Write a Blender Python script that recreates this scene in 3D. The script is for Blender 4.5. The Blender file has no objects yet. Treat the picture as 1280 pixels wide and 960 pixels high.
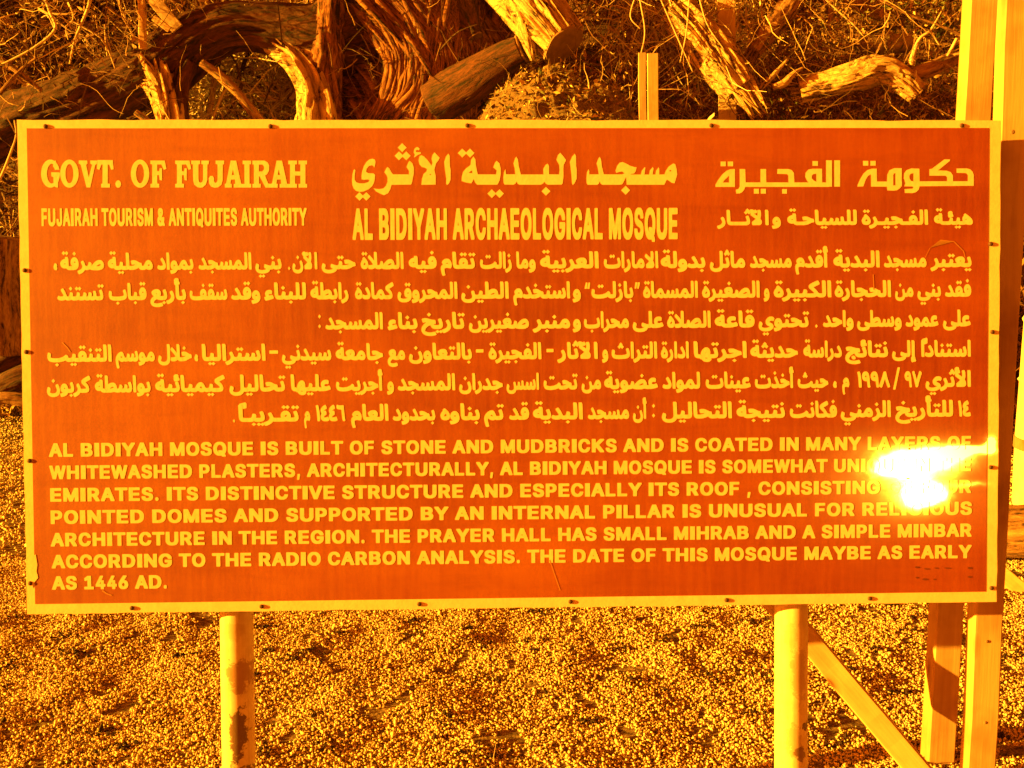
import bpy, math, random
import numpy as np
from mathutils import Vector, Matrix, Euler
from mathutils.geometry import tessellate_polygon
random.seed(7); rng = np.random.default_rng(7)
SC = bpy.context.scene; COL = SC.collection
R = math.radians
# ---------------------------------------------------------------- camera
F_PX = 1244.0; PITCH = R(7); CAM = Vector((0, 0, 1.5))
cd = bpy.data.cameras.new('camera'); cam = bpy.data.objects.new('camera', cd); COL.objects.link(cam)
cd.sensor_width = 36; cd.lens = F_PX/1280*36; cd.clip_start = .05; cd.clip_end = 500
cam.location = CAM; cam.rotation_euler = (R(90)-PITCH, 0, 0); SC.camera = cam
# ---------------------------------------------------------------- sun, sky, exposure
SUN_AZ, SUN_EL = R(76), R(8.4)       # azimuth to the left of straight-behind-the-camera
SUN = Vector((-math.sin(SUN_AZ)*math.cos(SUN_EL), -math.cos(SUN_AZ)*math.cos(SUN_EL), math.sin(SUN_EL)))
sd = bpy.data.lights.new('sun', 'SUN'); sun = bpy.data.objects.new('sun', sd); COL.objects.link(sun)
sd.energy = 5.0; sd.angle = R(.5); sd.color = (1.0, .44, .022)
sun.rotation_euler = SUN.to_track_quat('Z', 'Y').to_euler()
W = bpy.data.worlds.new('World'); SC.world = W; W.use_nodes = True
wn = W.node_tree; wn.nodes.clear()
sky = wn.nodes.new('ShaderNodeTexSky'); sky.sky_type = 'NISHITA'; sky.sun_disc = False
sky.sun_elevation = SUN_EL; sky.sun_rotation = math.atan2(SUN.x, SUN.y)
bw = wn.nodes.new('ShaderNodeRGBToBW'); tint = wn.nodes.new('ShaderNodeMix'); tint.data_type = 'RGBA'; tint.blend_type = 'MULTIPLY'
tint.inputs[0].default_value = 1; tint.inputs[7].default_value = (1.0, .15, .002, 1)
bg = wn.nodes.new('ShaderNodeBackground'); bg.inputs[1].default_value = .11; wo = wn.nodes.new('ShaderNodeOutputWorld')
wn.links.new(sky.outputs[0], bw.inputs[0]); wn.links.new(bw.outputs[0], tint.inputs[6]); wn.links.new(tint.outputs[2], bg.inputs[0]); wn.links.new(bg.outputs[0], wo.inputs[0])
vs = SC.view_settings; vs.view_transform = 'Standard'; vs.look = 'None'; vs.gamma = 1; vs.use_curve_mapping = False
vs.exposure = 2.36
SC.cycles.max_bounces = 5; SC.cycles.diffuse_bounces = 3; SC.cycles.glossy_bounces = 2

# ---------------------------------------------------------------- helpers
def P(px, py, Y):
    """world point seen at photo pixel (px, py) on the vertical plane y = Y"""
    d = Vector(((px-640)/F_PX, 1, -(py-480)/F_PX))
    c, s = math.cos(PITCH), math.sin(PITCH)
    w = Vector((d.x, c*d.y + s*d.z, -s*d.y + c*d.z))
    return CAM + w*(Y/w.y)
def hash3(i, j, k, seed):
    h = (i*374761393 + j*668265263 + k*2147483647 + seed*974634777) & 0xFFFFFFFF
    h = ((h ^ (h >> 13))*1274126177) & 0xFFFFFFFF
    return ((h ^ (h >> 16)) & 0xFFFFFF)/float(0xFFFFFF)
def vnoise(p, seed=0):
    p = np.asarray(p, float); f = np.floor(p); i = f.astype(np.int64); t = p-f; t = t*t*(3-2*t); r = 0
    for a in (0, 1):
        for b in (0, 1):
            for c in (0, 1):
                w = (t[:, 0] if a else 1-t[:, 0])*(t[:, 1] if b else 1-t[:, 1])*(t[:, 2] if c else 1-t[:, 2])
                r = r + w*hash3(i[:, 0]+a, i[:, 1]+b, i[:, 2]+c, seed)
    return r*2-1
def fbm(p, oct=4, seed=0):
    r = 0; a = 1; p = np.asarray(p, float)
    for o in range(oct): r = r + a*vnoise(p*2**o, seed+o); a *= .5
    return r
def link(name, me, mats=(), parent=None, **kw):
    o = bpy.data.objects.new(name, me); COL.objects.link(o)
    for m in mats: me.materials.append(m)
    if parent: o.parent = parent
    for k, v in kw.items(): o[k] = v
    return o
def mesh(name, V, Fc, smooth=False, bark=None, mi=None):
    me = bpy.data.meshes.new(name); V = np.asarray(V, np.float32)
    if isinstance(Fc, np.ndarray):
        n, k = Fc.shape
        me.vertices.add(len(V)); me.vertices.foreach_set('co', V.ravel())
        me.loops.add(n*k); me.loops.foreach_set('vertex_index', Fc.astype(np.int32).ravel())
        me.polygons.add(n); me.polygons.foreach_set('loop_start', np.arange(n, dtype=np.int32)*k)
        me.update(calc_edges=True)
    else: me.from_pydata(V.tolist(), [], Fc)
    me.polygons.foreach_set('use_smooth', [smooth]*len(me.polygons))
    if bark is not None:
        a = me.attributes.new('bark', 'FLOAT_VECTOR', 'POINT'); a.data.foreach_set('vector', np.asarray(bark, np.float32).ravel())
    if mi is not None: me.polygons.foreach_set('material_index', np.asarray(mi, np.int32))
    me.update(); return me
def empty(name, loc=(0, 0, 0), rot=(0, 0, 0), **kw):
    o = bpy.data.objects.new(name, None); COL.objects.link(o); o.location = loc; o.rotation_euler = rot; o.empty_display_size = .1
    for k, v in kw.items(): o[k] = v
    return o
class MB:
    def __init__(s): s.V = []; s.F = []; s.B = []; s.M = []
    def add(s, V, F, B=None, m=0):
        o = len(s.V); s.V += [tuple(v) for v in V]; s.F += [tuple(i+o for i in f) for f in F]
        s.B += [tuple(b) for b in (B if B is not None else V)]; s.M += [m]*len(F)
    def build(s, name, mats, parent=None, smooth=False, **kw):
        me = mesh(name, s.V, s.F, smooth, s.B, s.M); return link(name, me, mats, parent, **kw)
def spline(pts, n):
    """Catmull-Rom through rows of (x, y, z, r)"""
    p = np.array([tuple(q) for q in pts], float); p = np.vstack([2*p[0]-p[1], p, 2*p[-1]-p[-2]]); m = len(pts)-1
    t = np.linspace(0, m, n); i = np.minimum(t.astype(int), m-1); t = (t-i)[:, None]
    a, b, c, d = p[i], p[i+1], p[i+2], p[i+3]
    return .5*((2*b)+(-a+c)*t+(2*a-5*b+4*c-d)*t*t+(-a+3*b-3*c+d)*t**3)
def frames(C):
    T = np.gradient(C, axis=0); T /= np.linalg.norm(T, axis=1)[:, None]+1e-9
    n = np.cross(T[0], (0.13, .2, 1)); n /= np.linalg.norm(n); N = []
    for t in T:
        n = n-t*np.dot(n, t); n /= np.linalg.norm(n)+1e-9; N.append(n)
    N = np.array(N); return T, N, np.cross(T, N)
def limb(pts, nv=60, nu=24, amp=.12, fu=3.0, fv=2.5, twist=0.0, seed=1, fissure=.5, squash=1.0, cap=True):
    """bark tube: rows of (x, y, z, radius); returns V, F, bark coordinates"""
    S = spline(pts, nv); C = S[:, :3]; Rr = np.maximum(S[:, 3], .002); T, N, B = frames(C)
    L = np.concatenate([[0], np.cumsum(np.linalg.norm(np.diff(C, axis=0), axis=1))])
    th = np.linspace(0, 2*math.pi, nu, endpoint=False)
    tt, ll = np.meshgrid(th, L); rr = np.repeat(Rr[:, None], nu, 1)
    ta = tt + twist*ll
    q = np.stack([np.cos(ta)*fu, np.sin(ta)*fu, ll*fv/ max(.05, Rr.mean())*.18], -1).reshape(-1, 3)
    g = fbm(q*.6, 3, seed); rd = 1-np.abs(fbm(q*[1.6, 1.6, 1.0]+7, 3, seed+5)); 
    d = (1 + amp*g*1.2 - amp*fissure*2*np.clip(rd-.72, 0, 1)*3).reshape(nv, nu)
    rad = rr*d
    X = C[:, None, :] + rad[..., None]*(np.cos(tt)[..., None]*N[:, None, :]*squash + np.sin(tt)[..., None]*B[:, None, :])
    V = X.reshape(-1, 3); bk = np.stack([np.cos(ta)*rr, np.sin(ta)*rr, ll], -1).reshape(-1, 3)
    i = np.arange(nv-1)[:, None]*nu; j = np.arange(nu)[None]; k = (j+1) % nu
    Fq = np.stack([(i+j), (i+k), (i+nu+k), (i+nu+j)], -1).reshape(-1, 4)
    Fc = [tuple(f) for f in Fq.tolist()]; V = V.tolist(); bk = bk.tolist()
    if cap:
        for s, ring in ((0, range(nu-1, -1, -1)), (nv-1, range(nu))):
            V.append(tuple(C[s])); bk.append((0, 0, L[s])); c = len(V)-1; ring = list(ring)
            Fc += [(s*nu+ring[a], s*nu+ring[(a+1) % nu], c) for a in range(nu)]
    return V, Fc, bk
def PR(rows, Y=None):
    """rows (px, py, Y, radius in px) -> (x, y, z, r)"""
    out = []
    for px, py, y, r in rows:
        p = P(px, py, y); out.append((p.x, p.y, p.z, r*y/F_PX))
    return out
# ---------------------------------------------------------------- materials
def nodes(name):
    m = bpy.data.materials.new(name); m.use_nodes = True; nt = m.node_tree; b = nt.nodes['Principled BSDF']; return m, nt, b
def N_(nt, t, **kw):
    n = nt.nodes.new(t)
    for k, v in kw.items(): setattr(n, k, v)
    return n
def ramp(nt, src, stops):
    r = N_(nt, 'ShaderNodeValToRGB'); e = r.color_ramp.elements
    while len(e) < len(stops): e.new(.5)
    for q, (p, c) in zip(e, stops): q.position = p; q.color = (*c, 1)
    nt.links.new(src, r.inputs[0]); return r.outputs[0]
def noise(nt, vec, scale, detail=5, rough=.6, dist=0):
    n = N_(nt, 'ShaderNodeTexNoise'); n.inputs['Scale'].default_value = scale; n.inputs['Detail'].default_value = detail
    n.inputs['Roughness'].default_value = rough; n.inputs['Distortion'].default_value = dist
    if vec is not None: nt.links.new(vec, n.inputs['Vector'])
    return n.outputs['Fac']
def mapping(nt, vec, s=(1, 1, 1), loc=(0, 0, 0), rot=(0, 0, 0)):
    m = N_(nt, 'ShaderNodeMapping'); m.inputs['Scale'].default_value = s; m.inputs['Location'].default_value = loc; m.inputs['Rotation'].default_value = rot
    nt.links.new(vec, m.inputs[0]); return m.outputs[0]
def math_(nt, op, a, b=None, clamp=False):
    n = N_(nt, 'ShaderNodeMath', operation=op, use_clamp=clamp)
    for i, v in enumerate((a, b)):
        if v is None: continue
        if isinstance(v, (int, float)): n.inputs[i].default_value = v
        else: nt.links.new(v, n.inputs[i])
    return n.outputs[0]
def mixc(nt, f, a, b, mode='MIX'):
    n = N_(nt, 'ShaderNodeMix', data_type='RGBA', blend_type=mode)
    for i, v in ((0, f), (6, a), (7, b)):
        if isinstance(v, (int, float)): n.inputs[i].default_value = v
        elif isinstance(v, tuple): n.inputs[i].default_value = (*v, 1)
        else: nt.links.new(v, n.inputs[i])
    return n.outputs[2]
def bump(nt, b, h, strength=.5, dist=.01):
    n = N_(nt, 'ShaderNodeBump'); n.inputs['Strength'].default_value = strength; n.inputs['Distance'].default_value = dist
    nt.links.new(h, n.inputs['Height']); nt.links.new(n.outputs[0], b.inputs['Normal']); return n
def objco(nt): return N_(nt, 'ShaderNodeTexCoord').outputs['Object']
def bark_mat(name, dark, mid, light, scale=1.0, fiber=14, bstr=.9, bdist=.02):
    m, nt, b = nodes(name); a = N_(nt, 'ShaderNodeAttribute', attribute_name='bark').outputs['Vector']
    v = mapping(nt, a, (fiber*scale, fiber*scale, 3.2*scale)); n1 = noise(nt, v, 1.0, 7, .72, .8)
    v2 = mapping(nt, a, (3*scale, 3*scale, 1.4*scale), (5, 1, 2)); n2 = noise(nt, v2, 1.0, 4, .6, .6)
    v3 = mapping(nt, a, (60*scale, 60*scale, 22*scale)); n3 = noise(nt, v3, 1.0, 3, .6)
    h = math_(nt, 'ADD', math_(nt, 'MULTIPLY', n1, .75), math_(nt, 'MULTIPLY', n3, .25))
    c = ramp(nt, h, [(.415, dark), (.47, mid), (.62, light)])
    c = mixc(nt, math_(nt, 'MULTIPLY', n2, 1.0, True), c, mixc(nt, .8, c, c, 'MULTIPLY'))
    nt.links.new(c, b.inputs['Base Color']); b.inputs['Roughness'].default_value = .85
    bump(nt, b, h, bstr, bdist); return m
M = {}
M['dark_bark'] = bark_mat('dark_bark', (.010, .003, .0015), (.07, .020, .008), (.17, .055, .02), 1, 22)
M['trunk_bark'] = bark_mat('trunk_bark', (.014, .005, .002), (.19, .07, .024), (.55, .28, .11), 1.0, 22, 1.0, .03)
M['pale_bark'] = bark_mat('pale_bark', (.07, .03, .012), (.60, .42, .22), (.74, .57, .33), 1.3, 26, 1.0, .035)
M['mid_bark'] = bark_mat('mid_bark', (.04, .018, .008), (.26, .14, .065), (.5, .32, .17), 1.2, 22, 1.0, .02)
def timber(name, c1, c2, seed=0, knots=True):
    m, nt, b = nodes(name); a = objco(nt)
    w = mapping(nt, a, (22, 22, 1.2), (seed*3.1, seed*1.7, seed)); g = noise(nt, w, 1.0, 6, .65, 1.5)
    f = noise(nt, mapping(nt, a, (180, 180, 6), (seed, 0, 0)), 1.0, 3, .6)
    s = noise(nt, mapping(nt, a, (4, 4, 3), (seed, 2, 0)), 1.0, 4, .6)
    c = ramp(nt, g, [(.3, c2), (.6, c1)])
    c = mixc(nt, math_(nt, 'MULTIPLY', f, .35), c, (c2[0]*.6, c2[1]*.55, c2[2]*.5))
    st = ramp(nt, s, [(.48, (1, 1, 1)), (.66, (.66, .55, .44))]); c = mixc(nt, 1.0, c, st, 'MULTIPLY')
    if knots:
        vo = N_(nt, 'ShaderNodeTexVoronoi'); nt.links.new(mapping(nt, a, (9, 9, 4.2), (seed*2.2, .3, .1)), vo.inputs['Vector']); vo.inputs['Scale'].default_value = 1
        k = ramp(nt, vo.outputs['Distance'], [(.05, (.28, .17, .1)), (.10, (.75, .62, .5)), (.2, (1, 1, 1))]); c = mixc(nt, 1.0, c, k, 'MULTIPLY')
    nt.links.new(c, b.inputs['Base Color']); b.inputs['Roughness'].default_value = .7
    bump(nt, b, math_(nt, 'ADD', g, math_(nt, 'MULTIPLY', f, .6)), .25, .003); return m
M['timber'] = timber('pale_timber', (.58, .40, .22), (.46, .30, .15), 1)
M['timber_b'] = timber('pale_timber_knotty', (.56, .38, .21), (.44, .28, .14), 5)
M['timber_old'] = timber('weathered_timber', (.52, .38, .24), (.3, .2, .12), 9, False)
m, nt, b = nodes('sawn_wood'); a = objco(nt); g = noise(nt, mapping(nt, a, (9, 9, 9)), 1, 5); nt.links.new(ramp(nt, g, [(.35, (.16, .09, .05)), (.65, (.3, .18, .1))]), b.inputs['Base Color']); b.inputs['Roughness'].default_value = .9; M['sawn'] = m
# gravel and soil
def gravel_mat():
    m, nt, b = nodes('gravel_stone'); g = N_(nt, 'ShaderNodeNewGeometry')
    c = ramp(nt, g.outputs['Random Per Island'], [(0, (.36, .23, .11)), (.12, (.62, .45, .24)), (.5, (.76, .60, .35)), (.85, (.82, .68, .42)), (1, (.88, .78, .54))])
    n = noise(nt, objco(nt), 160, 3); c = mixc(nt, math_(nt, 'MULTIPLY', n, .5), c, (.3, .2, .12))
    nt.links.new(c, b.inputs['Base Color']); b.inputs['Roughness'].default_value = .75; return m
M['gravel'] = gravel_mat()
def soil_mat():
    m, nt, b = nodes('soil'); a = objco(nt)
    sep = N_(nt, 'ShaderNodeSeparateXYZ'); nt.links.new(a, sep.inputs[0])
    n1 = noise(nt, a, 45, 8, .75); n2 = noise(nt, a, 1.7, 5, .6); n3 = noise(nt, a, 9, 6, .7)
    near = ramp(nt, n1, [(.36, (.05, .025, .01)), (.49, (.22, .14, .07)), (.64, (.55, .41, .23))])
    vo = N_(nt, 'ShaderNodeTexVoronoi'); vo.inputs['Scale'].default_value = 55; nt.links.new(a, vo.inputs['Vector'])
    grit = mixc(nt, 1.0, ramp(nt, vo.outputs['Distance'], [(.25, (1, 1, 1)), (.6, (.15, .12, .1))]), ramp(nt, n3, [(.35, (.42, .3, .18)), (.6, (.62, .48, .32))]), 'MULTIPLY')
    fa = N_(nt, 'ShaderNodeMapRange'); fa.inputs[1].default_value = 4.5; fa.inputs[2].default_value = 6.5; nt.links.new(sep.outputs['Y'], fa.inputs[0])
    far = N_(nt, 'ShaderNodeMath', operation='ABSOLUTE'); nt.links.new(sep.outputs['X'], far.inputs[0])
    side = N_(nt, 'ShaderNodeMapRange'); side.inputs[1].default_value = .2; side.inputs[2].default_value = .5; nt.links.new(math_(nt, 'SUBTRACT', far.outputs[0], math_(nt, 'MULTIPLY', sep.outputs['Y'], .53)), side.inputs[0])
    c = mixc(nt, math_(nt, 'MAXIMUM', fa.outputs[0], side.outputs[0]), near, mixc(nt, .5, grit, near))
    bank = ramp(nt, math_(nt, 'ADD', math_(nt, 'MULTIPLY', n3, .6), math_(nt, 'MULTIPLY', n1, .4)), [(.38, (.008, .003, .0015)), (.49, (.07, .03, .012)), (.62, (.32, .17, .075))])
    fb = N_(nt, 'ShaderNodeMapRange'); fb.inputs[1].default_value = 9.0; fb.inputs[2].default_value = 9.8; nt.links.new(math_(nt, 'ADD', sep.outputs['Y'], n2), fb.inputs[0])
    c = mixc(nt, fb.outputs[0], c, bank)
    nt.links.new(c, b.inputs['Base Color']); b.inputs['Roughness'].default_value = .95
    bump(nt, b, math_(nt, 'ADD', n1, math_(nt, 'MULTIPLY', vo.outputs['Distance'], -.6)), 1.0, .03); return m
M['soil'] = soil_mat()
def twig_mat(name, stops):
    m, nt, b = nodes(name); g = N_(nt, 'ShaderNodeNewGeometry')
    nt.links.new(ramp(nt, g.outputs['Random Per Island'], stops), b.inputs['Base Color']); b.inputs['Roughness'].default_value = .8; return m
M['twig'] = twig_mat('dry_twig', [(0, (.03, .012, .005)), (.55, (.15, .07, .033)), (.85, (.4, .25, .13)), (1, (.7, .52, .3))])
M['pale_twig'] = twig_mat('pale_twig', [(0, (.34, .24, .15)), (1, (.62, .5, .36))])
M['leaf'] = twig_mat('dry_leaf', [(0, (.05, .022, .008)), (.5, (.22, .12, .045)), (.85, (.45, .29, .11)), (1, (.7, .5, .24))])
M['green_leaf'] = twig_mat('green_leaf', [(0, (.05, .06, .02)), (.6, (.14, .15, .05)), (1, (.32, .32, .12))])
# ---------------------------------------------------------------- ground
def gz(x, y):
    x = np.asarray(x, float); y = np.asarray(y, float)
    q = np.stack([x*.35, y*.35, 0*x], -1).reshape(-1, 3); n = fbm(q, 3, 3).reshape(x.shape)
    q2 = np.stack([x*5, y*5, 0*x+3], -1).reshape(-1, 3); n2 = fbm(q2, 2, 9).reshape(x.shape)
    t = np.clip((y-9.6-.5*n)/5.5, 0, 1); up = 6.8*t*t*(3-2*t)
    q3 = np.stack([x*1.1, y*1.1, 0*x+8], -1).reshape(-1, 3); n3 = fbm(q3, 4, 21).reshape(x.shape)
    return .03*n + .010*n2 + up + .32*n3*np.clip((y-9.3)/1.5, 0, 1) + np.clip(y-16, 0, 1e9)*.05
def grid(x0, x1, nx, y0, y1, ny, f):
    X, Y = np.meshgrid(np.linspace(x0, x1, nx), np.linspace(y0, y1, ny)); Z = f(X, Y)
    V = np.stack([X, Y, Z], -1).reshape(-1, 3); i = np.arange(ny-1)[:, None]*nx; j = np.arange(nx-1)[None]
    return V, np.stack([i+j, i+j+1, i+nx+j+1, i+nx+j], -1).reshape(-1, 4)
xs = np.concatenate([np.linspace(-300, -16, 12), np.linspace(-15, 15, 420), np.linspace(16, 300, 12)])
ys = np.concatenate([np.linspace(-300, -3, 14), np.linspace(-2, 18, 320), np.linspace(19, 300, 12)])
X, Y = np.meshgrid(xs, ys); Z = gz(X, Y); Vg = np.stack([X, Y, Z], -1).reshape(-1, 3); nx = len(xs); ny = len(ys)
i = np.arange(ny-1)[:, None]*nx; j = np.arange(nx-1)[None]
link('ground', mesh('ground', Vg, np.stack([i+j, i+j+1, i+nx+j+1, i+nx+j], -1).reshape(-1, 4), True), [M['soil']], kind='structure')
# gravel: real stones near the camera, coarser ones farther off
def icosa():
    p = (1+5**.5)/2; V = np.array([(-1, p, 0), (1, p, 0), (-1, -p, 0), (1, -p, 0), (0, -1, p), (0, 1, p), (0, -1, -p), (0, 1, -p), (p, 0, -1), (p, 0, 1), (-p, 0, -1), (-p, 0, 1)])/1.902
    Fc = np.array([(0, 11, 5), (0, 5, 1), (0, 1, 7), (0, 7, 10), (0, 10, 11), (1, 5, 9), (5, 11, 4), (11, 10, 2), (10, 7, 6), (7, 1, 8), (3, 9, 4), (3, 4, 2), (3, 2, 6), (3, 6, 8), (3, 8, 9), (4, 9, 5), (2, 4, 11), (6, 2, 10), (8, 6, 7), (9, 8, 1)]); return V, Fc
def octa():
    return np.array([(1, 0, 0), (-1, 0, 0), (0, 1, 0), (0, -1, 0), (0, 0, 1), (0, 0, -1)], float), np.array([(0, 2, 4), (2, 1, 4), (1, 3, 4), (3, 0, 4), (2, 0, 5), (1, 2, 5), (3, 1, 5), (0, 3, 5)])
def rocks(x, y, r, base, seed, zoff=0.0, jit=.25):
    V0, F0 = base; n = len(x); g = np.random.default_rng(seed)
    sc = np.stack([r*g.uniform(.8, 1.25, n), r*g.uniform(.7, 1.0, n), r*g.uniform(.5, .85, n)], -1)
    P0 = V0[None]*(1+g.uniform(-jit, jit, (n, len(V0), 1)))*sc[:, None, :]
    q = g.normal(size=(n, 4)); q /= np.linalg.norm(q, axis=1)[:, None]; w, a, b_, c = q.T
    Rm = np.stack([1-2*(b_*b_+c*c), 2*(a*b_-c*w), 2*(a*c+b_*w), 2*(a*b_+c*w), 1-2*(a*a+c*c), 2*(b_*c-a*w), 2*(a*c-b_*w), 2*(b_*c+a*w), 1-2*(a*a+b_*b_)], -1).reshape(n, 3, 3)
    P1 = np.einsum('nij,nkj->nki', Rm, P0); z = gz(x, y)+zoff+g.uniform(0, .9, n)*r
    P1 += np.stack([x, y, z], -1)[:, None, :]
    Fc = (F0[None]+np.arange(n)[:, None, None]*len(V0)).reshape(-1, 3); return P1.reshape(-1, 3), Fc
def scatter(n, y0, y1, margin, seed, hole=-.35):
    g = np.random.default_rng(seed); y = np.sqrt(g.uniform(y0*y0, y1*y1, n)); x = g.uniform(-1, 1, n)*(.53*y+margin)
    h = .75*fbm(np.stack([x*11, y*8, 0*x], -1), 3, 31)+.45*fbm(np.stack([x*34, y*26, 0*x], -1), 2, 5); k = h > hole; return x[k], y[k]
x, y = scatter(215000, 2.4, 4.9, .35, 11, -.66); r = .0046*rng.lognormal(0, .25, len(x))
V, Fc = rocks(x, y, r, octa(), 2); link('gravel', mesh('gravel', V, Fc, True), [M['gravel']], kind='stuff', label='small tan gravel stones covering the ground under and behind the sign', category='gravel')
x, y = scatter(60000, 4.9, 9.4, .3, 12, -.95); r = .0084*rng.lognormal(0, .25, len(x))
V, Fc = rocks(x, y, r, octa(), 3); link('gravel', mesh('gravel_far', V, Fc, True), [M['gravel']], kind='stuff', label='finer looking gravel farther back, running up to the fallen logs', category='gravel')
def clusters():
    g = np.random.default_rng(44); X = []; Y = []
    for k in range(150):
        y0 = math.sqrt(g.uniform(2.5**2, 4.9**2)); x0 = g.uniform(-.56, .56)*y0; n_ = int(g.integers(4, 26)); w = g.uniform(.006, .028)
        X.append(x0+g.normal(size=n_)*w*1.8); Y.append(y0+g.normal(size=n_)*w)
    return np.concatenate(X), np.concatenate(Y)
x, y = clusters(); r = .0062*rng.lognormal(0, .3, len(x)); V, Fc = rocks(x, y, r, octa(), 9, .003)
m, nt, b = nodes('shade_clumps'); b.inputs['Base Color'].default_value = (.02, .008, .003, 1); b.inputs['Roughness'].default_value = .9; M['shade'] = m  # near-black grains stand in for the shade in dips of the gravel
link('shade_clumps', mesh('shade_clumps', V, Fc), [M['shade']], kind='stuff', label='small dark clumps put in for the shade of dips in the gravel', category='shade')
# ---------------------------------------------------------------- twigs and leaves
def twigs(n, sample, length, rad, seed, seg=5, bend=.5, up=0.0, sides=3):
    g = np.random.default_rng(seed); C0 = sample(n, g); n = len(C0)
    d = g.normal(size=(n, 3)); d[:, 2] += up; d /= np.linalg.norm(d, axis=1)[:, None]
    L = length*g.lognormal(0, .5, n)/seg; pts = [C0]
    for s in range(seg):
        d = d+g.normal(size=(n, 3))*bend*.45; d /= np.linalg.norm(d, axis=1)[:, None]; pts.append(pts[-1]+d*L[:, None])
    pts = np.stack(pts, 1); rr = rad*g.lognormal(0, .4, n)
    a = np.cross(d, g.normal(size=(n, 3))); a /= np.linalg.norm(a, axis=1)[:, None]; b_ = np.cross(d, a); V = []
    for s in range(seg+1):
        q = rr*(1-.75*s/seg)
        for k in range(sides):
            t = 2*math.pi*k/sides; V.append(pts[:, s]+(a*math.cos(t)+b_*math.sin(t))*q[:, None])
    V = np.stack(V, 1); Fc = []
    for s in range(seg):
        for k in range(sides):
            k2 = (k+1) % sides; Fc.append((s*sides+k, s*sides+k2, (s+1)*sides+k2, (s+1)*sides+k))
    Fc = (np.array(Fc)[None]+np.arange(n)[:, None, None]*(sides*(seg+1))).reshape(-1, 4); return V.reshape(-1, 3), Fc
def leaves(n, sample, size, seed):
    g = np.random.default_rng(seed); C0 = sample(n, g); n = len(C0)
    a = g.normal(size=(n, 3)); a /= np.linalg.norm(a, axis=1)[:, None]; b_ = np.cross(a, g.normal(size=(n, 3))); b_ /= np.linalg.norm(b_, axis=1)[:, None]; c = np.cross(a, b_)
    s = (size*g.lognormal(0, .4, n))[:, None]
    V = np.stack([C0-a*s, C0+b_*s*.45+c*s*.12, C0+a*s, C0-b_*s*.45+c*s*.12], 1).reshape(-1, 3)
    return V, np.arange(4*n).reshape(-1, 4)
def imgbox(x0, y0, x1, y1, Y0, Y1, holes=0.0, hs=2.2, hseed=50):
    """points inside the solid wedge of space seen through a photo rectangle"""
    def f(n, g):
        px = g.uniform(x0, x1, n); py = g.uniform(y0, y1, n); Yv = g.uniform(Y0, Y1, n)
        dx = (px-640)/F_PX; dz = -(py-480)/F_PX; c, s = math.cos(PITCH), math.sin(PITCH)
        wx, wy, wz = dx, c+s*dz, -s+c*dz; k = Yv/wy
        Q = np.stack([wx*k, Yv, 1.5+wz*k], -1)
        if holes: Q = Q[fbm(Q*hs, 3, hseed) > holes]
        gr = gz(Q[:, 0], Q[:, 1]); Q = Q[Q[:, 2] > gr-.05]; return Q
    return f
def onbank(x0, x1, y0, y1, lift=.15, th=-9):
    def f(n, g):
        x = g.uniform(x0, x1, n); y = g.uniform(y0, y1, n); z = gz(x, y)+g.uniform(0, lift, n); Q = np.stack([x, y, z], -1)
        return Q[fbm(Q*1.3, 3, 77) > th]
    return f
def stuff(name, VF, mat, label, cat):
    return link(name, mesh(name, VF[0], VF[1]), [mat], kind='stuff', label=label, category=cat)
stuff('leaf_litter', leaves(60000, onbank(-9, 9, 9.3, 14.5, .1), .034, 1), M['leaf'], 'brown dry leaf litter covering the earth bank behind the logs', 'leaf litter')
stuff('bank_twigs', twigs(7500, onbank(-9, 9, 9.3, 14.5, .2), .45, .006, 2, 5, .7), M['twig'], 'tangle of thin dry twigs and roots lying over the earth bank', 'twigs')
stuff('brushwood', twigs(6500, imgbox(-260, -160, 430, 480, 8.6, 10.4, -.15), .55, .0075, 3, 6, .6), M['twig'], 'dense heap of dry brushwood left of the old tree trunk', 'brushwood')
stuff('brushwood', twigs(1500, imgbox(200, 60, 400, 160, 8.8, 10.0), .5, .007, 33, 6, .5, .8), M['pale_twig'], 'upright pale dry stems in the gap below the arching limb', 'brushwood')
stuff('dry_foliage', leaves(26000, imgbox(-260, -120, 260, 110, 9.2, 10.8, .0, 1.5, 60), .04, 4), M['leaf'], 'dry brown foliage hanging above the fallen limb at the left', 'foliage')
stuff('dry_foliage', leaves(2600, imgbox(1080, -60, 1420, 60, 8.8, 10.2, .1, 1.2, 61), .035, 5), M['green_leaf'], 'sparse green sprigs on the bank near the timber posts', 'foliage')
stuff('brushwood', twigs(2600, imgbox(700, -80, 1420, 230, 9.2, 10.6, -.05), .4, .0065, 6, 6, .6), M['twig'], 'loose roots and twigs on the bank right of the sawn log', 'brushwood')
stuff('brushwood', twigs(1500, imgbox(1230, 130, 1500, 420, 7.5, 10.5), .5, .01, 36, 6, .5), M['twig'], 'dark brush in the gap beside the right timber post', 'brushwood')
stuff('hanging_roots', twigs(260, imgbox(770, -40, 960, 70, 8.3, 8.8), .45, .006, 7, 7, .35, -1.2), M['pale_twig'], 'pale hanging rootlets above the broken log', 'roots')
stuff('crossing_twigs', twigs(450, imgbox(-60, -60, 250, 150, 7.9, 8.35, -.1, 1.6, 91), .34, .0035, 41, 7, .55, -.2), M['twig'], 'fine dry twigs crossing in front of the fallen limb and trunk', 'twigs')
stuff('crossing_twigs', twigs(900, imgbox(700, -60, 1220, 150, 7.9, 8.5, 0, 1.6, 92), .3, .003, 42, 7, .55, -.2), M['twig'], 'fine dry twigs crossing in front of the broken log and pale branch', 'twigs')
stuff('scrub_leaves', leaves(15000, imgbox(700, -60, 1260, 170, 8.5, 9.6, -.05, 1.8, 93), .02, 43), M['leaf'], 'fine dry scrub leaves between the logs on the right', 'leaves')
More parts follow.
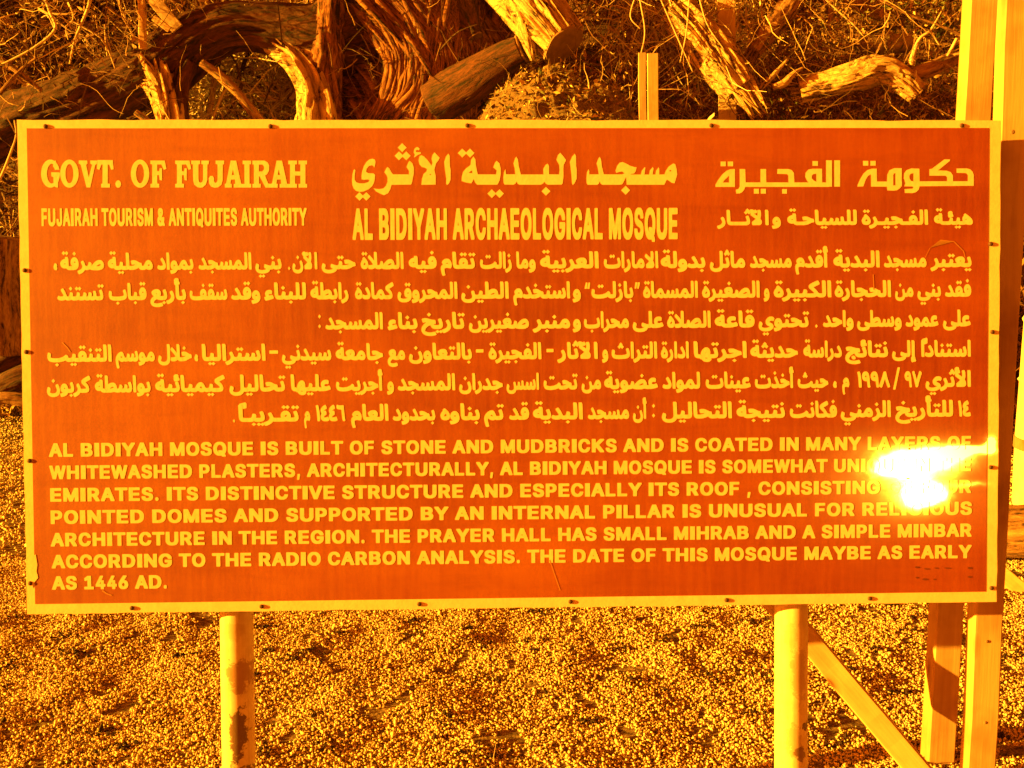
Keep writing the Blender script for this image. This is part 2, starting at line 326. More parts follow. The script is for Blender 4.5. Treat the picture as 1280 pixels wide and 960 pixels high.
stuff('scrub_leaves', leaves(5000, imgbox(720, -60, 1260, 170, 8.4, 9.6, .1, 1.8, 95), .018, 44), M['green_leaf'], 'olive green scrub leaves between the logs on the right', 'leaves')
stuff('ground_twigs', twigs(160, lambda n, g: (lambda x, y: np.stack([x, y, gz(x, y)+.02], -1))(g.uniform(-2.4, 2.4, n), g.uniform(2.6, 5.0, n)), .07, .0016, 8, 4, .5), M['pale_twig'], 'thin straws and twig bits lying on the gravel', 'twigs')
# ---------------------------------------------------------------- litter mound in the middle
def mound():
    c = P(700, 300, 7.8); n = 110; V, Fc = grid(-1, 1, n, -1, 1, n, lambda X, Y: X*0)
    X, Y = V[:, 0], V[:, 1]; rr = np.sqrt(X*X+Y*Y); h = np.clip(1-rr**2.2, 0, 1)
    q = np.stack([X*3, Y*3, 0*X], -1); nz = fbm(q, 5, 14)
    Vw = np.stack([c.x+X*1.25, 7.85+Y*1.1, -.03+h**.6*(2.97+.16*nz)+.05*fbm(q*6, 2, 3)*(h > 0)], -1); return Vw, Fc
Vm, Fm = mound()
mo = empty('litter_mound', (float(Vm[:, 0].mean()), 7.85, 0), label='rounded mound of fine dry leaf litter below the sawn log', category='litter mound')
m, nt, b = nodes('fine_litter'); a = objco(nt); n1 = noise(nt, a, 38, 8, .75, .6); n2 = noise(nt, a, 3, 4)
nt.links.new(mixc(nt, math_(nt, 'MULTIPLY', n2, .6), ramp(nt, n1, [(.36, (.05, .025, .01)), (.50, (.28, .17, .07)), (.66, (.55, .38, .18))]), (.12, .09, .04)), b.inputs['Base Color']); bump(nt, b, n1, 1, .04); M['litter'] = m
def shift(V, o): return (np.asarray(V)-np.array(o.location))
link('heap', mesh('heap', shift(Vm, mo), Fm, True), [M['litter']], mo)
def onmound(n, g):
    k = g.integers(0, len(Vm), n); Q = Vm[k]+g.normal(size=(n, 3))*[.02, .02, .02]; return Q[Q[:, 2] > .3]
V, Fc = leaves(14000, onmound, .016, 15); V2, F2 = leaves(4500, onmound, .015, 17); link('green_flakes', mesh('green_flakes', shift(V2, mo), F2), [M['green_leaf']], mo, kind='stuff')
link('litter_flakes', mesh('litter_flakes', shift(V, mo), Fc), [M['leaf']], mo, kind='stuff')
V, Fc = twigs(1400, onmound, .12, .0028, 16, 4, .5); link('litter_straw', mesh('litter_straw', shift(V, mo), Fc), [M['pale_twig']], mo, kind='stuff')
# ---------------------------------------------------------------- old tree
tree = empty('old_tree', (P(500, 520, 8.9).x, 8.9, 0), label='massive gnarled old tree with a shaggy twisted trunk and one arching limb', category='tree')
def part(name, VFB, mats, parent, smooth=True, **kw):
    V, Fc, B = VFB; V = (np.array([tuple(v) for v in V])-np.array(parent.matrix_world_loc if hasattr(parent, 'matrix_world_loc') else parent.location))
    return link(name, mesh(name, V, Fc, smooth, B), mats, parent, **kw)
part('trunk', limb(PR([(500, 620, 9.0, 150), (505, 420, 9.0, 112), (515, 250, 8.95, 96), (520, 120, 8.9, 92), (500, 20, 8.9, 96), (470, -120, 8.9, 100), (450, -300, 8.9, 80), (440, -480, 9, 55)]), 300, 240, .20, 3.6, 1.6, .9, 4, .55), [M['trunk_bark']], tree)
part('limb', limb(PR([(440, 40, 8.7, 62), (395, 50, 8.55, 46), (345, 37, 8.5, 32), (290, 33, 8.45, 30), (245, 50, 8.45, 34), (205, 80, 8.45, 37), (150, 107, 8.45, 35), (80, 133, 8.45, 34), (0, 162, 8.5, 34), (-90, 225, 8.6, 38)]), 260, 72, .13, 4.5, .9, .25, 9, .6), [M['dark_bark']], tree)
part('limb', limb(PR([(416, -60, 8.3, 18), (412, 30, 8.3, 17), (408, 90, 8.35, 20), (405, 170, 8.4, 24), (395, 320, 8.5, 34), (390, 500, 8.6, 40)]), 120, 36, .2, 4, 1.2, .5, 12, .6), [M['trunk_bark']], tree)
part('root_leg', limb(PR([(330, 44, 8.52, 14), (352, 60, 8.42, 15), (372, 76, 8.34, 16), (387, 98, 8.28, 17), (394, 122, 8.24, 19), (399, 160, 8.2, 24), (402, 300, 8.3, 34), (398, 505, 8.4, 44)]), 160, 60, .34, 5, 1.3, 0, 13, .8), [M['pale_bark']], tree, label='pale stripped root leg rising to the arching limb')
part('root_leg', limb(PR([(186, 62, 8.5, 22), (192, 84, 8.36, 24), (203, 108, 8.24, 20), (209, 134, 8.18, 17), (212, 170, 8.15, 20), (212, 300, 8.2, 28), (208, 505, 8.3, 36)]), 160, 60, .38, 5, 1.3, 0, 14, .8), [M['pale_bark']], tree, label='pale stripped root leg under the bend of the limb')
part('root_leg', limb(PR([(236, 78, 8.3, 10), (224, 108, 8.25, 12), (224, 160, 8.25, 14), (228, 330, 8.3, 22), (230, 505, 8.4, 30)]), 80, 30, .28, 4, 1.5, 0, 15, .6), [M['dark_bark']], tree)
# shaggy bark ropes swirling over the trunk
def ropes():
    mb_V = []; g = np.random.default_rng(21); sets = []
    for k in range(430):
        t = g.uniform(); x0 = 425+g.uniform(0, 185); y0 = g.uniform(-40, 40)
        if g.uniform() < .55:   # sweep from upper left round and down to lower centre
            x0 = g.uniform(415, 560); pts = []; a = g.uniform(.5, 1.15); end = 440+(x0-415)*.95+g.normal()*6
            for s in np.linspace(0, 1, 7):
                px = x0+ (70*math.sin(s*math.pi)*a) + (end-x0)*s; py = -20+190*s+g.normal()*2
                pts.append((px+g.normal()*2.6, py))
        else:                    # near-vertical ropes on the right of the trunk
            x0 = g.uniform(520, 612); pts = [(x0-14*math.sin(s*2.2)+g.normal()*1.2, -20+190*s) for s in np.linspace(0, 1, 7)]
        rows = []
        r0 = g.uniform(.8, 3.0)*(1.7 if g.uniform() < .12 else 1)
        for q, (px, py) in enumerate(pts):
            c = 1-((px-515)/125.0)**2; Yv = 8.93-.66*math.sqrt(max(.02, c))-g.uniform(0, .05)
            rows.append((px, py, Yv, r0*(.5 if q in (0, 6) else 1)*g.uniform(.85, 1.15)))
        sets.append(limb(PR(rows), 24, 6, .16, 2, .8, 0, k, .3, cap=False))
    return sets
mb = MB()
for V, Fc, B in ropes(): mb.add(np.array(V)-np.array(tree.location), Fc, B)
mb.build('bark_ropes', [M['trunk_bark']], tree, True, kind='stuff')
V, Fc = twigs(260, imgbox(405, -20, 610, 160, 8.22, 8.5), .3, .004, 22, 5, .5, -.3); link('bark_fibres', mesh('bark_fibres', shift(V, tree), Fc), [M['twig']], tree, kind='stuff')
# ---------------------------------------------------------------- logs
def log(name, rows, mat, label, cat='log', nv=70, nu=40, amp=.14, seed=3, cut=None, spikes=0, fu=4, fv=1.6, twist=0.1, squash=1, fis=.55, group=None):
    o = empty(name, (0, 0, 0), label=label, category=cat)
    rows = PR(rows); c = Vector(rows[len(rows)//2][:3]); o.location = (c.x, c.y, c.z-rows[len(rows)//2][3])
    if group: o['group'] = group
    VFB = limb(rows, nv, nu, amp, fu, fv, twist, seed, fis, squash); part('bark', VFB, [mat], o)
    g = random.Random(seed)
    def face(k, nm='sawn_face'):
        a = Vector(rows[k][:3]); b_ = Vector(rows[1 if k == 0 else -2][:3]); d = (a-b_).normalized(); r = rows[k][3]*.93
        q = d.to_track_quat('Z', 'Y'); mb = MB(); V = []; n = 26
        for ring, (f, h) in enumerate(((1, .0), (1, .012), (.66, .015), (.33, .013))):
            for t in range(n): 
                an = 2*math.pi*t/n; rr = r*f*(1+.05*math.sin(3*an+seed)+.03*math.sin(7*an)); V.append(a+q@Vector((rr*math.cos(an), rr*math.sin(an), h))-o.location)
        V.append(a+q@Vector((0, 0, .013))-o.location); Fc = []
        for ring in range(3): Fc += [(ring*n+t, ring*n+(t+1) % n, (ring+1)*n+(t+1) % n, (ring+1)*n+t) for t in range(n)]
        Fc += [(3*n+t, 3*n+(t+1) % n, 4*n) for t in range(n)]; mb.add(V, Fc); mb.build(nm, [M['sawn']], o)
    for k in (cut or []): face(k)
    if spikes:
        k, n, ln = spikes; a = Vector(rows[k][:3]); b_ = Vector(rows[1 if k == 0 else -2][:3]); d = (a-b_).normalized(); r = rows[k][3]; mb = MB()
        q = d.to_track_quat('Z', 'Y')
        for t in range(n):
            an = g.uniform(0, 6.28); rr = r*g.uniform(.15, .9); s = a+q@Vector((rr*math.cos(an), rr*math.sin(an), -.12)); L = ln*g.uniform(.35, 1.2)
            e = s+(d+q@Vector((g.uniform(-.12, .12), g.uniform(-.12, .12), 0)))*(L+.12); w = r*g.uniform(.10, .28)
            V, Fc, B = limb([(*s, w), (*((s+e)/2), w*.7), (*e, w*.12)], 8, 7, .3, 2, 2, 0, t, .4); mb.add([Vector(v)-o.location for v in V], Fc, B)
        mb.build('splinters', [mat], o, False, kind='stuff')
    return o
log('sawn_log', [(590, -70, 8.6, 32), (640, -20, 8.3, 34), (672, 18, 8.1, 33), (704, 56, 7.95, 29)], M['pale_bark'], 'pale deeply furrowed log with a sawn end above the litter mound', cut=[-1], amp=.2, seed=31, fu=9, fv=.9, fis=.9, nv=110, nu=120, twist=.05)
log('pale_log_fork', [(648, 18, 8.02, 8), (656, 40, 7.98, 10), (663, 62, 7.96, 7), (666, 76, 7.96, 2)], M['pale_bark'], 'short pale pointed prong hanging below the sawn log', 'branch stub', amp=.2, seed=32, nv=40)
log('dark_log', [(545, 128, 8.35, 30), (590, 100, 8.2, 26), (630, 74, 8.1, 21), (652, 62, 8.05, 18)], M['dark_bark'], 'smooth dark log with a sawn end leaning on the trunk', cut=[-1], amp=.05, seed=33, fu=2)
log('dark_log', [(560, -30, 8.5, 26), (580, 20, 8.4, 19), (594, 46, 8.35, 10)], M['dark_bark'], 'dark cut branch end pointing down at the top of the trunk', 'branch stub', cut=[-1], amp=.05, seed=34, fu=2)
log('broken_log', [(845, 12, 8.3, 20), (868, 38, 8.2, 23), (900, 78, 8.1, 24), (925, 112, 8.05, 20)], M['pale_bark'], 'broken log with a splintered lower end in front of the timber upright', cut=[], amp=.24, seed=35, spikes=(-1, 40, .24), fu=8, fv=.8, fis=.9, nv=120, nu=90)
log('broken_branch', [(1010, -30, 8.5, 11), (985, 10, 8.4, 13), (962, 38, 8.3, 12), (942, 66, 8.2, 9)], M['mid_bark'], 'brown slanting branch whose splintered foot meets the broken log', 'branch', amp=.14, seed=36, spikes=(-1, 16, .16), fu=4)
log('pale_branch', [(1000, 113, 8.1, 13), (1035, 104, 8.05, 15), (1070, 96, 8.0, 16), (1100, 88, 8.0, 15), (1125, 98, 8.0, 15), (1145, 116, 8.0, 13)], M['pale_bark'], 'pale bent branch with a splintered tip lying across the bank', 'branch', amp=.2, seed=37, spikes=(0, 16, .08), cut=[-1], fu=6, fis=.9, nv=160, nu=60)
log('pale_branch', [(1130, 98, 8.05, 9), (1160, 88, 8.1, 10), (1195, 72, 8.2, 9), (1250, 50, 8.3, 10), (1310, 30, 8.4, 9)], M['mid_bark'], 'brown side branch running behind the left timber post', 'branch', amp=.12, seed=38, fu=4)
log('splinter', [(950, 112, 8.0, 2.6), (966, 95, 8.0, 3.4), (984, 75, 8.0, 1.5)], M['pale_bark'], 'long pale splinter standing beside the broken log', 'wood splinter', nv=12, nu=8, seed=39)
log('splinter', [(966, 108, 8.0, 3), (980, 104, 8.0, 5), (992, 92, 8.0, 3.4), (1004, 84, 8.0, 1)], M['pale_bark'], 'short jagged pale splinter near the tip of the pale branch', 'wood splinter', nv=16, nu=8, seed=40)
log('dry_branch', [(1040, -20, 8.8, 9), (1075, 8, 8.7, 9), (1105, 22, 8.7, 5)], M['mid_bark'], 'stubby brown branch at the top of the bank', 'branch', seed=41, spikes=(-1, 6, .06), nv=30, nu=20)
log('dry_branch', [(1000, -20, 8.8, 3), (1036, 10, 8.5, 3), (1034, 35, 8.45, 2)], M['mid_bark'], 'thin brown upright branch above the pale branch', 'branch', seed=42, nv=20, nu=10)
def stick(rows, mat, label, name='twig', cat='twig', nu=7, nv=30, seed=1, forks=()):
    o = empty(name, label=label, category=cat); R0 = PR(rows); o.location = Vector(R0[0][:3]); mb = MB()
    for rr in (R0, *[PR(f) for f in forks]):
        V, Fc, B = limb(rr, nv, nu, .12, 2, 2, 0, seed, .3); mb.add([Vector(v)-o.location for v in V], Fc, B)
    mb.build('stem', [mat], o, True); return o
pb, mbk = M['pale_twig'], M['mid_bark']
stick([(50, -20, 8, 1.6), (62, 14, 8, 1.7), (69, 36, 8, 1.9), (45, 58, 8, 1.5), (12, 76, 8, 1.2), (-20, 90, 8, 1)], pb, 'pale bent twig at the upper left corner', forks=[[(69, 36, 8, 1.3), (60, 20, 8.05, .9), (52, 22, 8.1, .5)]])
stick([(118, -20, 8.1, 2), (110, 10, 8.1, 1.8), (101, 32, 8.1, 1.7), (93, 52, 8.1, 1.5), (87, 80, 8.1, 1)], pb, 'pale crooked twig hanging above the fallen limb', forks=[[(101, 32, 8.1, 1.4), (124, 46, 8.1, 1.2), (135, 62, 8.1, 1), (144, 86, 8.1, .7)], [(101, 32, 8.1, 1), (90, 27, 8.1, .9), (82, 33, 8.1, .6)]])
stick([(-20, 62, 8.1, 4), (4, 76, 8.1, 3.6), (28, 94, 8.1, 3.4), (52, 114, 8.15, 3)], M['mid_bark'], 'thick light stick sloping down to the fallen limb at far left', 'stick', 'stick')
stick([(-10, 128, 8.05, 3), (10, 105, 8.05, 2.6), (28, 86, 8.1, 2.4), (46, 72, 8.1, 1.8)], M['mid_bark'], 'thinner light stick crossing the thick one at far left', 'stick', 'stick')
stick([(252, 78, 8.25, 5), (275, 95, 8.25, 6), (300, 120, 8.25, 6), (330, 158, 8.3, 7)], M['mid_bark'], 'brown slanting stick below the arching limb', 'stick', 'stick', 10)
stick([(272, 60, 8.9, 3), (268, 100, 8.8, 3.5), (260, 160, 8.8, 3.5)], M['pale_bark'], 'pale upright stick under the arching limb', 'stick', 'stick')
stick([(290, 100, 8.4, 1.5), (275, 125, 8.4, 1.6), (262, 160, 8.4, 1.5)], pb, 'thin pale stick leaning against the upright one', 'stick', 'stick')
stick([(170, 140, 8.1, 4), (185, 152, 8.1, 4), (200, 170, 8.1, 4)], M['mid_bark'], 'short brown stick under the fallen limb beside the pale leg', 'stick', 'stick')
stick([(1138, 82, 8.0, 4.5), (1142, 66, 8.0, 3), (1150, 48, 8.0, 2), (1163, 38, 8.0, 1.6), (1177, 14, 8.0, .8)], pb, 'pale side twig growing up from the bent branch', forks=[[(1136, 76, 8.0, 1.5), (1144, 74, 8.0, 1.2), (1150, 71, 8.0, .6)], [(1163, 38, 8, 1.2), (1170, 50, 8, 1), (1174, 56, 8, .5)]])
stick([(1100, 0, 8.3, 1.4), (1140, 20, 8.3, 1.6), (1170, 30, 8.3, 1.8), (1205, 46, 8.3, 2)], M['mid_bark'], 'thin branch reaching toward the timber post')
stick([(1196, 48, 8.0, 2), (1190, 60, 8.0, 2), (1184, 70, 8.0, 1.5)], pb, 'short pale spur on the side branch')
stick([(1022, -10, 8.2, 1), (1048, 14, 8.2, 1), (1066, 30, 8.2, 1), (1080, 46, 8.2, .7)], pb, 'thin straight straw slanting across the bank')
for a, lb in (((862, -10, 858, 40, 850, 78), 'leftmost of the long hanging rootlets over the broken log'), ((872, -10, 884, 30, 905, 62), 'long rootlet hanging beside the timber upright'), ((822, -10, 846, 45, 866, 90), 'rootlet crossing the upper end of the broken log'), ((800, 0, 806, 40, 800, 72), 'rootlet hanging down to the two thin stakes'), ((796, -10, 788, 20, 800, 36), 'curled rootlet left of the two thin stakes')):
    stick([(a[0], a[1], 7.9, .9), (a[2], a[3], 7.9, .9), (a[4], a[5], 7.9, .6)], pb, lb, 'rootlet', 'root', seed=a[0])
stick([(1138, 70, 8.1, .8), (1005, 66, 8.1, .8), (1010, 50, 8.1, .8)][1:]+[(1016, 35, 8.1, .6)], pb, 'thin straw standing left of the bent branch')
# left heap: stump and stacked logs
log('tree_stump', [(-14, 440, 8.2, 44), (-12, 380, 8.2, 38), (-10, 330, 8.2, 36), (-8, 296, 8.2, 37)], M['mid_bark'], 'upright stump with a pale sawn top left of the sign', 'tree stump', cut=[-1], amp=.12, seed=51, fu=7, fv=.6, nu=80)
for k, (y0, y1, Yv, r, lb, mt) in enumerate(((405, 380, 8.5, 20, 'uppermost dark log under the stump left of the sign', 'dark_bark'), (452, 428, 8.3, 22, 'thick dark log in the middle of the pile left of the sign', 'dark_bark'), (486, 466, 8.1, 18, 'lowest dark log of the pile, on the gravel edge', 'dark_bark'), (498, 500, 7.9, 8, 'thin grey branch lying on the gravel below the log pile', 'mid_bark'))):
    log('dark_log', [(-150, y0+30, Yv, r), (-60, y0+12, Yv, r), (0, y0, Yv, r), (60, y1, Yv+.05, r*.95), (200, y1-12, Yv+.2, r*.8)], M[mt], lb, amp=.12, seed=60+k, cut=[-1])
stick([(-6, 235, 8, 2), (4, 215, 8, 1.8), (12, 195, 8, 1.6), (20, 170, 8, 1.2), (18, 150, 8, .8)], pb, 'pale forked twig in the dark gap left of the sign', forks=[[(12, 195, 8, 1.3), (20, 200, 8, 1), (30, 190, 8, .6)]])
# ---------------------------------------------------------------- timber
def bar(name, a, b_, w, d, mat, label=None, cat=None, roll=0.0, parent=None, bev=.004, group=None, nseg=10, wob=.0015, face=Vector((0, -1, 0))):
    """squared timber from a to b_: w across the picture, d deep; worn bevelled edges"""
    a = Vector(a); b_ = Vector(b_); ax = (b_-a); L = ax.length; ax.normalize()
    dep = (face-ax*face.dot(ax)).normalized(); sid = ax.cross(dep); sid.normalize()
    if roll: q = Matrix.Rotation(roll, 3, ax); dep = q@dep; sid = q@sid
    prof = [(-w/2+bev, d/2), (w/2-bev, d/2), (w/2, d/2-bev), (w/2, -d/2+bev), (w/2-bev, -d/2), (-w/2+bev, -d/2), (-w/2, -d/2+bev), (-w/2, d/2-bev)]
    V = []; Fc = []; g = random.Random(int(abs(a.x*977)+L*331)); n = len(prof)
    for s in range(nseg+1):
        sh = Vector((g.gauss(0, wob), g.gauss(0, wob)))
        for (u, v) in prof: V.append((u+sh.x, v+sh.y, L*s/nseg))
    for s in range(nseg): Fc += [(s*n+k, s*n+(k+1) % n, (s+1)*n+(k+1) % n, (s+1)*n+k) for k in range(n)]
    Fc += [tuple(reversed(range(n))), tuple(range(nseg*n, nseg*n+n))]
    me = mesh(name, V, Fc, False); o = link(name, me, [mat], parent)
    o.matrix_world = Matrix.Translation(a) @ Matrix((sid, dep, ax)).transposed().to_4x4()
    if label: o['label'] = label; o['category'] = cat
    if group: o['group'] = group
    return o
bar('timber_post', P(1168.5, 1000, 2.80), P(1228, -60, 3.02), .080, .06, M['timber'], 'squared timber post standing behind the right edge of the sign, the farther of the pair', 'timber post', roll=R(0))
post_b = bar('timber_post', P(1214, 1120, 2.485), P(1274, -60, 2.66), .074, .052, M['timber_b'], 'nearer squared timber post, right of its pair, at the edge of the sign', 'timber post', roll=R(-2))
bar('timber_brace', P(960, 742, 2.80), P(1228, 1055, 2.60), .066, .036, M['timber'], 'diagonal timber brace running down behind the right sign post to the ground', 'timber brace', roll=R(4))
def screw(o, px, py, Y, r=.005):
    w = o.matrix_world.inverted()@P(px, py, Y); V, Fc = lathe([(r, 0), (r, .0012), (r*.5, .002), (.0001, .0015)], 10); m4 = Matrix.Rotation(R(-90), 4, 'X')
    q = mesh('screw', [tuple(m4@Vector(v)) for v in V], [tuple(f) for f in Fc], True); s_ = link('screw', q, [M['sawn']], o); s_.location = (w.x, .0265, w.z)
SCREWS = [(post_b, 1266, 165, 2.6, .006), (post_b, 1231, 800, 2.52, .004), (post_b, 1228, 900, 2.51, .004)]
bar('timber_upright', P(913, 520, 8.32), P(907, -60, 8.32), .14, .07, M['timber'], 'pale timber upright behind the broken log', 'timber post', roll=R(-8))
bar('wooden_stake', P(807, 520, 7.35), P(802.5, 66, 7.35), .056, .02, M['timber_old'], 'left one of two thin stakes standing side by side, in duller wood', 'wooden stake')
bar('wooden_stake', P(819, 520, 7.3), P(816, 67, 7.3), .078, .02, M['timber'], 'right one of two thin stakes standing side by side, paler', 'wooden stake')
bar('wooden_pole', P(179, 62, 8.2), P(176, -60, 8.2), .06, .05, M['timber'], 'thin pale squared pole standing on the fallen limb', 'wooden pole', bev=.012)
bar('broken_plank', P(183, -12, 8.2), P(222, 36, 8.2), .10, .03, M['timber_old'], 'short brown plank slanting onto the bend of the limb', 'plank')
bar('broken_plank', P(192, 22, 8.12), P(212, 37, 8.12), .05, .02, M['timber'], 'small pale offcut leaning beside the brown plank', 'plank')
def stone(name, px, py, Y, sx, sy, sz, mat, label, seed):
    V, Fc = icosa(); me = bpy.data.meshes.new(name)
    import bmesh; bm = bmesh.new(); bmesh.ops.create_icosphere(bm, subdivisions=4, radius=1)
    A = np.array([v.co[:] for v in bm.verts]); A = np.sign(A)*np.abs(A)**.7; n = 1+.16*fbm(A*1.3+seed, 4, seed); A = A*n[:, None]*[sx, sy, sz]
    for v, c in zip(bm.verts, A): v.co = c
    bm.to_mesh(me); bm.free(); me.polygons.foreach_set('use_smooth', [True]*len(me.polygons)); o = link(name, me, [mat], label=label, category='stone'); o.location = P(px, py, Y); return o
m, nt, b = nodes('stone'); a = objco(nt); n1 = noise(nt, a, 9, 8, .7); nt.links.new(ramp(nt, n1, [(.3, (.16, .1, .06)), (.7, (.36, .25, .16))]), b.inputs['Base Color']); bump(nt, b, n1, .6, .02); M['stone'] = m
stone('stone', 1094, 56, 8.9, .12, .1, .085, M['stone'], 'left of two tan blocks half buried in the bank above the pale branch', 3)
stone('stone', 1125, 55, 8.8, .14, .1, .075, M['stone'], 'right of two tan blocks half buried in the bank above the pale branch', 8)
# right edge: pale drum with a strap, rough log, pale rail
m, nt, b = nodes('pale_paint'); a = objco(nt); n1 = noise(nt, a, 6, 7, .7); nt.links.new(ramp(nt, n1, [(.3, (.58, .46, .32)), (.6, (.78, .7, .55))]), b.inputs['Base Color']); b.inputs['Roughness'].default_value = .6; bump(nt, b, n1, .25, .01); M['pale_paint'] = m
c = P(1345, 600, 5.9); dr = empty('pale_drum', (c.x, 5.9, 0), label='pale painted drum with a dark strap at the right edge of the picture', category='drum')
def lathe(prof, n=48):
    V = []; Fc = []
    for (r, z) in prof: V += [(r*math.cos(2*math.pi*k/n), r*math.sin(2*math.pi*k/n), z) for k in range(n)]
    for s in range(len(prof)-1): Fc += [(s*n+k, s*n+(k+1) % n, (s+1)*n+(k+1) % n, (s+1)*n+k) for k in range(n)]
    return V, Fc
for q_ in SCREWS: screw(*q_)
top = 1.5-(395-327)/F_PX*5.9
V, Fc = lathe([(.33, 0), (.34, .03), (.345, .4), (.35, .42), (.345, .44), (.34, top*.66), (.35, top*.67), (.34, top*.68), (.335, top-.04), (.345, top-.02), (.335, top), (.31, top), (.3, top-.02), (.001, top-.02)]); link('drum_body', mesh('drum_body', V, Fc, True), [M['pale_paint']], dr)
zs = P(1270, 556, 5.9).z; V, Fc = lathe([(.347, zs-.035), (.352, zs-.033), (.352, zs+.033), (.347, zs+.035)]); link('strap', mesh('strap', V, Fc), [M['sawn']], dr)
log('rough_log', [(1180, 668, 4.95, 30), (1260, 664, 4.85, 33), (1330, 668, 4.8, 34), (1420, 680, 4.8, 34)], M['mid_bark'], 'rough furrowed log lying in front of the pale drum', amp=.1, seed=71, fu=7)
bar('timber_rail', P(1215, 690, 4.5), P(1400, 838, 4.15), .085, .05, M['timber'], 'pale timber rail lying on the gravel at the right edge', 'timber rail')
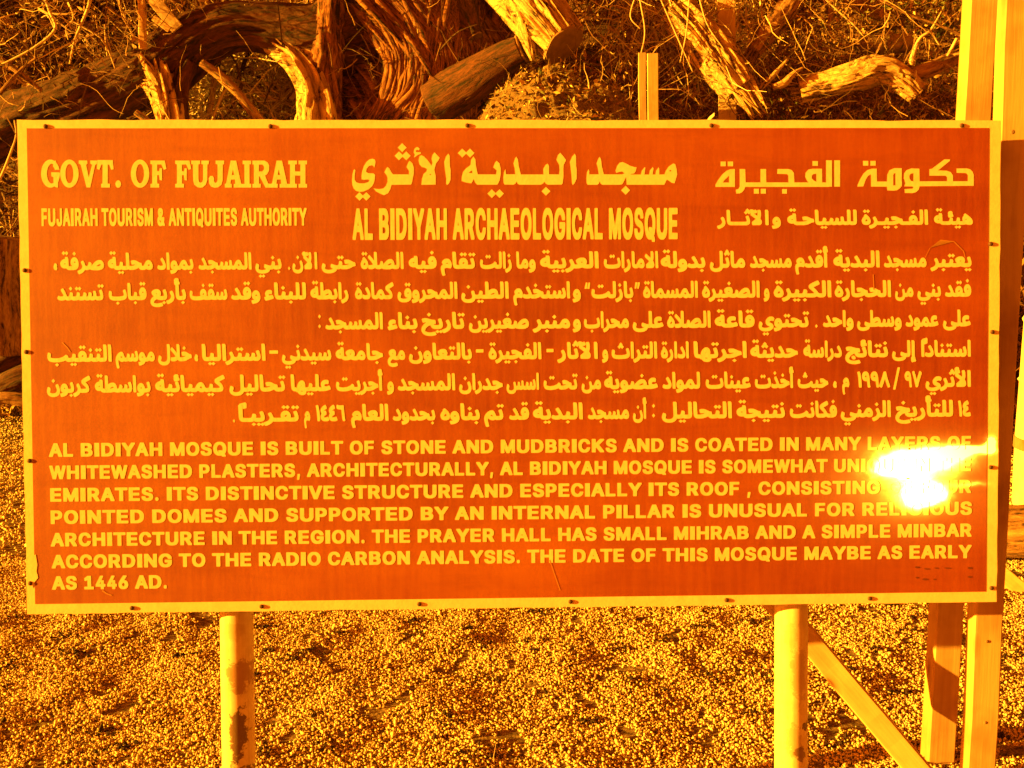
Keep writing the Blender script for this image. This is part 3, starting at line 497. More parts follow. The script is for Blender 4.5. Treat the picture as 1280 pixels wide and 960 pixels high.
# ---------------------------------------------------------------- the sign
GLYPHS = {
65165: [[[55,-30,116,-30,125,-24,128,-12,116,407,106,442,98,453,86,460,29,459,20,452,16,438,29,17,39,-16]]],
1600: [[[1,-32,181,-33,192,-30,211,-14,217,2,206,49,196,64,176,80,-11,80,-21,61,-26,14,-16,-18]]],
65267: [[[23,-154,68,-115,115,-154,172,-102,115,-52,70,-91,23,-52,-34,-102]],[[2,-32,65,-31,103,-22,123,-13,147,8,158,26,168,71,163,140,131,251,112,272,89,273,50,258,40,249,39,221,63,154,70,125,70,102,60,88,39,83,1,82,-17,72,-25,32,-22,0,-15,-18]]],
65228: [[[1,-32,81,-29,128,-18,162,-5,214,-23,283,-33,333,-33,355,-19,364,-2,364,16,356,46,343,67,324,80,269,85,288,138,288,173,268,230,246,255,221,270,195,278,124,278,82,265,58,253,21,224,10,208,5,190,10,161,27,117,56,89,-9,80,-18,72,-26,23,-24,0,-16,-18],[134,153,155,159,181,157,157,131]]],
65176: [[[1,-32,69,-31,97,-24,119,-13,146,-26,167,-31,245,-33,258,-27,273,-12,276,0,274,30,264,56,242,77,168,86,176,142,168,172,158,188,140,197,91,204,79,192,64,119,51,93,36,85,-9,80,-18,72,-26,23,-24,0,-16,-18]],[[72,243,117,289,164,243,221,304,164,363,118,317,72,363,15,304]]],
65170: [[[101,-152,157,-100,102,-50,44,-101]],[[1,-33,69,-29,97,-19,109,-10,129,-23,150,-29,224,-33,237,-29,254,-15,259,1,257,27,236,68,214,82,176,82,156,88,164,135,162,156,154,177,135,196,95,203,76,202,67,189,52,118,42,95,26,85,-11,81,-18,74,-26,22,-24,-1,-16,-19]]],
65198: [[[3,-147,21,-147,44,-141,87,-122,118,-104,164,-65,191,-25,214,-32,261,-32,287,-10,290,15,277,55,262,73,249,81,226,82,208,88,175,176,153,219,135,236,117,236,79,216,69,198,76,161,106,96,106,63,92,25,81,10,51,-15,-31,-49,-38,-56,-38,-78,-28,-104,-14,-132]]],
65251: [[[1,-32,50,-31,73,-22,95,-7,155,-27,217,-31,254,-20,279,-1,292,22,300,47,302,88,297,118,275,177,241,221,216,239,195,247,148,247,117,234,85,202,24,94,14,86,-11,80,-18,72,-26,23,-24,0,-16,-18],[151,94,164,114,184,127,193,124,207,106,201,92,186,85,169,85]]],
65204: [[[1,-32,57,-31,75,-26,100,-13,129,-28,153,-33,224,-31,260,-15,298,-31,362,-33,406,-20,426,-5,448,-20,476,-31,528,-33,552,-18,559,0,559,14,552,44,534,71,519,80,486,83,467,91,460,111,455,173,442,222,425,239,391,240,369,237,360,230,357,207,364,107,358,92,338,83,308,83,317,135,314,156,306,177,290,194,255,202,228,200,219,185,209,128,197,93,181,83,152,83,148,85,160,133,149,170,133,187,88,199,72,199,65,192,50,131,35,93,17,83,-11,80,-19,71,-26,23,-24,0,-16,-18]]],
65184: [[[153,-150,211,-99,155,-47,98,-98]],[[1,-32,74,-31,121,-23,183,-4,245,27,276,-9,306,-24,353,-33,400,-33,425,-18,433,0,433,13,425,44,408,71,393,80,351,83,340,151,321,172,291,173,275,179,183,227,155,237,119,244,64,244,20,234,12,225,12,195,29,136,48,118,129,123,151,117,100,97,47,85,-2,82,-17,74,-26,14,-16,-18]]],
65194: [[[105,-33,185,-31,218,-23,244,-8,267,-23,292,-31,337,-33,362,-20,371,-1,368,30,358,55,334,79,307,82,291,90,244,203,203,274,181,307,171,313,152,312,119,291,107,279,104,266,114,231,158,162,180,120,180,102,159,87,104,82,71,90,44,103,30,103,14,86,-5,46,2,11,14,-4,52,-23]]],
65247: [[[1,-32,59,-31,97,-20,125,3,140,40,145,111,133,406,123,442,105,459,43,459,34,451,31,440,43,97,33,86,-9,80,-19,71,-26,25,-24,0,-16,-18]]],
65172: [[[266,-32,310,-33,328,-25,336,-18,344,0,341,28,329,58,317,72,303,80,268,83,251,90,241,290,231,325,213,342,151,342,142,334,139,323,141,296,69,268,43,250,16,222,2,199,-8,164,-3,111,11,76,23,60,57,33,111,16,175,18,203,-11,219,-20],[102,142,140,165,148,163,148,138,132,135]],[[99,388,145,434,191,388,248,449,191,508,146,462,99,508,42,449]]],
65155: [[[53,-30,116,-30,125,-24,128,-14,118,350,105,401,138,414,147,433,132,492,119,512,121,536,113,566,99,585,78,593,40,593,12,583,-9,561,-20,531,-20,510,-13,483,-20,460,-12,424,-2,398,15,380,18,364,26,17,36,-16]]],
65239: [[[1,-32,102,-31,173,-18,205,-3,234,25,249,50,264,111,264,161,255,214,242,251,223,284,196,314,173,327,152,333,103,330,76,314,51,289,34,261,22,223,17,178,29,126,59,85,-9,80,-18,72,-26,23,-24,0,-16,-18],[120,182,133,205,145,211,158,207,164,195,162,178,126,176]],[[86,372,133,418,180,374,235,434,180,492,133,447,86,492,31,433]]],
65249: [[[44,-228,62,-228,102,-220,111,-212,114,-202,93,-111,86,-52,88,-32,99,-15,129,-4,164,-2,241,-16,257,-16,266,-9,281,22,290,81,283,131,271,171,239,225,211,247,183,260,129,262,89,250,40,206,19,169,17,155,25,125,47,99,9,65,-4,42,-14,0,-14,-38,0,-125,19,-196,27,-214],[191,120,171,117,122,121,132,131,161,142,178,138]]],
65166: [[[143,-32,195,-33,212,-25,221,-18,228,0,226,28,213,58,194,77,131,88,119,399,111,432,98,452,88,459,29,459,20,451,17,440,16,409,28,99,36,57,51,17,78,-13,101,-24]]],
65179: [[[1,-32,67,-31,104,-22,127,-11,146,6,156,24,167,59,164,133,137,234,128,258,111,275,94,275,48,258,41,251,38,238,41,216,64,149,71,111,66,93,54,86,-9,80,-18,72,-26,23,-24,0,-16,-18]],[[43,312,89,358,135,314,190,373,136,431,143,448,88,504,32,446,40,434,37,426,-13,373]]],
65246: [[[157,-147,220,-147,286,-134,322,-118,356,-91,374,-70,395,-27,413,-32,460,-32,480,-18,487,-7,487,27,466,68,444,81,407,87,399,98,389,408,379,443,360,460,299,460,290,452,287,441,301,51,293,16,278,-10,255,-27,210,-42,156,-44,126,-37,103,-26,92,-12,97,22,111,67,103,102,92,118,43,140,27,141,19,133,4,91,-8,36,-8,-1,-3,-26,16,-70,46,-103,78,-124,107,-136]]],
65169: [[[62,-152,121,-102,64,-50,6,-101]],[[1,-33,69,-29,111,-15,135,7,150,39,157,92,145,168,121,248,108,268,97,275,83,275,41,260,29,249,29,218,50,158,59,111,56,97,44,88,21,82,-9,82,-18,74,-26,22,-24,-1,-16,-19]]],
65261: [[[34,-146,57,-146,114,-136,166,-117,189,-104,220,-78,235,-59,250,-27,257,2,259,47,252,102,240,144,225,175,205,202,178,225,152,235,107,235,77,222,41,187,21,147,12,106,12,73,24,24,39,0,56,-15,83,-29,47,-39,12,-43,1,-52,-2,-65,10,-114,17,-131],[115,87,123,102,138,114,147,113,153,107,159,92,156,81,140,78,120,79]]],
65275: [[[70,-30,257,-28,280,-22,300,-11,325,22,333,57,328,100,318,130,288,181,307,269,307,345,302,395,292,437,273,459,212,455,201,444,198,421,207,317,199,270,52,381,33,379,1,335,0,307,16,276,150,174,103,123,46,78,43,64,45,3,53,-16]]],
65197: [[[3,-146,21,-146,56,-135,126,-98,165,-63,195,-15,204,28,199,102,177,172,153,220,135,237,119,237,76,215,66,197,74,164,106,97,106,61,92,24,79,6,46,-18,-31,-48,-38,-55,-38,-77,-28,-103,-14,-131]]],
65173: [[[190,-40,315,-41,430,-33,500,-18,545,4,562,22,577,48,584,78,584,121,572,180,550,246,537,267,527,273,506,273,471,261,459,251,458,223,477,171,487,128,481,112,473,104,427,85,330,73,182,73,135,81,104,91,92,104,106,171,96,208,86,220,70,228,41,235,17,233,8,223,-8,145,-3,81,16,31,46,-3,83,-22,132,-35]],[[242,253,289,297,336,253,391,313,336,370,289,326,242,370,187,311]]],
65268: [[[62,-154,108,-115,154,-154,211,-102,154,-52,109,-91,62,-52,6,-102]],[[1,-32,69,-31,102,-22,119,-13,146,-26,169,-31,245,-33,258,-27,273,-12,276,-1,274,30,264,56,242,77,168,86,176,142,168,172,158,188,143,197,91,204,79,191,64,118,51,93,24,83,-9,80,-18,72,-26,23,-24,0,-16,-18]]],
65199: [[[3,-146,21,-146,56,-135,126,-98,165,-63,195,-15,204,28,199,102,177,172,153,220,135,237,119,237,76,215,66,197,74,164,106,97,106,61,92,24,79,6,46,-18,-31,-48,-38,-55,-38,-77,-28,-103,-14,-131]],[[105,284,163,343,106,403,48,344]]],
65174: [[[190,-40,287,-41,377,-33,462,-14,521,10,542,-10,582,-27,623,-33,672,-33,696,-18,703,0,703,14,696,44,680,69,663,80,604,86,603,116,596,137,584,151,541,175,526,175,486,138,441,112,351,83,239,71,182,73,125,83,104,91,92,104,106,171,96,208,79,225,41,235,20,235,8,223,-8,145,-3,81,16,31,46,-3,83,-22,132,-35]],[[242,253,290,299,336,253,393,313,336,372,291,327,245,372,188,313]]],
65175: [[[1,-32,67,-31,104,-22,127,-11,146,6,156,24,167,59,164,133,137,234,128,258,111,275,94,275,48,258,41,251,38,238,41,216,64,149,71,111,66,93,54,86,-9,80,-18,72,-26,23,-24,0,-16,-18]],[[134,315,190,376,135,434,88,390,41,434,-14,377,2,356,41,317,88,361]]],
65240: [[[1,-32,90,-31,160,-19,238,-31,314,-33,325,-30,344,-14,350,11,340,49,311,80,270,83,276,126,269,168,252,213,211,261,171,280,117,280,82,265,44,227,32,203,21,161,26,109,35,83,-11,80,-21,61,-26,21,-24,0,-16,-18],[125,127,135,148,156,161,166,158,173,151,173,141,164,124,142,107,136,105,126,113]],[[101,322,146,368,192,322,249,382,192,441,147,396,101,441,44,382]]],
65235: [[[1,-32,102,-31,173,-18,205,-3,234,25,249,50,264,111,264,161,255,214,242,251,223,284,196,314,173,327,152,333,103,330,76,314,51,289,34,261,22,223,17,178,29,126,59,85,-9,80,-18,72,-26,23,-24,0,-16,-18],[120,182,133,205,145,211,158,207,164,195,162,178,126,176]],[[132,372,188,433,133,491,75,432]]],
65258: [[[266,-32,310,-33,328,-25,336,-18,344,0,341,28,329,58,317,72,303,80,268,83,251,90,241,290,231,325,213,342,151,342,142,334,139,323,141,296,69,268,43,250,16,222,2,199,-8,164,-3,111,11,76,23,60,57,33,111,16,175,18,203,-11,219,-20],[102,142,140,165,148,163,148,138,132,135]]],
65212: [[[234,-39,369,-37,419,-29,460,-15,514,-29,583,-33,597,-29,614,-15,619,11,609,48,593,71,571,82,534,83,533,127,521,172,499,208,477,230,452,246,426,253,364,253,322,241,259,202,197,142,152,87,160,132,149,170,130,189,93,199,75,198,67,191,47,116,35,95,9,82,-11,81,-18,74,-26,23,-24,-1,-16,-19,1,-33,62,-29,85,-21,104,-8,122,-19,153,-29],[301,77,332,103,375,127,410,135,436,125,427,108,397,90,350,78]]],
65276: [[[63,-32,121,-33,164,-27,206,-12,236,10,254,-9,277,-22,310,-31,378,-33,389,-29,406,-14,412,2,409,23,402,49,391,64,371,80,326,83,312,90,300,406,290,442,273,458,212,459,202,449,200,388,206,210,146,281,56,368,39,368,1,327,-2,314,8,279,108,179,164,109,142,95,119,88,86,83,21,85,13,77,2,23,10,-8,29,-26]]],
65171: [[[102,-30,165,-28,206,-11,222,3,238,32,249,72,249,100,234,164,208,214,185,243,133,296,110,314,94,314,77,301,54,273,53,239,30,214,9,178,-8,124,-8,95,7,36,29,2,61,-20],[92,94,109,130,131,156,153,128,153,112,148,101,122,86,104,86,95,89]],[[78,346,123,392,170,346,226,407,170,466,124,420,78,466,21,407]]],
65187: [[[1,-32,74,-31,131,-21,183,-4,282,46,342,60,349,67,352,80,345,135,337,156,321,172,291,173,275,179,183,227,145,240,114,245,69,245,20,234,13,227,10,209,19,161,37,125,48,119,126,123,151,117,83,92,31,83,3,83,-17,74,-26,14,-16,-18]]],
65264: [[[169,-147,239,-147,294,-141,355,-124,399,-101,429,-74,445,-33,469,-29,488,-11,492,1,489,29,471,65,449,81,413,84,296,122,278,121,269,112,256,60,264,25,285,1,331,-13,300,-29,260,-40,208,-46,168,-44,116,-31,92,-13,97,22,111,67,103,102,93,116,41,141,24,139,19,133,4,91,-8,36,-8,-1,7,-54,30,-88,59,-112,99,-132]]],
65269: [[[70,-30,257,-28,285,-20,303,-9,326,22,333,57,329,100,318,130,288,181,307,271,307,343,302,393,292,437,273,459,212,455,198,444,195,431,205,374,207,321,198,269,106,341,159,348,195,375,198,388,190,418,165,455,154,464,138,464,114,453,98,453,50,474,7,474,-22,458,-47,430,-50,417,-40,382,-13,356,6,347,-2,322,6,291,15,277,150,174,105,126,46,78,43,64,45,3,53,-16]]],
65253: [[[164,-146,230,-146,293,-133,333,-114,365,-87,386,-55,403,11,399,71,372,161,350,206,334,222,311,222,276,203,266,194,266,164,301,68,301,30,296,12,278,-15,258,-28,227,-39,206,-43,158,-43,105,-27,92,-11,97,21,110,66,100,106,81,125,44,140,26,139,16,127,1,83,-8,33,-8,-2,7,-55,30,-89,59,-113,107,-135]],[[197,250,253,311,196,371,140,309]]],
46: [[[-10,0,45,-55,100,0,45,55]]],
65256: [[[1,-32,62,-31,80,-26,109,-11,148,-29,179,-33,226,-33,236,-29,254,-14,259,0,257,28,236,69,219,80,169,83,156,88,164,135,162,156,154,177,137,194,93,204,76,202,67,190,44,98,30,86,-9,80,-18,72,-26,23,-24,0,-16,-18]],[[91,243,149,302,92,363,34,304]]],
65266: [[[149,-268,195,-229,241,-268,298,-217,241,-166,196,-205,149,-166,92,-217]],[[171,-147,237,-147,294,-141,355,-124,399,-101,429,-74,445,-33,469,-29,488,-11,492,0,489,29,471,65,449,81,413,84,296,122,278,121,269,112,256,60,264,25,285,1,331,-13,305,-27,260,-40,206,-46,168,-44,128,-35,104,-25,92,-13,97,22,111,67,103,102,93,116,41,141,24,139,19,133,4,91,-8,36,-8,-2,7,-54,31,-89,66,-116,107,-135]]],
65252: [[[191,-39,243,-38,281,-18,322,-32,369,-32,394,-13,397,17,390,48,374,70,355,81,325,85,313,94,266,190,232,232,202,248,157,250,120,236,85,204,65,176,22,95,14,87,-11,81,-18,74,-26,13,-16,-19,3,-34,43,-32,61,-27,102,5,146,-25],[210,89,210,79,196,73,165,85,153,98,171,123,188,129,197,121]]],
65262: [[[34,-146,57,-146,114,-136,166,-117,189,-104,220,-78,248,-34,311,-30,327,-19,333,-8,333,28,321,58,297,80,256,81,250,118,223,182,200,209,162,233,107,235,77,222,41,187,19,140,12,109,12,76,22,33,39,5,59,-13,89,-27,47,-39,12,-43,1,-52,-2,-65,10,-114,17,-131],[117,91,130,109,145,114,156,103,159,83,124,83,117,86]]],
65193: [[[105,-33,185,-31,232,-17,265,14,283,63,278,118,256,184,220,250,181,307,171,313,152,312,119,291,107,279,104,266,114,231,160,162,180,124,183,113,180,102,159,87,104,82,71,90,44,103,30,103,14,86,-5,46,2,11,14,-4,52,-23]]],
65188: [[[1,-32,74,-31,131,-21,183,-4,245,27,278,-11,306,-24,353,-33,402,-33,425,-18,433,0,433,14,425,44,408,71,393,80,351,84,340,151,321,172,291,173,275,179,183,227,155,237,117,245,67,245,29,237,13,227,10,214,12,195,29,136,48,119,126,123,151,117,83,92,31,83,3,83,-17,74,-26,14,-16,-18]]],
65248: [[[1,-32,59,-31,80,-26,111,-11,150,-31,202,-33,224,-19,233,-2,231,30,213,67,194,80,164,83,145,92,136,406,125,442,107,459,45,459,36,451,33,440,43,95,31,85,-11,80,-19,71,-26,25,-24,0,-16,-18]]],
65211: [[[234,-39,340,-39,409,-31,471,-10,508,20,523,45,533,78,533,127,511,191,477,230,452,246,426,253,364,253,322,241,291,224,245,190,197,142,152,87,159,134,152,165,141,180,130,189,93,199,76,199,68,192,47,116,35,95,9,82,-11,81,-18,74,-26,16,-16,-19,1,-33,31,-33,71,-27,104,-8,122,-19,153,-29],[301,77,332,103,375,127,410,135,436,125,427,108,397,90,350,78]]],
1548: [[[85,-32,120,-32,134,-28,150,-12,156,7,153,33,142,64,153,95,145,128,131,147,91,167,76,166,64,154,40,109,27,64,30,29,42,-3,62,-23]]],
65254: [[[161,-147,230,-147,265,-143,298,-134,334,-118,366,-91,384,-68,398,-29,460,-32,480,-18,486,-9,489,3,487,27,474,57,453,78,411,84,393,93,369,176,356,196,348,202,325,203,290,193,278,183,277,153,301,60,301,17,288,-11,276,-22,248,-35,222,-42,180,-46,156,-44,126,-37,97,-23,92,-12,94,10,111,67,103,102,84,124,43,140,27,141,19,133,4,91,-8,34,-3,-28,9,-60,33,-92,59,-114,107,-136]],[[195,251,253,310,196,369,140,310]]],
65244: [[[1,-32,98,-33,138,-29,171,-20,204,-1,232,-18,262,-29,286,-33,324,-33,341,-25,354,-10,357,2,355,28,334,69,318,80,276,85,245,101,189,188,118,262,264,338,273,348,276,361,268,392,247,437,230,453,210,453,82,389,26,352,-2,322,-10,276,3,233,110,129,133,99,123,91,102,85,-9,80,-17,74,-26,14,-16,-18]]],
65232: [[[1,-32,81,-29,128,-18,162,-5,214,-23,283,-33,333,-33,355,-19,364,-2,364,16,356,46,343,67,324,80,269,85,288,138,288,173,268,230,246,255,221,270,195,278,124,278,82,265,58,253,21,224,10,208,5,190,10,161,27,117,56,89,-9,80,-18,72,-26,23,-24,0,-16,-18],[134,153,155,159,181,157,157,131]],[[162,319,221,379,164,439,106,380]]],
8221: [[[48,300,101,299,117,314,170,504,167,517,156,527,80,528,62,510,33,328,36,309]],[[171,300,225,299,241,314,292,497,291,513,277,527,202,528,186,513,156,332,157,314]]],
8220: [[[48,300,123,299,135,308,141,319,170,504,167,517,156,527,102,528,86,513,33,325,36,309]],[[171,300,247,299,263,314,292,492,291,513,277,527,226,528,213,519,207,508,156,328,159,309]]],
65203: [[[1,-32,57,-31,75,-26,100,-13,129,-28,155,-33,224,-31,262,-15,300,-31,367,-33,390,-28,414,-18,439,4,449,22,462,78,452,159,423,253,404,272,386,273,348,261,334,249,333,219,364,118,359,93,338,83,308,83,317,135,314,156,306,177,290,194,255,202,228,200,219,185,209,128,197,93,181,83,152,83,149,85,160,133,149,170,133,187,88,199,72,199,65,192,50,131,35,93,17,83,-11,80,-19,71,-26,23,-24,0,-16,-18]]],
65192: [[[1,-32,74,-31,131,-21,183,-4,245,27,278,-11,306,-24,353,-33,402,-33,425,-18,433,0,433,14,425,44,408,71,393,80,351,84,340,151,321,172,291,173,275,179,183,227,155,237,117,245,67,245,29,237,13,227,10,214,12,195,29,136,48,119,126,123,151,117,83,92,31,83,3,83,-17,74,-26,14,-16,-18]],[[91,286,150,345,93,404,36,345]]],
65220: [[[1,-32,200,-31,257,-25,312,-13,369,-29,445,-33,470,-17,476,-2,474,30,464,56,437,80,401,84,400,123,387,170,363,212,325,242,288,254,222,252,184,239,127,205,119,406,109,442,90,459,31,459,22,451,19,440,28,100,16,81,-9,80,-18,72,-26,21,-18,-14],[175,85,217,115,260,133,286,133,300,126,283,107,252,95,205,85]]],
65237: [[[166,-124,265,-123,334,-108,385,-83,416,-57,436,-29,451,10,458,55,458,110,451,153,436,200,419,231,397,258,365,278,306,281,276,269,242,235,220,191,211,129,223,73,235,51,254,30,278,15,314,7,288,-7,249,-18,215,-22,163,-20,116,-7,97,8,94,22,97,41,120,103,110,143,91,162,62,176,39,179,26,169,11,140,-6,79,-8,27,-1,-12,19,-52,51,-85,83,-104,127,-119],[314,131,324,151,337,160,349,158,358,143,358,132,351,127,325,124]],[[280,323,327,367,374,323,429,383,374,440,326,397,280,442,223,383]]],
65243: [[[1,-32,102,-33,150,-27,192,-12,213,4,225,24,233,50,233,88,218,144,204,172,179,207,122,265,264,338,273,348,276,361,268,392,247,437,230,453,210,453,75,384,26,352,-2,322,-10,276,1,238,14,220,74,171,127,119,136,102,128,93,90,83,-9,80,-17,74,-26,14,-16,-18]]],
65152: [[[25,-59,43,-59,127,-39,231,-8,245,2,246,32,226,84,212,103,203,108,189,108,131,87,108,101,112,114,127,124,153,128,186,123,195,131,205,187,195,222,178,239,143,247,105,246,75,239,52,226,29,202,16,179,8,149,8,116,26,54,-6,46,-13,39,-16,25,4,-39]]],
65234: [[[190,-40,306,-41,387,-37,453,-31,515,-19,592,-31,675,-33,700,-16,706,16,698,46,680,71,665,80,628,84,632,140,617,194,603,223,585,245,565,263,537,278,508,283,466,278,440,265,408,236,390,206,380,168,380,131,393,81,358,76,253,71,184,73,135,81,104,91,92,104,106,171,96,208,79,225,41,235,20,235,8,223,-8,145,-3,81,16,31,46,-3,83,-22,132,-35],[480,120,499,153,515,161,529,153,532,147,529,136,512,114,495,105]],[[502,322,560,380,503,440,447,382]]],
65156: [[[142,-32,194,-33,211,-25,222,-14,227,0,225,28,212,58,193,77,130,88,118,366,107,402,134,412,143,422,146,435,144,454,131,494,118,514,118,552,102,583,82,592,35,592,19,587,-4,569,-20,530,-20,509,-13,483,-20,461,-13,426,-3,400,18,380,25,145,32,69,54,10,74,-11,100,-24]]],
65226: [[[150,-228,234,-227,308,-210,339,-198,348,-190,351,-178,349,-162,329,-120,308,-104,292,-104,213,-124,170,-127,118,-119,95,-111,82,-102,80,-95,85,-74,105,-46,166,-3,200,-18,242,-28,280,-33,337,-33,350,-28,364,-17,370,-2,362,44,345,72,330,81,269,84,284,121,289,147,287,181,277,213,260,240,242,258,222,270,196,278,132,278,102,270,54,247,19,211,13,179,26,134,41,109,74,80,20,29,7,11,-8,-15,-20,-57,-20,-93,-13,-124,4,-159,24,-183,45,-198,83,-216],[143,154,166,159,179,158,158,139]]],
65167: [[[287,-162,345,-112,289,-61,231,-111]],[[204,-41,351,-40,453,-29,505,-17,552,10,567,28,577,49,584,77,584,123,568,196,548,253,537,268,527,275,511,275,469,260,459,250,458,223,484,144,487,123,480,110,467,99,441,89,353,75,194,73,149,77,111,88,96,96,92,104,103,165,93,208,74,227,37,237,17,235,9,224,4,206,-8,144,-3,80,16,30,43,-2,90,-25,137,-35]]],
65227: [[[1,-32,95,-31,174,-21,264,3,294,14,304,24,307,37,299,68,280,113,264,130,245,130,199,110,171,104,134,119,122,133,133,160,151,170,171,176,231,171,242,181,252,235,244,265,233,282,207,292,171,297,114,292,70,270,39,237,26,209,19,168,24,126,38,85,24,81,-11,80,-21,61,-26,21,-24,0,-16,-18]]],
65265: [[[166,-268,211,-229,260,-266,302,-231,315,-215,260,-166,213,-204,166,-166,111,-216]],[[169,-147,258,-145,322,-131,384,-100,424,-64,438,-39,446,-8,441,19,429,50,406,75,391,85,309,124,335,147,370,162,391,162,423,151,437,151,445,157,468,212,458,247,438,266,391,284,327,281,295,269,266,250,221,200,209,176,201,146,204,98,216,65,241,36,264,20,325,-6,305,-19,253,-38,218,-44,166,-44,135,-38,107,-27,92,-12,97,22,110,65,100,107,84,124,41,141,26,140,19,133,4,91,-8,34,-3,-28,9,-60,34,-93,78,-124,118,-139]]],
65190: [[[185,-228,256,-229,336,-214,369,-202,377,-196,380,-184,377,-168,355,-120,337,-106,323,-106,291,-115,234,-126,189,-126,139,-117,98,-100,82,-83,82,-51,100,-13,124,19,166,54,218,81,245,22,283,-14,300,-22,335,-30,408,-33,418,-29,436,-14,441,5,437,31,427,56,405,78,342,86,321,93,309,103,308,109,355,112,365,131,365,171,361,195,353,216,336,232,256,240,127,281,68,283,16,273,-3,261,-6,238,1,198,9,174,20,159,30,152,42,152,82,162,107,160,48,112,4,51,-8,21,-20,-29,-20,-67,-13,-99,7,-141,34,-173,57,-190,102,-212,142,-223]],[[185,322,241,383,184,442,128,381]]],
58: [[[79,4,137,64,80,124,22,65]],[[79,283,137,342,80,403,22,343]]],
1611: [[[24,322,43,321,150,352,173,360,180,367,183,473,175,504,163,520,155,526,133,526,10,489,1,480,-2,374,8,339]]],
65159: [[[39,-182,57,-183,164,-156,174,-140,157,-89,143,-72,143,-39,129,-15,117,406,107,441,88,458,29,458,20,451,17,439,27,37,36,-11,10,-39,5,-72,11,-98,5,-114,18,-160,31,-177]]],
65255: [[[1,-32,43,-33,94,-22,127,-3,147,31,157,90,145,168,118,253,108,269,97,275,83,275,36,258,29,249,29,216,52,149,59,111,52,91,28,83,-9,80,-18,72,-26,23,-24,0,-16,-18]],[[74,315,132,374,76,434,19,376]]],
65163: [[[1,-32,43,-33,94,-22,127,-3,147,31,157,90,145,168,118,253,108,269,97,275,83,275,36,258,29,249,29,216,52,149,59,111,52,91,28,83,-9,80,-18,72,-26,23,-24,0,-16,-18]],[[22,269,38,269,117,290,144,300,154,310,155,337,142,375,126,400,126,437,118,458,99,477,86,480,38,478,16,467,-4,444,-12,416,-5,371,-12,350,3,291]]],
65182: [[[185,-228,256,-229,336,-214,369,-202,377,-196,380,-184,377,-168,355,-120,337,-106,323,-106,291,-115,234,-126,189,-126,139,-117,98,-100,82,-83,82,-51,100,-13,124,19,166,54,218,81,245,22,283,-14,300,-22,335,-30,408,-33,418,-29,436,-14,441,5,437,31,427,56,405,78,342,86,321,93,309,103,308,109,355,112,365,131,365,171,361,195,353,216,336,232,256,240,127,281,68,283,16,273,-3,261,-6,238,1,198,9,174,20,159,30,152,42,152,82,162,107,160,48,112,4,51,-8,21,-20,-29,-20,-67,-13,-99,7,-141,34,-173,57,-190,102,-212,142,-223]],[[190,-93,215,-93,233,-86,246,-72,251,-49,241,-15,226,5,199,21,173,21,147,1,139,-17,139,-30,154,-68,170,-84]]],
65180: [[[1,-32,69,-31,97,-24,119,-13,146,-26,167,-31,245,-33,258,-27,273,-12,276,0,274,30,264,56,242,77,168,86,176,142,168,172,158,188,140,197,91,204,79,192,64,119,51,93,36,85,-9,80,-18,72,-26,23,-24,0,-16,-18]],[[72,241,117,287,164,241,221,300,165,360,174,374,118,432,61,374,71,360,15,301]]],
65183: [[[165,-150,223,-99,166,-48,108,-98]],[[1,-32,74,-31,138,-19,183,-4,282,46,342,60,349,67,352,80,345,135,337,156,321,172,291,173,275,179,183,227,136,242,64,244,20,234,13,227,10,209,19,161,37,125,48,118,129,123,151,117,100,97,47,85,-2,82,-17,74,-26,14,-16,-18]]],
65260: [[[163,-139,214,-140,255,-126,287,-95,297,-57,294,-33,326,-32,340,-26,352,-14,357,5,347,49,329,72,314,81,263,84,269,114,269,162,254,218,242,240,220,265,199,278,176,283,143,281,120,271,70,221,46,175,36,145,26,105,21,39,-28,-12,27,-62,42,-53,60,-82,97,-116,122,-129],[196,-24,200,-26,194,-32,167,-36,139,-28,131,-20,155,-16],[141,111,166,149,156,120,144,108]]],
65177: [[[190,-40,315,-41,430,-33,500,-18,545,4,562,22,577,48,584,78,584,121,572,180,550,246,537,267,527,273,506,273,471,261,459,251,458,223,477,171,487,128,481,112,473,104,427,85,330,73,182,73,135,81,104,91,92,104,106,171,96,208,86,220,70,228,41,235,17,233,8,223,-8,145,-3,81,16,31,46,-3,83,-22,132,-35]],[[245,250,289,294,336,250,391,309,338,367,347,383,291,441,234,383,243,369,188,311]]],
8211: [[[-4,169,352,169,369,186,369,247,360,260,350,264,-2,264,-15,255,-19,245,-19,186]]],
65236: [[[1,-32,90,-31,160,-19,238,-31,314,-33,325,-30,344,-14,350,11,340,49,311,80,270,83,276,126,269,168,252,213,211,261,171,280,117,280,82,265,44,227,32,203,21,161,26,109,35,83,-11,80,-21,61,-26,21,-24,0,-16,-18],[125,127,135,148,156,161,166,158,173,151,173,141,164,124,142,107,136,105,126,113]],[[146,322,204,381,147,441,89,382]]],
65191: [[[1,-32,74,-31,131,-21,183,-4,282,46,342,60,349,67,352,80,345,135,337,156,321,172,291,173,275,179,183,227,145,240,114,245,69,245,20,234,13,227,10,209,19,161,37,125,48,119,126,123,151,117,83,92,31,83,3,83,-17,74,-26,14,-16,-18]],[[98,284,156,343,99,403,41,344]]],
65245: [[[161,-147,244,-145,303,-128,326,-115,358,-86,377,-58,387,-32,399,27,392,377,381,438,371,454,360,460,299,460,290,452,287,441,299,174,299,67,291,22,271,-16,234,-37,203,-44,156,-44,116,-33,96,-20,92,-12,97,22,111,67,103,102,92,118,43,140,27,141,19,133,4,91,-8,36,-8,-2,-3,-28,14,-68,36,-95,78,-124,125,-141]]],
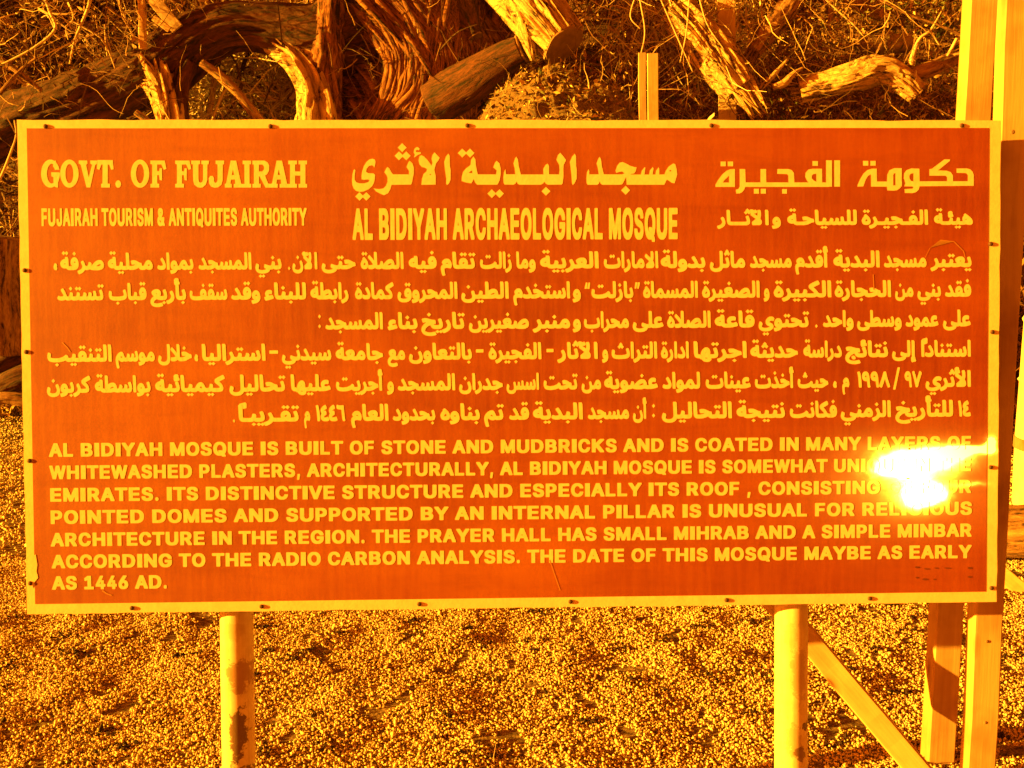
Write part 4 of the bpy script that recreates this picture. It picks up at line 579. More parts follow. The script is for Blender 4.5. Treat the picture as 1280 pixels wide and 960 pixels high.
65250: [[[47,-228,65,-228,105,-220,115,-212,118,-202,82,-52,80,-24,88,19,145,-23,164,-31,204,-40,244,-38,280,-20,313,-32,361,-32,380,-18,387,-8,389,12,377,54,353,78,320,84,308,93,260,207,235,237,208,250,173,250,138,240,102,221,72,199,41,168,14,131,-11,74,-20,26,-20,-14,-8,-87,18,-188,28,-212],[211,84,212,77,201,74,166,89,152,102,164,112,194,124]]],
65168: [[[273,-162,331,-112,274,-61,216,-111]],[[204,-41,270,-42,372,-33,467,-13,520,10,538,-7,569,-23,608,-31,668,-33,681,-29,698,-15,703,15,696,46,676,73,658,82,607,85,603,115,596,136,584,150,541,175,526,174,488,140,434,109,349,82,273,73,194,73,127,82,97,95,92,104,103,165,93,208,74,227,37,237,20,237,8,222,-8,144,-3,80,16,30,43,-2,90,-25,137,-35]]],
65271: [[[69,-30,239,-30,274,-24,297,-13,319,10,332,48,332,79,319,128,288,179,303,241,308,286,301,402,289,442,280,453,268,460,213,455,200,444,196,429,206,364,206,305,201,274,197,270,88,355,139,372,145,378,149,393,146,414,134,452,120,472,120,509,105,540,82,552,42,552,14,542,-7,522,-18,493,-18,469,-11,443,-18,426,-15,407,-3,363,7,347,-1,326,1,307,9,286,20,273,151,174,114,133,45,75,42,62,44,3,52,-16]]],
1639: [[[146,-33,207,-27,216,-21,231,37,267,146,355,358,355,384,339,416,318,429,286,442,267,441,255,424,167,193,83,415,70,435,57,444,38,444,-4,427,-12,418,-12,392,49,234,127,-15]]],
1641: [[[209,-32,230,-33,269,-26,280,-10,263,71,249,237,237,314,210,384,179,420,141,437,80,435,48,419,19,389,2,358,-8,316,-3,259,16,212,39,185,61,169,111,154,160,153,185,0,192,-18],[90,284,108,312,127,318,138,313,146,278,139,273,111,273]]],
47: [[[10,-95,74,-95,90,-80,255,528,252,542,240,551,176,552,158,535,-5,-69,-2,-85]]],
1640: [[[55,-35,75,-35,85,-25,140,107,177,217,239,42,272,-27,284,-35,300,-35,344,-21,352,-13,352,15,267,233,216,415,205,430,195,437,136,427,127,420,78,259,-12,42,-12,16,4,-14]]],
1633: [[[83,-32,147,-27,156,-12,156,24,137,231,113,362,94,421,77,437,56,438,14,425,7,418,4,405,21,340,35,255,59,0,67,-18]]],
65178: [[[190,-40,287,-41,377,-33,462,-14,521,10,542,-10,582,-27,623,-33,672,-33,696,-18,703,0,703,14,696,44,680,69,663,80,604,86,603,116,596,137,584,151,541,175,526,175,486,138,441,112,351,83,239,71,182,73,125,83,104,91,92,104,106,171,96,208,79,225,41,235,20,235,8,223,-8,145,-3,81,16,31,46,-3,83,-22,132,-35]],[[245,250,290,296,336,250,393,310,338,369,347,383,291,441,234,383,243,369,188,311]]],
65196: [[[105,-33,185,-31,218,-23,244,-8,267,-23,292,-31,337,-33,362,-20,371,-1,368,30,358,55,334,79,307,82,291,90,244,203,203,274,181,307,171,313,152,312,119,291,107,279,104,266,114,231,158,162,180,120,180,102,159,87,104,82,71,90,44,103,30,103,14,86,-5,46,2,11,14,-4,52,-23]],[[129,347,187,406,130,465,73,406]]],
65216: [[[234,-39,369,-37,419,-29,460,-15,514,-29,583,-33,597,-29,614,-15,619,11,609,48,593,71,571,82,534,83,533,127,521,172,499,208,477,230,452,246,426,253,364,253,322,241,259,202,197,142,152,87,160,132,149,170,130,189,93,199,75,198,67,191,47,116,35,95,9,82,-11,81,-18,74,-26,23,-24,-1,-16,-19,1,-33,62,-29,85,-21,104,-8,122,-19,153,-29],[301,77,332,103,375,127,410,135,436,125,427,108,397,90,350,78]],[[384,295,443,354,386,413,329,355]]],
65202: [[[164,-147,251,-145,282,-139,317,-126,340,-113,369,-86,386,-62,399,-30,468,-32,491,-25,510,-14,533,-27,551,-32,618,-32,653,-21,674,-6,720,-30,780,-32,803,-15,808,1,806,27,796,55,779,74,765,81,730,84,714,94,706,127,699,203,691,224,672,241,620,239,609,228,606,203,613,110,604,90,580,82,563,82,556,86,565,143,555,178,538,195,496,203,477,201,468,186,458,125,450,101,441,87,423,82,395,89,369,176,356,196,346,203,325,203,285,190,278,183,275,167,299,77,299,10,288,-9,269,-25,246,-35,208,-44,180,-46,147,-42,109,-29,96,-20,92,-12,94,10,111,67,103,102,84,124,41,141,27,141,19,133,14,121,-8,36,-8,-1,9,-58,36,-93,66,-116,104,-134]]],
1636: [[[138,-32,204,-33,249,-27,294,-12,304,4,284,75,263,99,247,99,197,83,161,79,135,81,114,88,134,117,200,158,208,167,211,178,206,235,190,267,180,273,121,273,155,299,208,322,218,333,218,361,201,411,188,431,175,440,161,440,126,427,72,395,24,342,7,287,9,254,19,222,39,192,17,153,7,116,9,76,21,36,42,6,69,-14,102,-27]]],
65200: [[[3,-147,21,-147,44,-141,87,-122,118,-104,164,-65,191,-25,214,-32,261,-32,287,-10,290,15,277,55,262,73,249,81,226,82,208,88,175,176,153,219,135,236,117,236,79,216,69,198,76,161,106,96,106,63,92,25,81,10,51,-15,-31,-49,-38,-56,-38,-78,-28,-104,-14,-132]],[[95,285,154,343,97,403,40,343]]],
65257: [[[102,-30,165,-28,206,-11,222,3,238,32,249,72,249,100,234,164,208,214,185,243,133,296,110,314,94,314,77,301,54,273,53,239,30,214,9,178,-8,124,-8,95,7,36,29,2,61,-20],[92,94,109,130,131,156,153,128,153,112,148,101,122,86,104,86,95,89]]],
1638: [[[217,-32,278,-29,287,-22,290,-13,264,159,250,304,247,378,240,408,229,424,219,430,152,423,98,423,60,428,21,440,5,439,-5,428,-14,378,-6,345,6,327,20,319,62,307,155,299,164,176,191,9,201,-18]]],
65259: [[[208,-34,274,-32,302,-22,324,-3,333,14,340,45,336,93,314,147,286,184,232,239,174,286,118,328,98,331,63,290,60,276,63,255,44,235,26,200,22,178,22,136,35,86,-9,81,-18,73,-26,24,-24,0,-16,-18,3,-32,67,-30,135,-15,167,-26],[117,133,130,155,143,162,151,160,147,144,127,118,117,127]]],
65164: [[[1,-32,62,-31,80,-26,109,-11,148,-29,179,-33,226,-33,236,-29,257,-8,257,28,236,69,219,80,169,83,156,88,164,142,156,172,146,188,128,197,87,205,164,229,174,247,159,303,143,328,145,352,137,382,127,398,114,406,67,409,41,401,18,381,10,364,5,330,12,299,5,278,20,219,39,198,73,200,67,190,44,98,30,86,-9,80,-19,71,-26,23,-24,0,-16,-18]]],
1072: [[[35,-30,146,-31,164,-23,170,-7,170,195,174,200,347,199,348,-7,354,-23,372,-31,479,-31,496,-24,503,-7,503,517,496,534,479,540,372,540,354,533,348,517,348,324,343,319,171,320,170,517,164,533,146,540,39,540,21,534,15,517,15,-7,21,-24]]],
1065: [[[-9,-30,107,-31,123,-25,172,109,178,112,306,111,350,-16,362,-28,483,-31,501,-23,507,-7,507,17,501,33,320,525,313,535,297,540,181,540,160,530,-29,12,-26,-18],[215,230,239,297,263,229]]],
1076: [[[35,-30,382,-31,399,-24,405,-9,405,67,400,80,393,85,171,89,170,517,163,534,148,540,36,540,21,534,15,519,15,-7,21,-24]]],
1066: [[[35,-30,319,-28,366,-16,400,1,436,34,450,60,462,103,462,171,443,228,408,269,426,294,439,324,443,348,443,402,431,447,419,471,374,514,334,531,277,540,39,540,20,533,15,517,15,-7,21,-24],[308,141,301,116,271,94,241,88,172,88,170,197,236,200,262,194,294,172],[287,384,288,360,277,342,259,327,229,317,171,318,171,421,222,421,253,417,275,403]]],
1073: [[[0,-31,150,-31,150,540,0,540]]],
1068: [[[35,-30,267,-31,317,-24,357,-11,395,8,423,28,455,63,476,98,498,160,508,233,505,309,496,359,469,425,449,455,407,494,357,521,291,538,39,540,20,533,15,517,15,-7,21,-24],[351,282,353,231,343,186,328,153,313,133,286,110,253,95,215,88,171,89,171,421,243,417,269,409,300,390,324,364,340,333]]],
1089: [[[179,-30,290,-31,309,-23,314,-7,314,193,494,482,500,495,500,517,492,535,476,540,359,540,343,535,237,363,128,535,112,540,-5,540,-23,533,-29,500,-21,479,159,192,159,-9,166,-24]]],
1077: [[[35,-30,143,-31,162,-23,167,-7,168,168,242,-16,254,-28,362,-31,380,-24,458,170,460,-7,466,-23,484,-31,589,-31,606,-24,612,-7,612,517,606,534,589,540,455,540,436,532,314,222,192,532,172,540,39,540,21,534,15,517,15,-7,21,-24]]],
1079: [[[217,-37,312,-38,345,-33,385,-20,440,11,460,28,494,72,518,122,533,174,538,212,535,319,528,355,501,423,469,470,437,500,392,526,338,543,209,545,176,538,127,519,90,494,43,442,20,397,2,343,-5,291,-2,193,5,155,34,82,61,43,87,16,120,-6,171,-28],[384,263,381,210,363,158,331,116,297,94,262,86,220,103,187,133,162,175,150,231,150,279,157,317,174,357,192,382,215,402,241,416,262,422,287,419,325,397,346,377,370,335,381,300]]],
1083: [[[170,-39,293,-37,347,-22,380,-6,398,7,430,44,452,103,450,184,433,226,413,251,383,274,345,293,201,337,173,355,163,368,162,381,168,393,185,411,215,424,231,424,264,412,277,401,287,386,296,356,306,349,422,346,440,354,445,370,443,417,414,478,373,514,340,531,298,543,174,546,108,528,72,509,40,480,18,440,10,417,10,329,25,292,57,255,120,220,252,181,276,169,297,148,297,128,279,105,249,87,224,82,194,89,176,100,156,123,147,155,137,164,17,167,-1,159,-7,144,-4,101,8,63,31,26,60,-1,101,-22]]],
1081: [[[374,-78,490,-79,505,-72,512,-57,512,-34,506,-20,465,35,490,65,513,110,535,188,538,297,531,345,516,392,499,428,472,467,435,501,375,532,326,545,238,547,183,540,146,528,93,497,56,460,39,435,7,362,-5,293,-5,216,2,167,17,117,54,52,85,18,112,-2,151,-21,205,-36,307,-38,333,-34,359,-70],[231,100,217,105,190,130,165,170,150,229,150,278,167,344,192,381,229,411,266,423,294,416,323,399,359,359,381,300,386,257,383,224,366,167,353,184,338,190,224,190,206,184,200,169,200,148,205,134]]],
1085: [[[208,-38,308,-39,348,-32,390,-17,424,2,456,32,488,85,503,151,503,516,497,532,490,536,372,539,354,532,348,516,346,163,336,135,311,105,290,93,262,85,227,93,207,105,185,131,172,161,170,516,164,532,146,539,39,539,23,534,18,527,15,144,27,90,58,35,94,2,144,-24]]],
1069: [[[35,-30,396,-31,414,-23,420,-7,420,64,414,80,407,85,174,88,170,93,171,197,379,198,394,204,401,221,400,295,395,309,388,314,171,318,171,421,405,425,412,429,417,445,417,519,409,535,393,540,39,540,20,533,15,517,15,-7,21,-24]]],
1084: [[[168,-30,277,-31,295,-23,301,-7,301,419,439,421,455,427,463,445,463,519,455,535,439,540,10,540,-8,533,-13,517,-13,445,-6,427,10,421,148,419,148,-7,155,-24]]],
1070: [[[35,-30,146,-31,164,-23,170,-7,171,190,367,190,386,198,391,214,391,286,383,304,367,310,171,310,170,417,174,421,402,425,409,429,415,445,415,519,407,535,391,540,39,540,20,533,15,517,15,-7,21,-24]]],
1078: [[[35,-30,148,-31,162,-25,166,-18,170,251,348,-24,365,-31,484,-31,501,-24,508,-7,508,517,501,534,484,540,377,540,358,533,353,517,351,258,175,534,158,540,39,540,21,534,15,517,15,-7,21,-24]]],
1082: [[[35,-30,146,-31,164,-23,170,-7,170,162,174,167,212,164,316,-25,332,-31,448,-31,466,-23,472,-7,469,23,377,193,420,230,443,272,455,329,453,395,440,437,426,466,394,501,378,511,324,533,272,540,39,540,20,533,15,517,15,-7,21,-24],[297,370,298,338,293,322,266,296,224,286,171,287,171,421,224,421,259,414,281,399]]],
1067: [[[217,-37,333,-35,385,-20,423,-1,475,46,501,92,516,136,519,169,513,183,506,188,383,191,367,183,351,142,329,114,292,92,262,86,243,92,209,112,179,144,162,175,150,231,150,279,157,317,177,361,192,382,215,402,241,416,276,422,313,407,344,378,367,325,374,320,495,317,513,325,519,341,514,381,504,411,478,459,448,491,420,511,350,541,321,546,212,545,176,538,127,519,75,482,48,450,20,397,2,343,-5,291,-2,191,20,111,36,77,59,45,108,1,155,-23]]],
1075: [[[35,-30,146,-31,163,-24,170,-7,170,147,192,171,335,-25,351,-31,470,-31,487,-24,493,-7,488,25,303,286,488,484,493,517,487,534,470,540,341,540,325,535,171,368,170,517,163,534,146,540,39,540,21,534,15,517,15,-7,21,-24]]],
1087: [[[129,-30,252,-31,269,-24,343,232,416,-24,433,-31,552,-31,569,-24,714,493,714,519,707,534,690,540,581,540,563,534,491,268,419,534,402,540,285,540,270,535,259,517,194,265,122,534,104,540,-5,540,-22,534,-29,517,-24,476,105,5,115,-23]]],
1080: [[[35,-30,146,-31,164,-23,170,-7,171,154,282,155,324,162,390,194,424,229,440,263,453,310,450,400,440,433,416,475,371,514,322,533,272,540,39,540,20,533,15,517,15,-7,21,-24],[297,363,298,336,293,317,266,286,229,274,171,275,171,421,222,421,257,414,284,391]]],
1044: [[[12,-150,107,-150,125,-143,183,59,183,80,175,96,159,102,47,102,26,92,-8,-105,-5,-138]]],
1046: [[[60,-35,130,-35,156,-25,173,-11,185,17,185,64,177,85,161,104,133,117,59,117,34,107,15,88,4,60,4,22,10,6,30,-22]]],
1086: [[[179,-30,300,-31,318,-23,509,498,509,519,501,535,485,540,374,540,354,532,242,211,124,534,107,540,-5,540,-23,533,-29,517,-26,486,158,-11,166,-24]]],
1071: [[[220,-37,335,-35,387,-20,418,-6,453,19,485,56,506,96,519,139,524,174,523,264,517,279,502,286,262,286,244,279,238,262,238,189,244,174,262,167,363,166,351,139,335,118,313,101,285,89,252,89,210,111,186,134,162,175,150,231,150,279,157,317,167,345,190,379,234,414,274,422,306,409,344,373,368,324,383,317,495,317,513,325,519,341,516,376,501,419,475,461,455,484,423,509,397,523,347,541,319,546,209,545,146,528,112,511,85,491,41,440,17,392,2,343,-5,291,-2,191,15,122,39,72,56,47,90,14,115,-4,171,-28]]],
1049: [[[51,-30,412,-31,428,-25,433,-18,436,62,429,79,414,86,322,88,322,517,316,533,309,537,298,540,165,537,44,447,41,352,49,334,62,329,114,329,161,359,166,361,167,357,167,88,53,86,38,79,31,64,31,-9,38,-24]]],
1052: [[[257,-30,363,-31,379,-25,387,-9,388,73,437,74,452,80,459,95,459,169,453,185,437,193,387,195,387,324,382,340,366,347,272,348,356,498,356,519,351,533,335,540,223,540,206,532,-5,169,-5,95,0,82,7,77,236,73,237,-9,244,-24],[181,197,236,289,236,194,185,193]]],
1054: [[[179,-37,287,-35,351,-11,396,30,420,72,430,103,435,138,432,200,422,238,403,276,358,319,313,338,267,346,365,489,368,500,365,528,360,535,347,541,230,541,213,534,71,326,45,278,26,226,18,191,18,129,33,72,48,44,58,28,102,-11,138,-28],[281,161,278,134,270,118,250,95,230,84,219,84,195,101,176,130,171,150,173,176,181,195,203,220,223,231,237,228,262,208,277,183]]],
1074: [[[139,-37,231,-38,287,-23,320,-4,348,24,368,61,381,110,381,517,375,533,368,538,248,541,234,535,229,528,226,138,223,122,208,97,185,84,170,92,155,106,145,129,142,181,137,195,130,200,9,203,-4,197,-9,190,-12,115,-7,86,12,37,23,21,60,-11,89,-25]]],
1038: [[[147,-37,241,-38,279,-30,316,-17,339,-30,460,-30,475,-24,482,-9,482,12,476,26,425,91,438,120,451,167,453,231,448,247,429,255,325,255,310,249,304,237,285,258,345,318,367,370,370,422,357,469,342,494,307,523,253,543,172,545,137,541,106,531,85,519,59,495,42,466,32,433,32,362,42,330,70,281,26,241,-1,197,-11,160,-9,91,11,42,45,2,90,-23],[223,96,224,92,217,87,187,81,171,89,153,107,144,124,144,136,162,165,173,158],[185,407,201,423,215,407,214,399,195,375,184,391]]],
}
LINES = [
["arabic_text_line", [[65267,2314.0,839.5,87.8,85.5],[65228,2286.9,839.5,87.8,85.5],[65176,2267.5,839.5,87.8,85.5],[65170,2249.6,839.5,87.8,85.5],[65198,2229.0,839.5,87.8,85.5],[65251,2194.4,839.5,70.7,85.5],[65204,2158.7,839.5,70.7,85.5],[65184,2132.0,839.5,70.7,85.5],[65194,2109.7,839.5,70.7,85.5],[65165,2087.2,839.5,91.0,85.5],[65247,2073.1,839.5,91.0,85.5],[65170,2054.6,839.5,91.0,85.5],[65194,2025.9,839.5,91.0,85.5],[65267,2009.8,839.5,91.0,85.5],[65172,1983.6,839.5,91.0,85.5],[65155,1958.1,839.5,79.4,85.5],[65239,1937.0,839.5,79.4,85.5],[65194,1912.0,839.5,79.4,85.5],[65249,1889.2,839.5,79.4,85.5],[65251,1858.7,839.5,68.9,85.5],[65204,1824.0,839.5,68.9,85.5],[65184,1798.0,839.5,68.9,85.5],[65194,1776.2,839.5,68.9,85.5],[65251,1739.8,839.5,80.4,85.5],[65166,1726.0,839.5,80.4,85.5],[65179,1711.7,839.5,80.4,85.5],[65246,1677.0,839.5,80.4,85.5],[65169,1650.9,839.5,93.3,85.5],[65194,1621.5,839.5,93.3,85.5],[65261,1596.8,839.5,93.3,85.5],[65247,1582.4,839.5,93.3,85.5],[65172,1555.6,839.5,93.3,85.5],[65165,1540.1,839.5,70.3,85.5],[65275,1515.8,839.5,70.3,85.5],[65251,1494.0,839.5,70.3,85.5],[65166,1481.9,839.5,70.3,85.5],[65197,1466.6,839.5,70.3,85.5],[65165,1456.7,839.5,70.3,85.5],[65173,1415.3,839.5,70.3,85.5],[65165,1390.1,839.5,96.1,85.5],[65247,1375.3,839.5,96.1,85.5],[65228,1345.6,839.5,96.1,85.5],[65198,1323.1,839.5,96.1,85.5],[65169,1307.7,839.5,96.1,85.5],[65268,1286.5,839.5,96.1,85.5],[65172,1258.8,839.5,96.1,85.5],[65261,1230.5,839.5,65.8,85.5],[65251,1210.1,839.5,65.8,85.5],[65166,1198.7,839.5,65.8,85.5],[65199,1175.1,839.5,67.2,85.5],[65165,1165.6,839.5,67.2,85.5],[65247,1155.2,839.5,67.2,85.5],[65174,1111.6,839.5,67.2,85.5],[65175,1083.7,839.5,89.3,85.5],[65240,1057.5,839.5,89.3,85.5],[65166,1042.1,839.5,89.3,85.5],[65249,1016.5,839.5,89.3,85.5],[65235,982.3,839.5,87.3,85.5],[65268,963.0,839.5,87.3,85.5],[65258,937.9,839.5,87.3,85.5],[65165,915.7,839.5,72.2,85.5],[65247,904.6,839.5,72.2,85.5],[65212,864.0,839.5,72.2,85.5],[65276,838.3,839.5,72.2,85.5],[65171,821.0,839.5,72.2,85.5],[65187,779.7,839.5,81.1,85.5],[65176,761.8,839.5,81.1,85.5],[65264,726.4,839.5,81.1,85.5],[65165,707.2,839.5,64.1,85.5],[65269,681.4,839.5,64.1,85.5],[65253,655.4,839.5,64.1,85.5],[46,644.5,839.5,55.0,85.5],[65169,616.5,839.5,78.8,85.5],[65256,600.4,839.5,78.8,85.5],[65266,566.0,839.5,78.8,85.5],[65165,547.3,839.5,70.0,85.5],[65247,536.6,839.5,70.0,85.5],[65252,512.6,839.5,70.0,85.5],[65204,477.3,839.5,70.0,85.5],[65184,450.9,839.5,70.0,85.5],[65194,428.8,839.5,70.0,85.5],[65169,405.1,839.5,72.1,85.5],[65252,380.4,839.5,72.1,85.5],[65262,360.2,839.5,72.1,85.5],[65165,350.0,839.5,72.1,85.5],[65193,329.6,839.5,72.1,85.5],[65251,294.7,839.5,78.5,85.5],[65188,265.0,839.5,78.5,85.5],[65248,251.1,839.5,78.5,85.5],[65268,233.7,839.5,78.5,85.5],[65172,211.1,839.5,78.5,85.5],[65211,159.4,839.5,78.8,85.5],[65198,140.9,839.5,78.8,85.5],[65235,120.1,839.5,78.8,85.5],[65172,97.4,839.5,78.8,85.5],[1548,78.7,839.5,69.7,85.5]]],
["arabic_text_line", [[65235,2308.7,766.3,75.1,85.5],[65240,2286.7,766.3,75.1,85.5],[65194,2263.0,766.3,75.1,85.5],[65169,2241.1,766.3,73.6,85.5],[65256,2226.2,766.3,73.6,85.5],[65266,2194.1,766.3,73.6,85.5],[65251,2164.9,766.3,61.9,85.5],[65254,2138.1,766.3,61.9,85.5],[65165,2116.9,766.3,84.2,85.5],[65247,2103.9,766.3,84.2,85.5],[65188,2072.1,766.3,84.2,85.5],[65184,2040.4,766.3,84.2,85.5],[65166,2025.8,766.3,84.2,85.5],[65197,2007.5,766.3,84.2,85.5],[65171,1987.3,766.3,84.2,85.5],[65165,1966.4,766.3,96.5,85.5],[65247,1951.5,766.3,96.5,85.5],[65244,1922.5,766.3,96.5,85.5],[65170,1902.8,766.3,96.5,85.5],[65268,1881.5,766.3,96.5,85.5],[65198,1858.9,766.3,96.5,85.5],[65171,1835.7,766.3,96.5,85.5],[65261,1810.2,766.3,54.9,85.5],[65165,1790.4,766.3,77.1,85.5],[65247,1778.5,766.3,77.1,85.5],[65212,1735.1,766.3,77.1,85.5],[65232,1711.3,766.3,77.1,85.5],[65268,1694.3,766.3,77.1,85.5],[65198,1676.2,766.3,77.1,85.5],[65171,1657.7,766.3,77.1,85.5],[65165,1637.9,766.3,71.7,85.5],[65247,1626.9,766.3,71.7,85.5],[65252,1602.3,766.3,71.7,85.5],[65204,1566.2,766.3,71.7,85.5],[65252,1541.6,766.3,71.7,85.5],[65166,1529.2,766.3,71.7,85.5],[65171,1512.0,766.3,71.7,85.5],[8221,1488.9,766.3,50.0,68.4],[65169,1475.5,766.3,76.3,85.5],[65166,1462.3,766.3,76.3,85.5],[65199,1445.7,766.3,76.3,85.5],[65247,1434.0,766.3,76.3,85.5],[65174,1384.6,766.3,76.3,85.5],[8220,1365.6,766.3,52.2,68.4],[65261,1337.9,766.3,77.6,85.5],[65165,1321.7,766.3,77.1,85.5],[65203,1285.9,766.3,77.1,85.5],[65176,1268.9,766.3,77.1,85.5],[65192,1239.8,766.3,77.1,85.5],[65194,1215.5,766.3,77.1,85.5],[65249,1193.3,766.3,77.1,85.5],[65165,1170.3,766.3,85.2,85.5],[65247,1157.1,766.3,85.2,85.5],[65220,1121.3,766.3,85.2,85.5],[65268,1102.5,766.3,85.2,85.5],[65254,1065.6,766.3,85.2,85.5],[65165,1046.2,766.3,74.4,85.5],[65247,1034.7,766.3,74.4,85.5],[65252,1009.3,766.3,74.4,85.5],[65188,981.2,766.3,74.4,85.5],[65198,963.7,766.3,74.4,85.5],[65261,944.0,766.3,74.4,85.5],[65237,909.9,766.3,74.4,85.5],[65243,880.5,766.3,71.3,85.5],[65252,856.0,766.3,71.3,85.5],[65166,843.7,766.3,71.3,85.5],[65193,823.6,766.3,71.3,85.5],[65171,806.4,766.3,71.3,85.5],[65197,774.7,766.3,75.7,85.5],[65165,764.0,766.3,75.7,85.5],[65169,752.0,766.3,75.7,85.5],[65220,720.1,766.3,75.7,85.5],[65172,698.3,766.3,75.7,85.5],[65247,674.8,766.3,87.5,85.5],[65248,659.2,766.3,87.5,85.5],[65170,641.4,766.3,87.5,85.5],[65256,623.6,766.3,87.5,85.5],[65166,608.5,766.3,87.5,85.5],[65152,587.2,766.3,87.5,85.5],[65261,555.0,766.3,83.7,85.5],[65239,532.8,766.3,83.7,85.5],[65194,506.4,766.3,83.7,85.5],[65203,467.2,766.3,64.4,85.5],[65240,448.3,766.3,64.4,85.5],[65234,406.4,766.3,64.4,85.5],[65169,384.5,766.3,82.7,85.5],[65156,370.3,766.3,82.7,85.5],[65197,352.3,766.3,82.7,85.5],[65169,339.1,766.3,82.7,85.5],[65226,313.1,766.3,82.7,85.5],[65239,282.9,766.3,73.8,85.5],[65170,267.9,766.3,73.8,85.5],[65166,255.2,766.3,73.8,85.5],[65167,211.8,766.3,73.8,85.5],[65175,185.5,766.3,77.8,85.5],[65204,146.3,766.3,77.8,85.5],[65176,129.1,766.3,77.8,85.5],[65256,113.3,766.3,77.8,85.5],[65194,88.8,766.3,77.8,85.5]]],
["arabic_text_line", [[65227,2304.9,692.8,75.3,85.5],[65248,2291.5,692.8,75.3,85.5],[65264,2258.7,692.8,75.3,85.5],[65227,2226.1,692.8,67.6,85.5],[65252,2202.9,692.8,67.6,85.5],[65262,2184.0,692.8,67.6,85.5],[65193,2164.9,692.8,67.6,85.5],[65261,2136.4,692.8,70.3,85.5],[65203,2103.7,692.8,70.3,85.5],[65220,2074.1,692.8,70.3,85.5],[65264,2043.5,692.8,70.3,85.5],[65261,2015.8,692.8,71.7,85.5],[65165,2005.6,692.8,71.7,85.5],[65187,1980.6,692.8,71.7,85.5],[65194,1958.0,692.8,71.7,85.5],[46,1938.6,692.8,59.5,85.5],[65175,1907.9,692.8,82.6,85.5],[65188,1876.7,692.8,82.6,85.5],[65176,1858.4,692.8,82.6,85.5],[65262,1835.3,692.8,82.6,85.5],[65265,1798.1,692.8,82.6,85.5],[65239,1762.2,692.8,96.1,85.5],[65166,1745.6,692.8,96.1,85.5],[65227,1716.9,692.8,96.1,85.5],[65172,1689.3,692.8,96.1,85.5],[65165,1669.1,692.8,74.5,85.5],[65247,1657.6,692.8,74.5,85.5],[65212,1615.7,692.8,74.5,85.5],[65276,1589.2,692.8,74.5,85.5],[65171,1571.3,692.8,74.5,85.5],[65227,1536.6,692.8,81.8,85.5],[65248,1522.0,692.8,81.8,85.5],[65264,1486.3,692.8,81.8,85.5],[65251,1456.1,692.8,67.2,85.5],[65188,1430.7,692.8,67.2,85.5],[65198,1415.0,692.8,67.2,85.5],[65165,1405.5,692.8,67.2,85.5],[65167,1365.9,692.8,67.2,85.5],[65261,1337.9,692.8,77.6,85.5],[65251,1303.1,692.8,93.9,85.5],[65256,1284.0,692.8,93.9,85.5],[65170,1264.9,692.8,93.9,85.5],[65198,1242.9,692.8,93.9,85.5],[65211,1189.1,692.8,76.8,85.5],[65232,1165.4,692.8,76.8,85.5],[65268,1148.4,692.8,76.8,85.5],[65198,1130.4,692.8,76.8,85.5],[65267,1116.8,692.8,76.8,85.5],[65254,1083.6,692.8,76.8,85.5],[65175,1056.2,692.8,92.0,85.5],[65166,1040.4,692.8,92.0,85.5],[65197,1020.4,692.8,92.0,85.5],[65267,1004.0,692.8,92.0,85.5],[65190,968.6,692.8,92.0,85.5],[65169,943.1,692.8,92.3,85.5],[65256,924.3,692.8,92.3,85.5],[65166,908.4,692.8,92.3,85.5],[65152,885.9,692.8,92.3,85.5],[65165,863.5,692.8,76.7,85.5],[65247,851.7,692.8,76.7,85.5],[65252,825.4,692.8,76.7,85.5],[65204,786.8,692.8,76.7,85.5],[65184,757.8,692.8,76.7,85.5],[65194,733.6,692.8,76.7,85.5],[58,714.4,692.8,59.2,85.5]]],
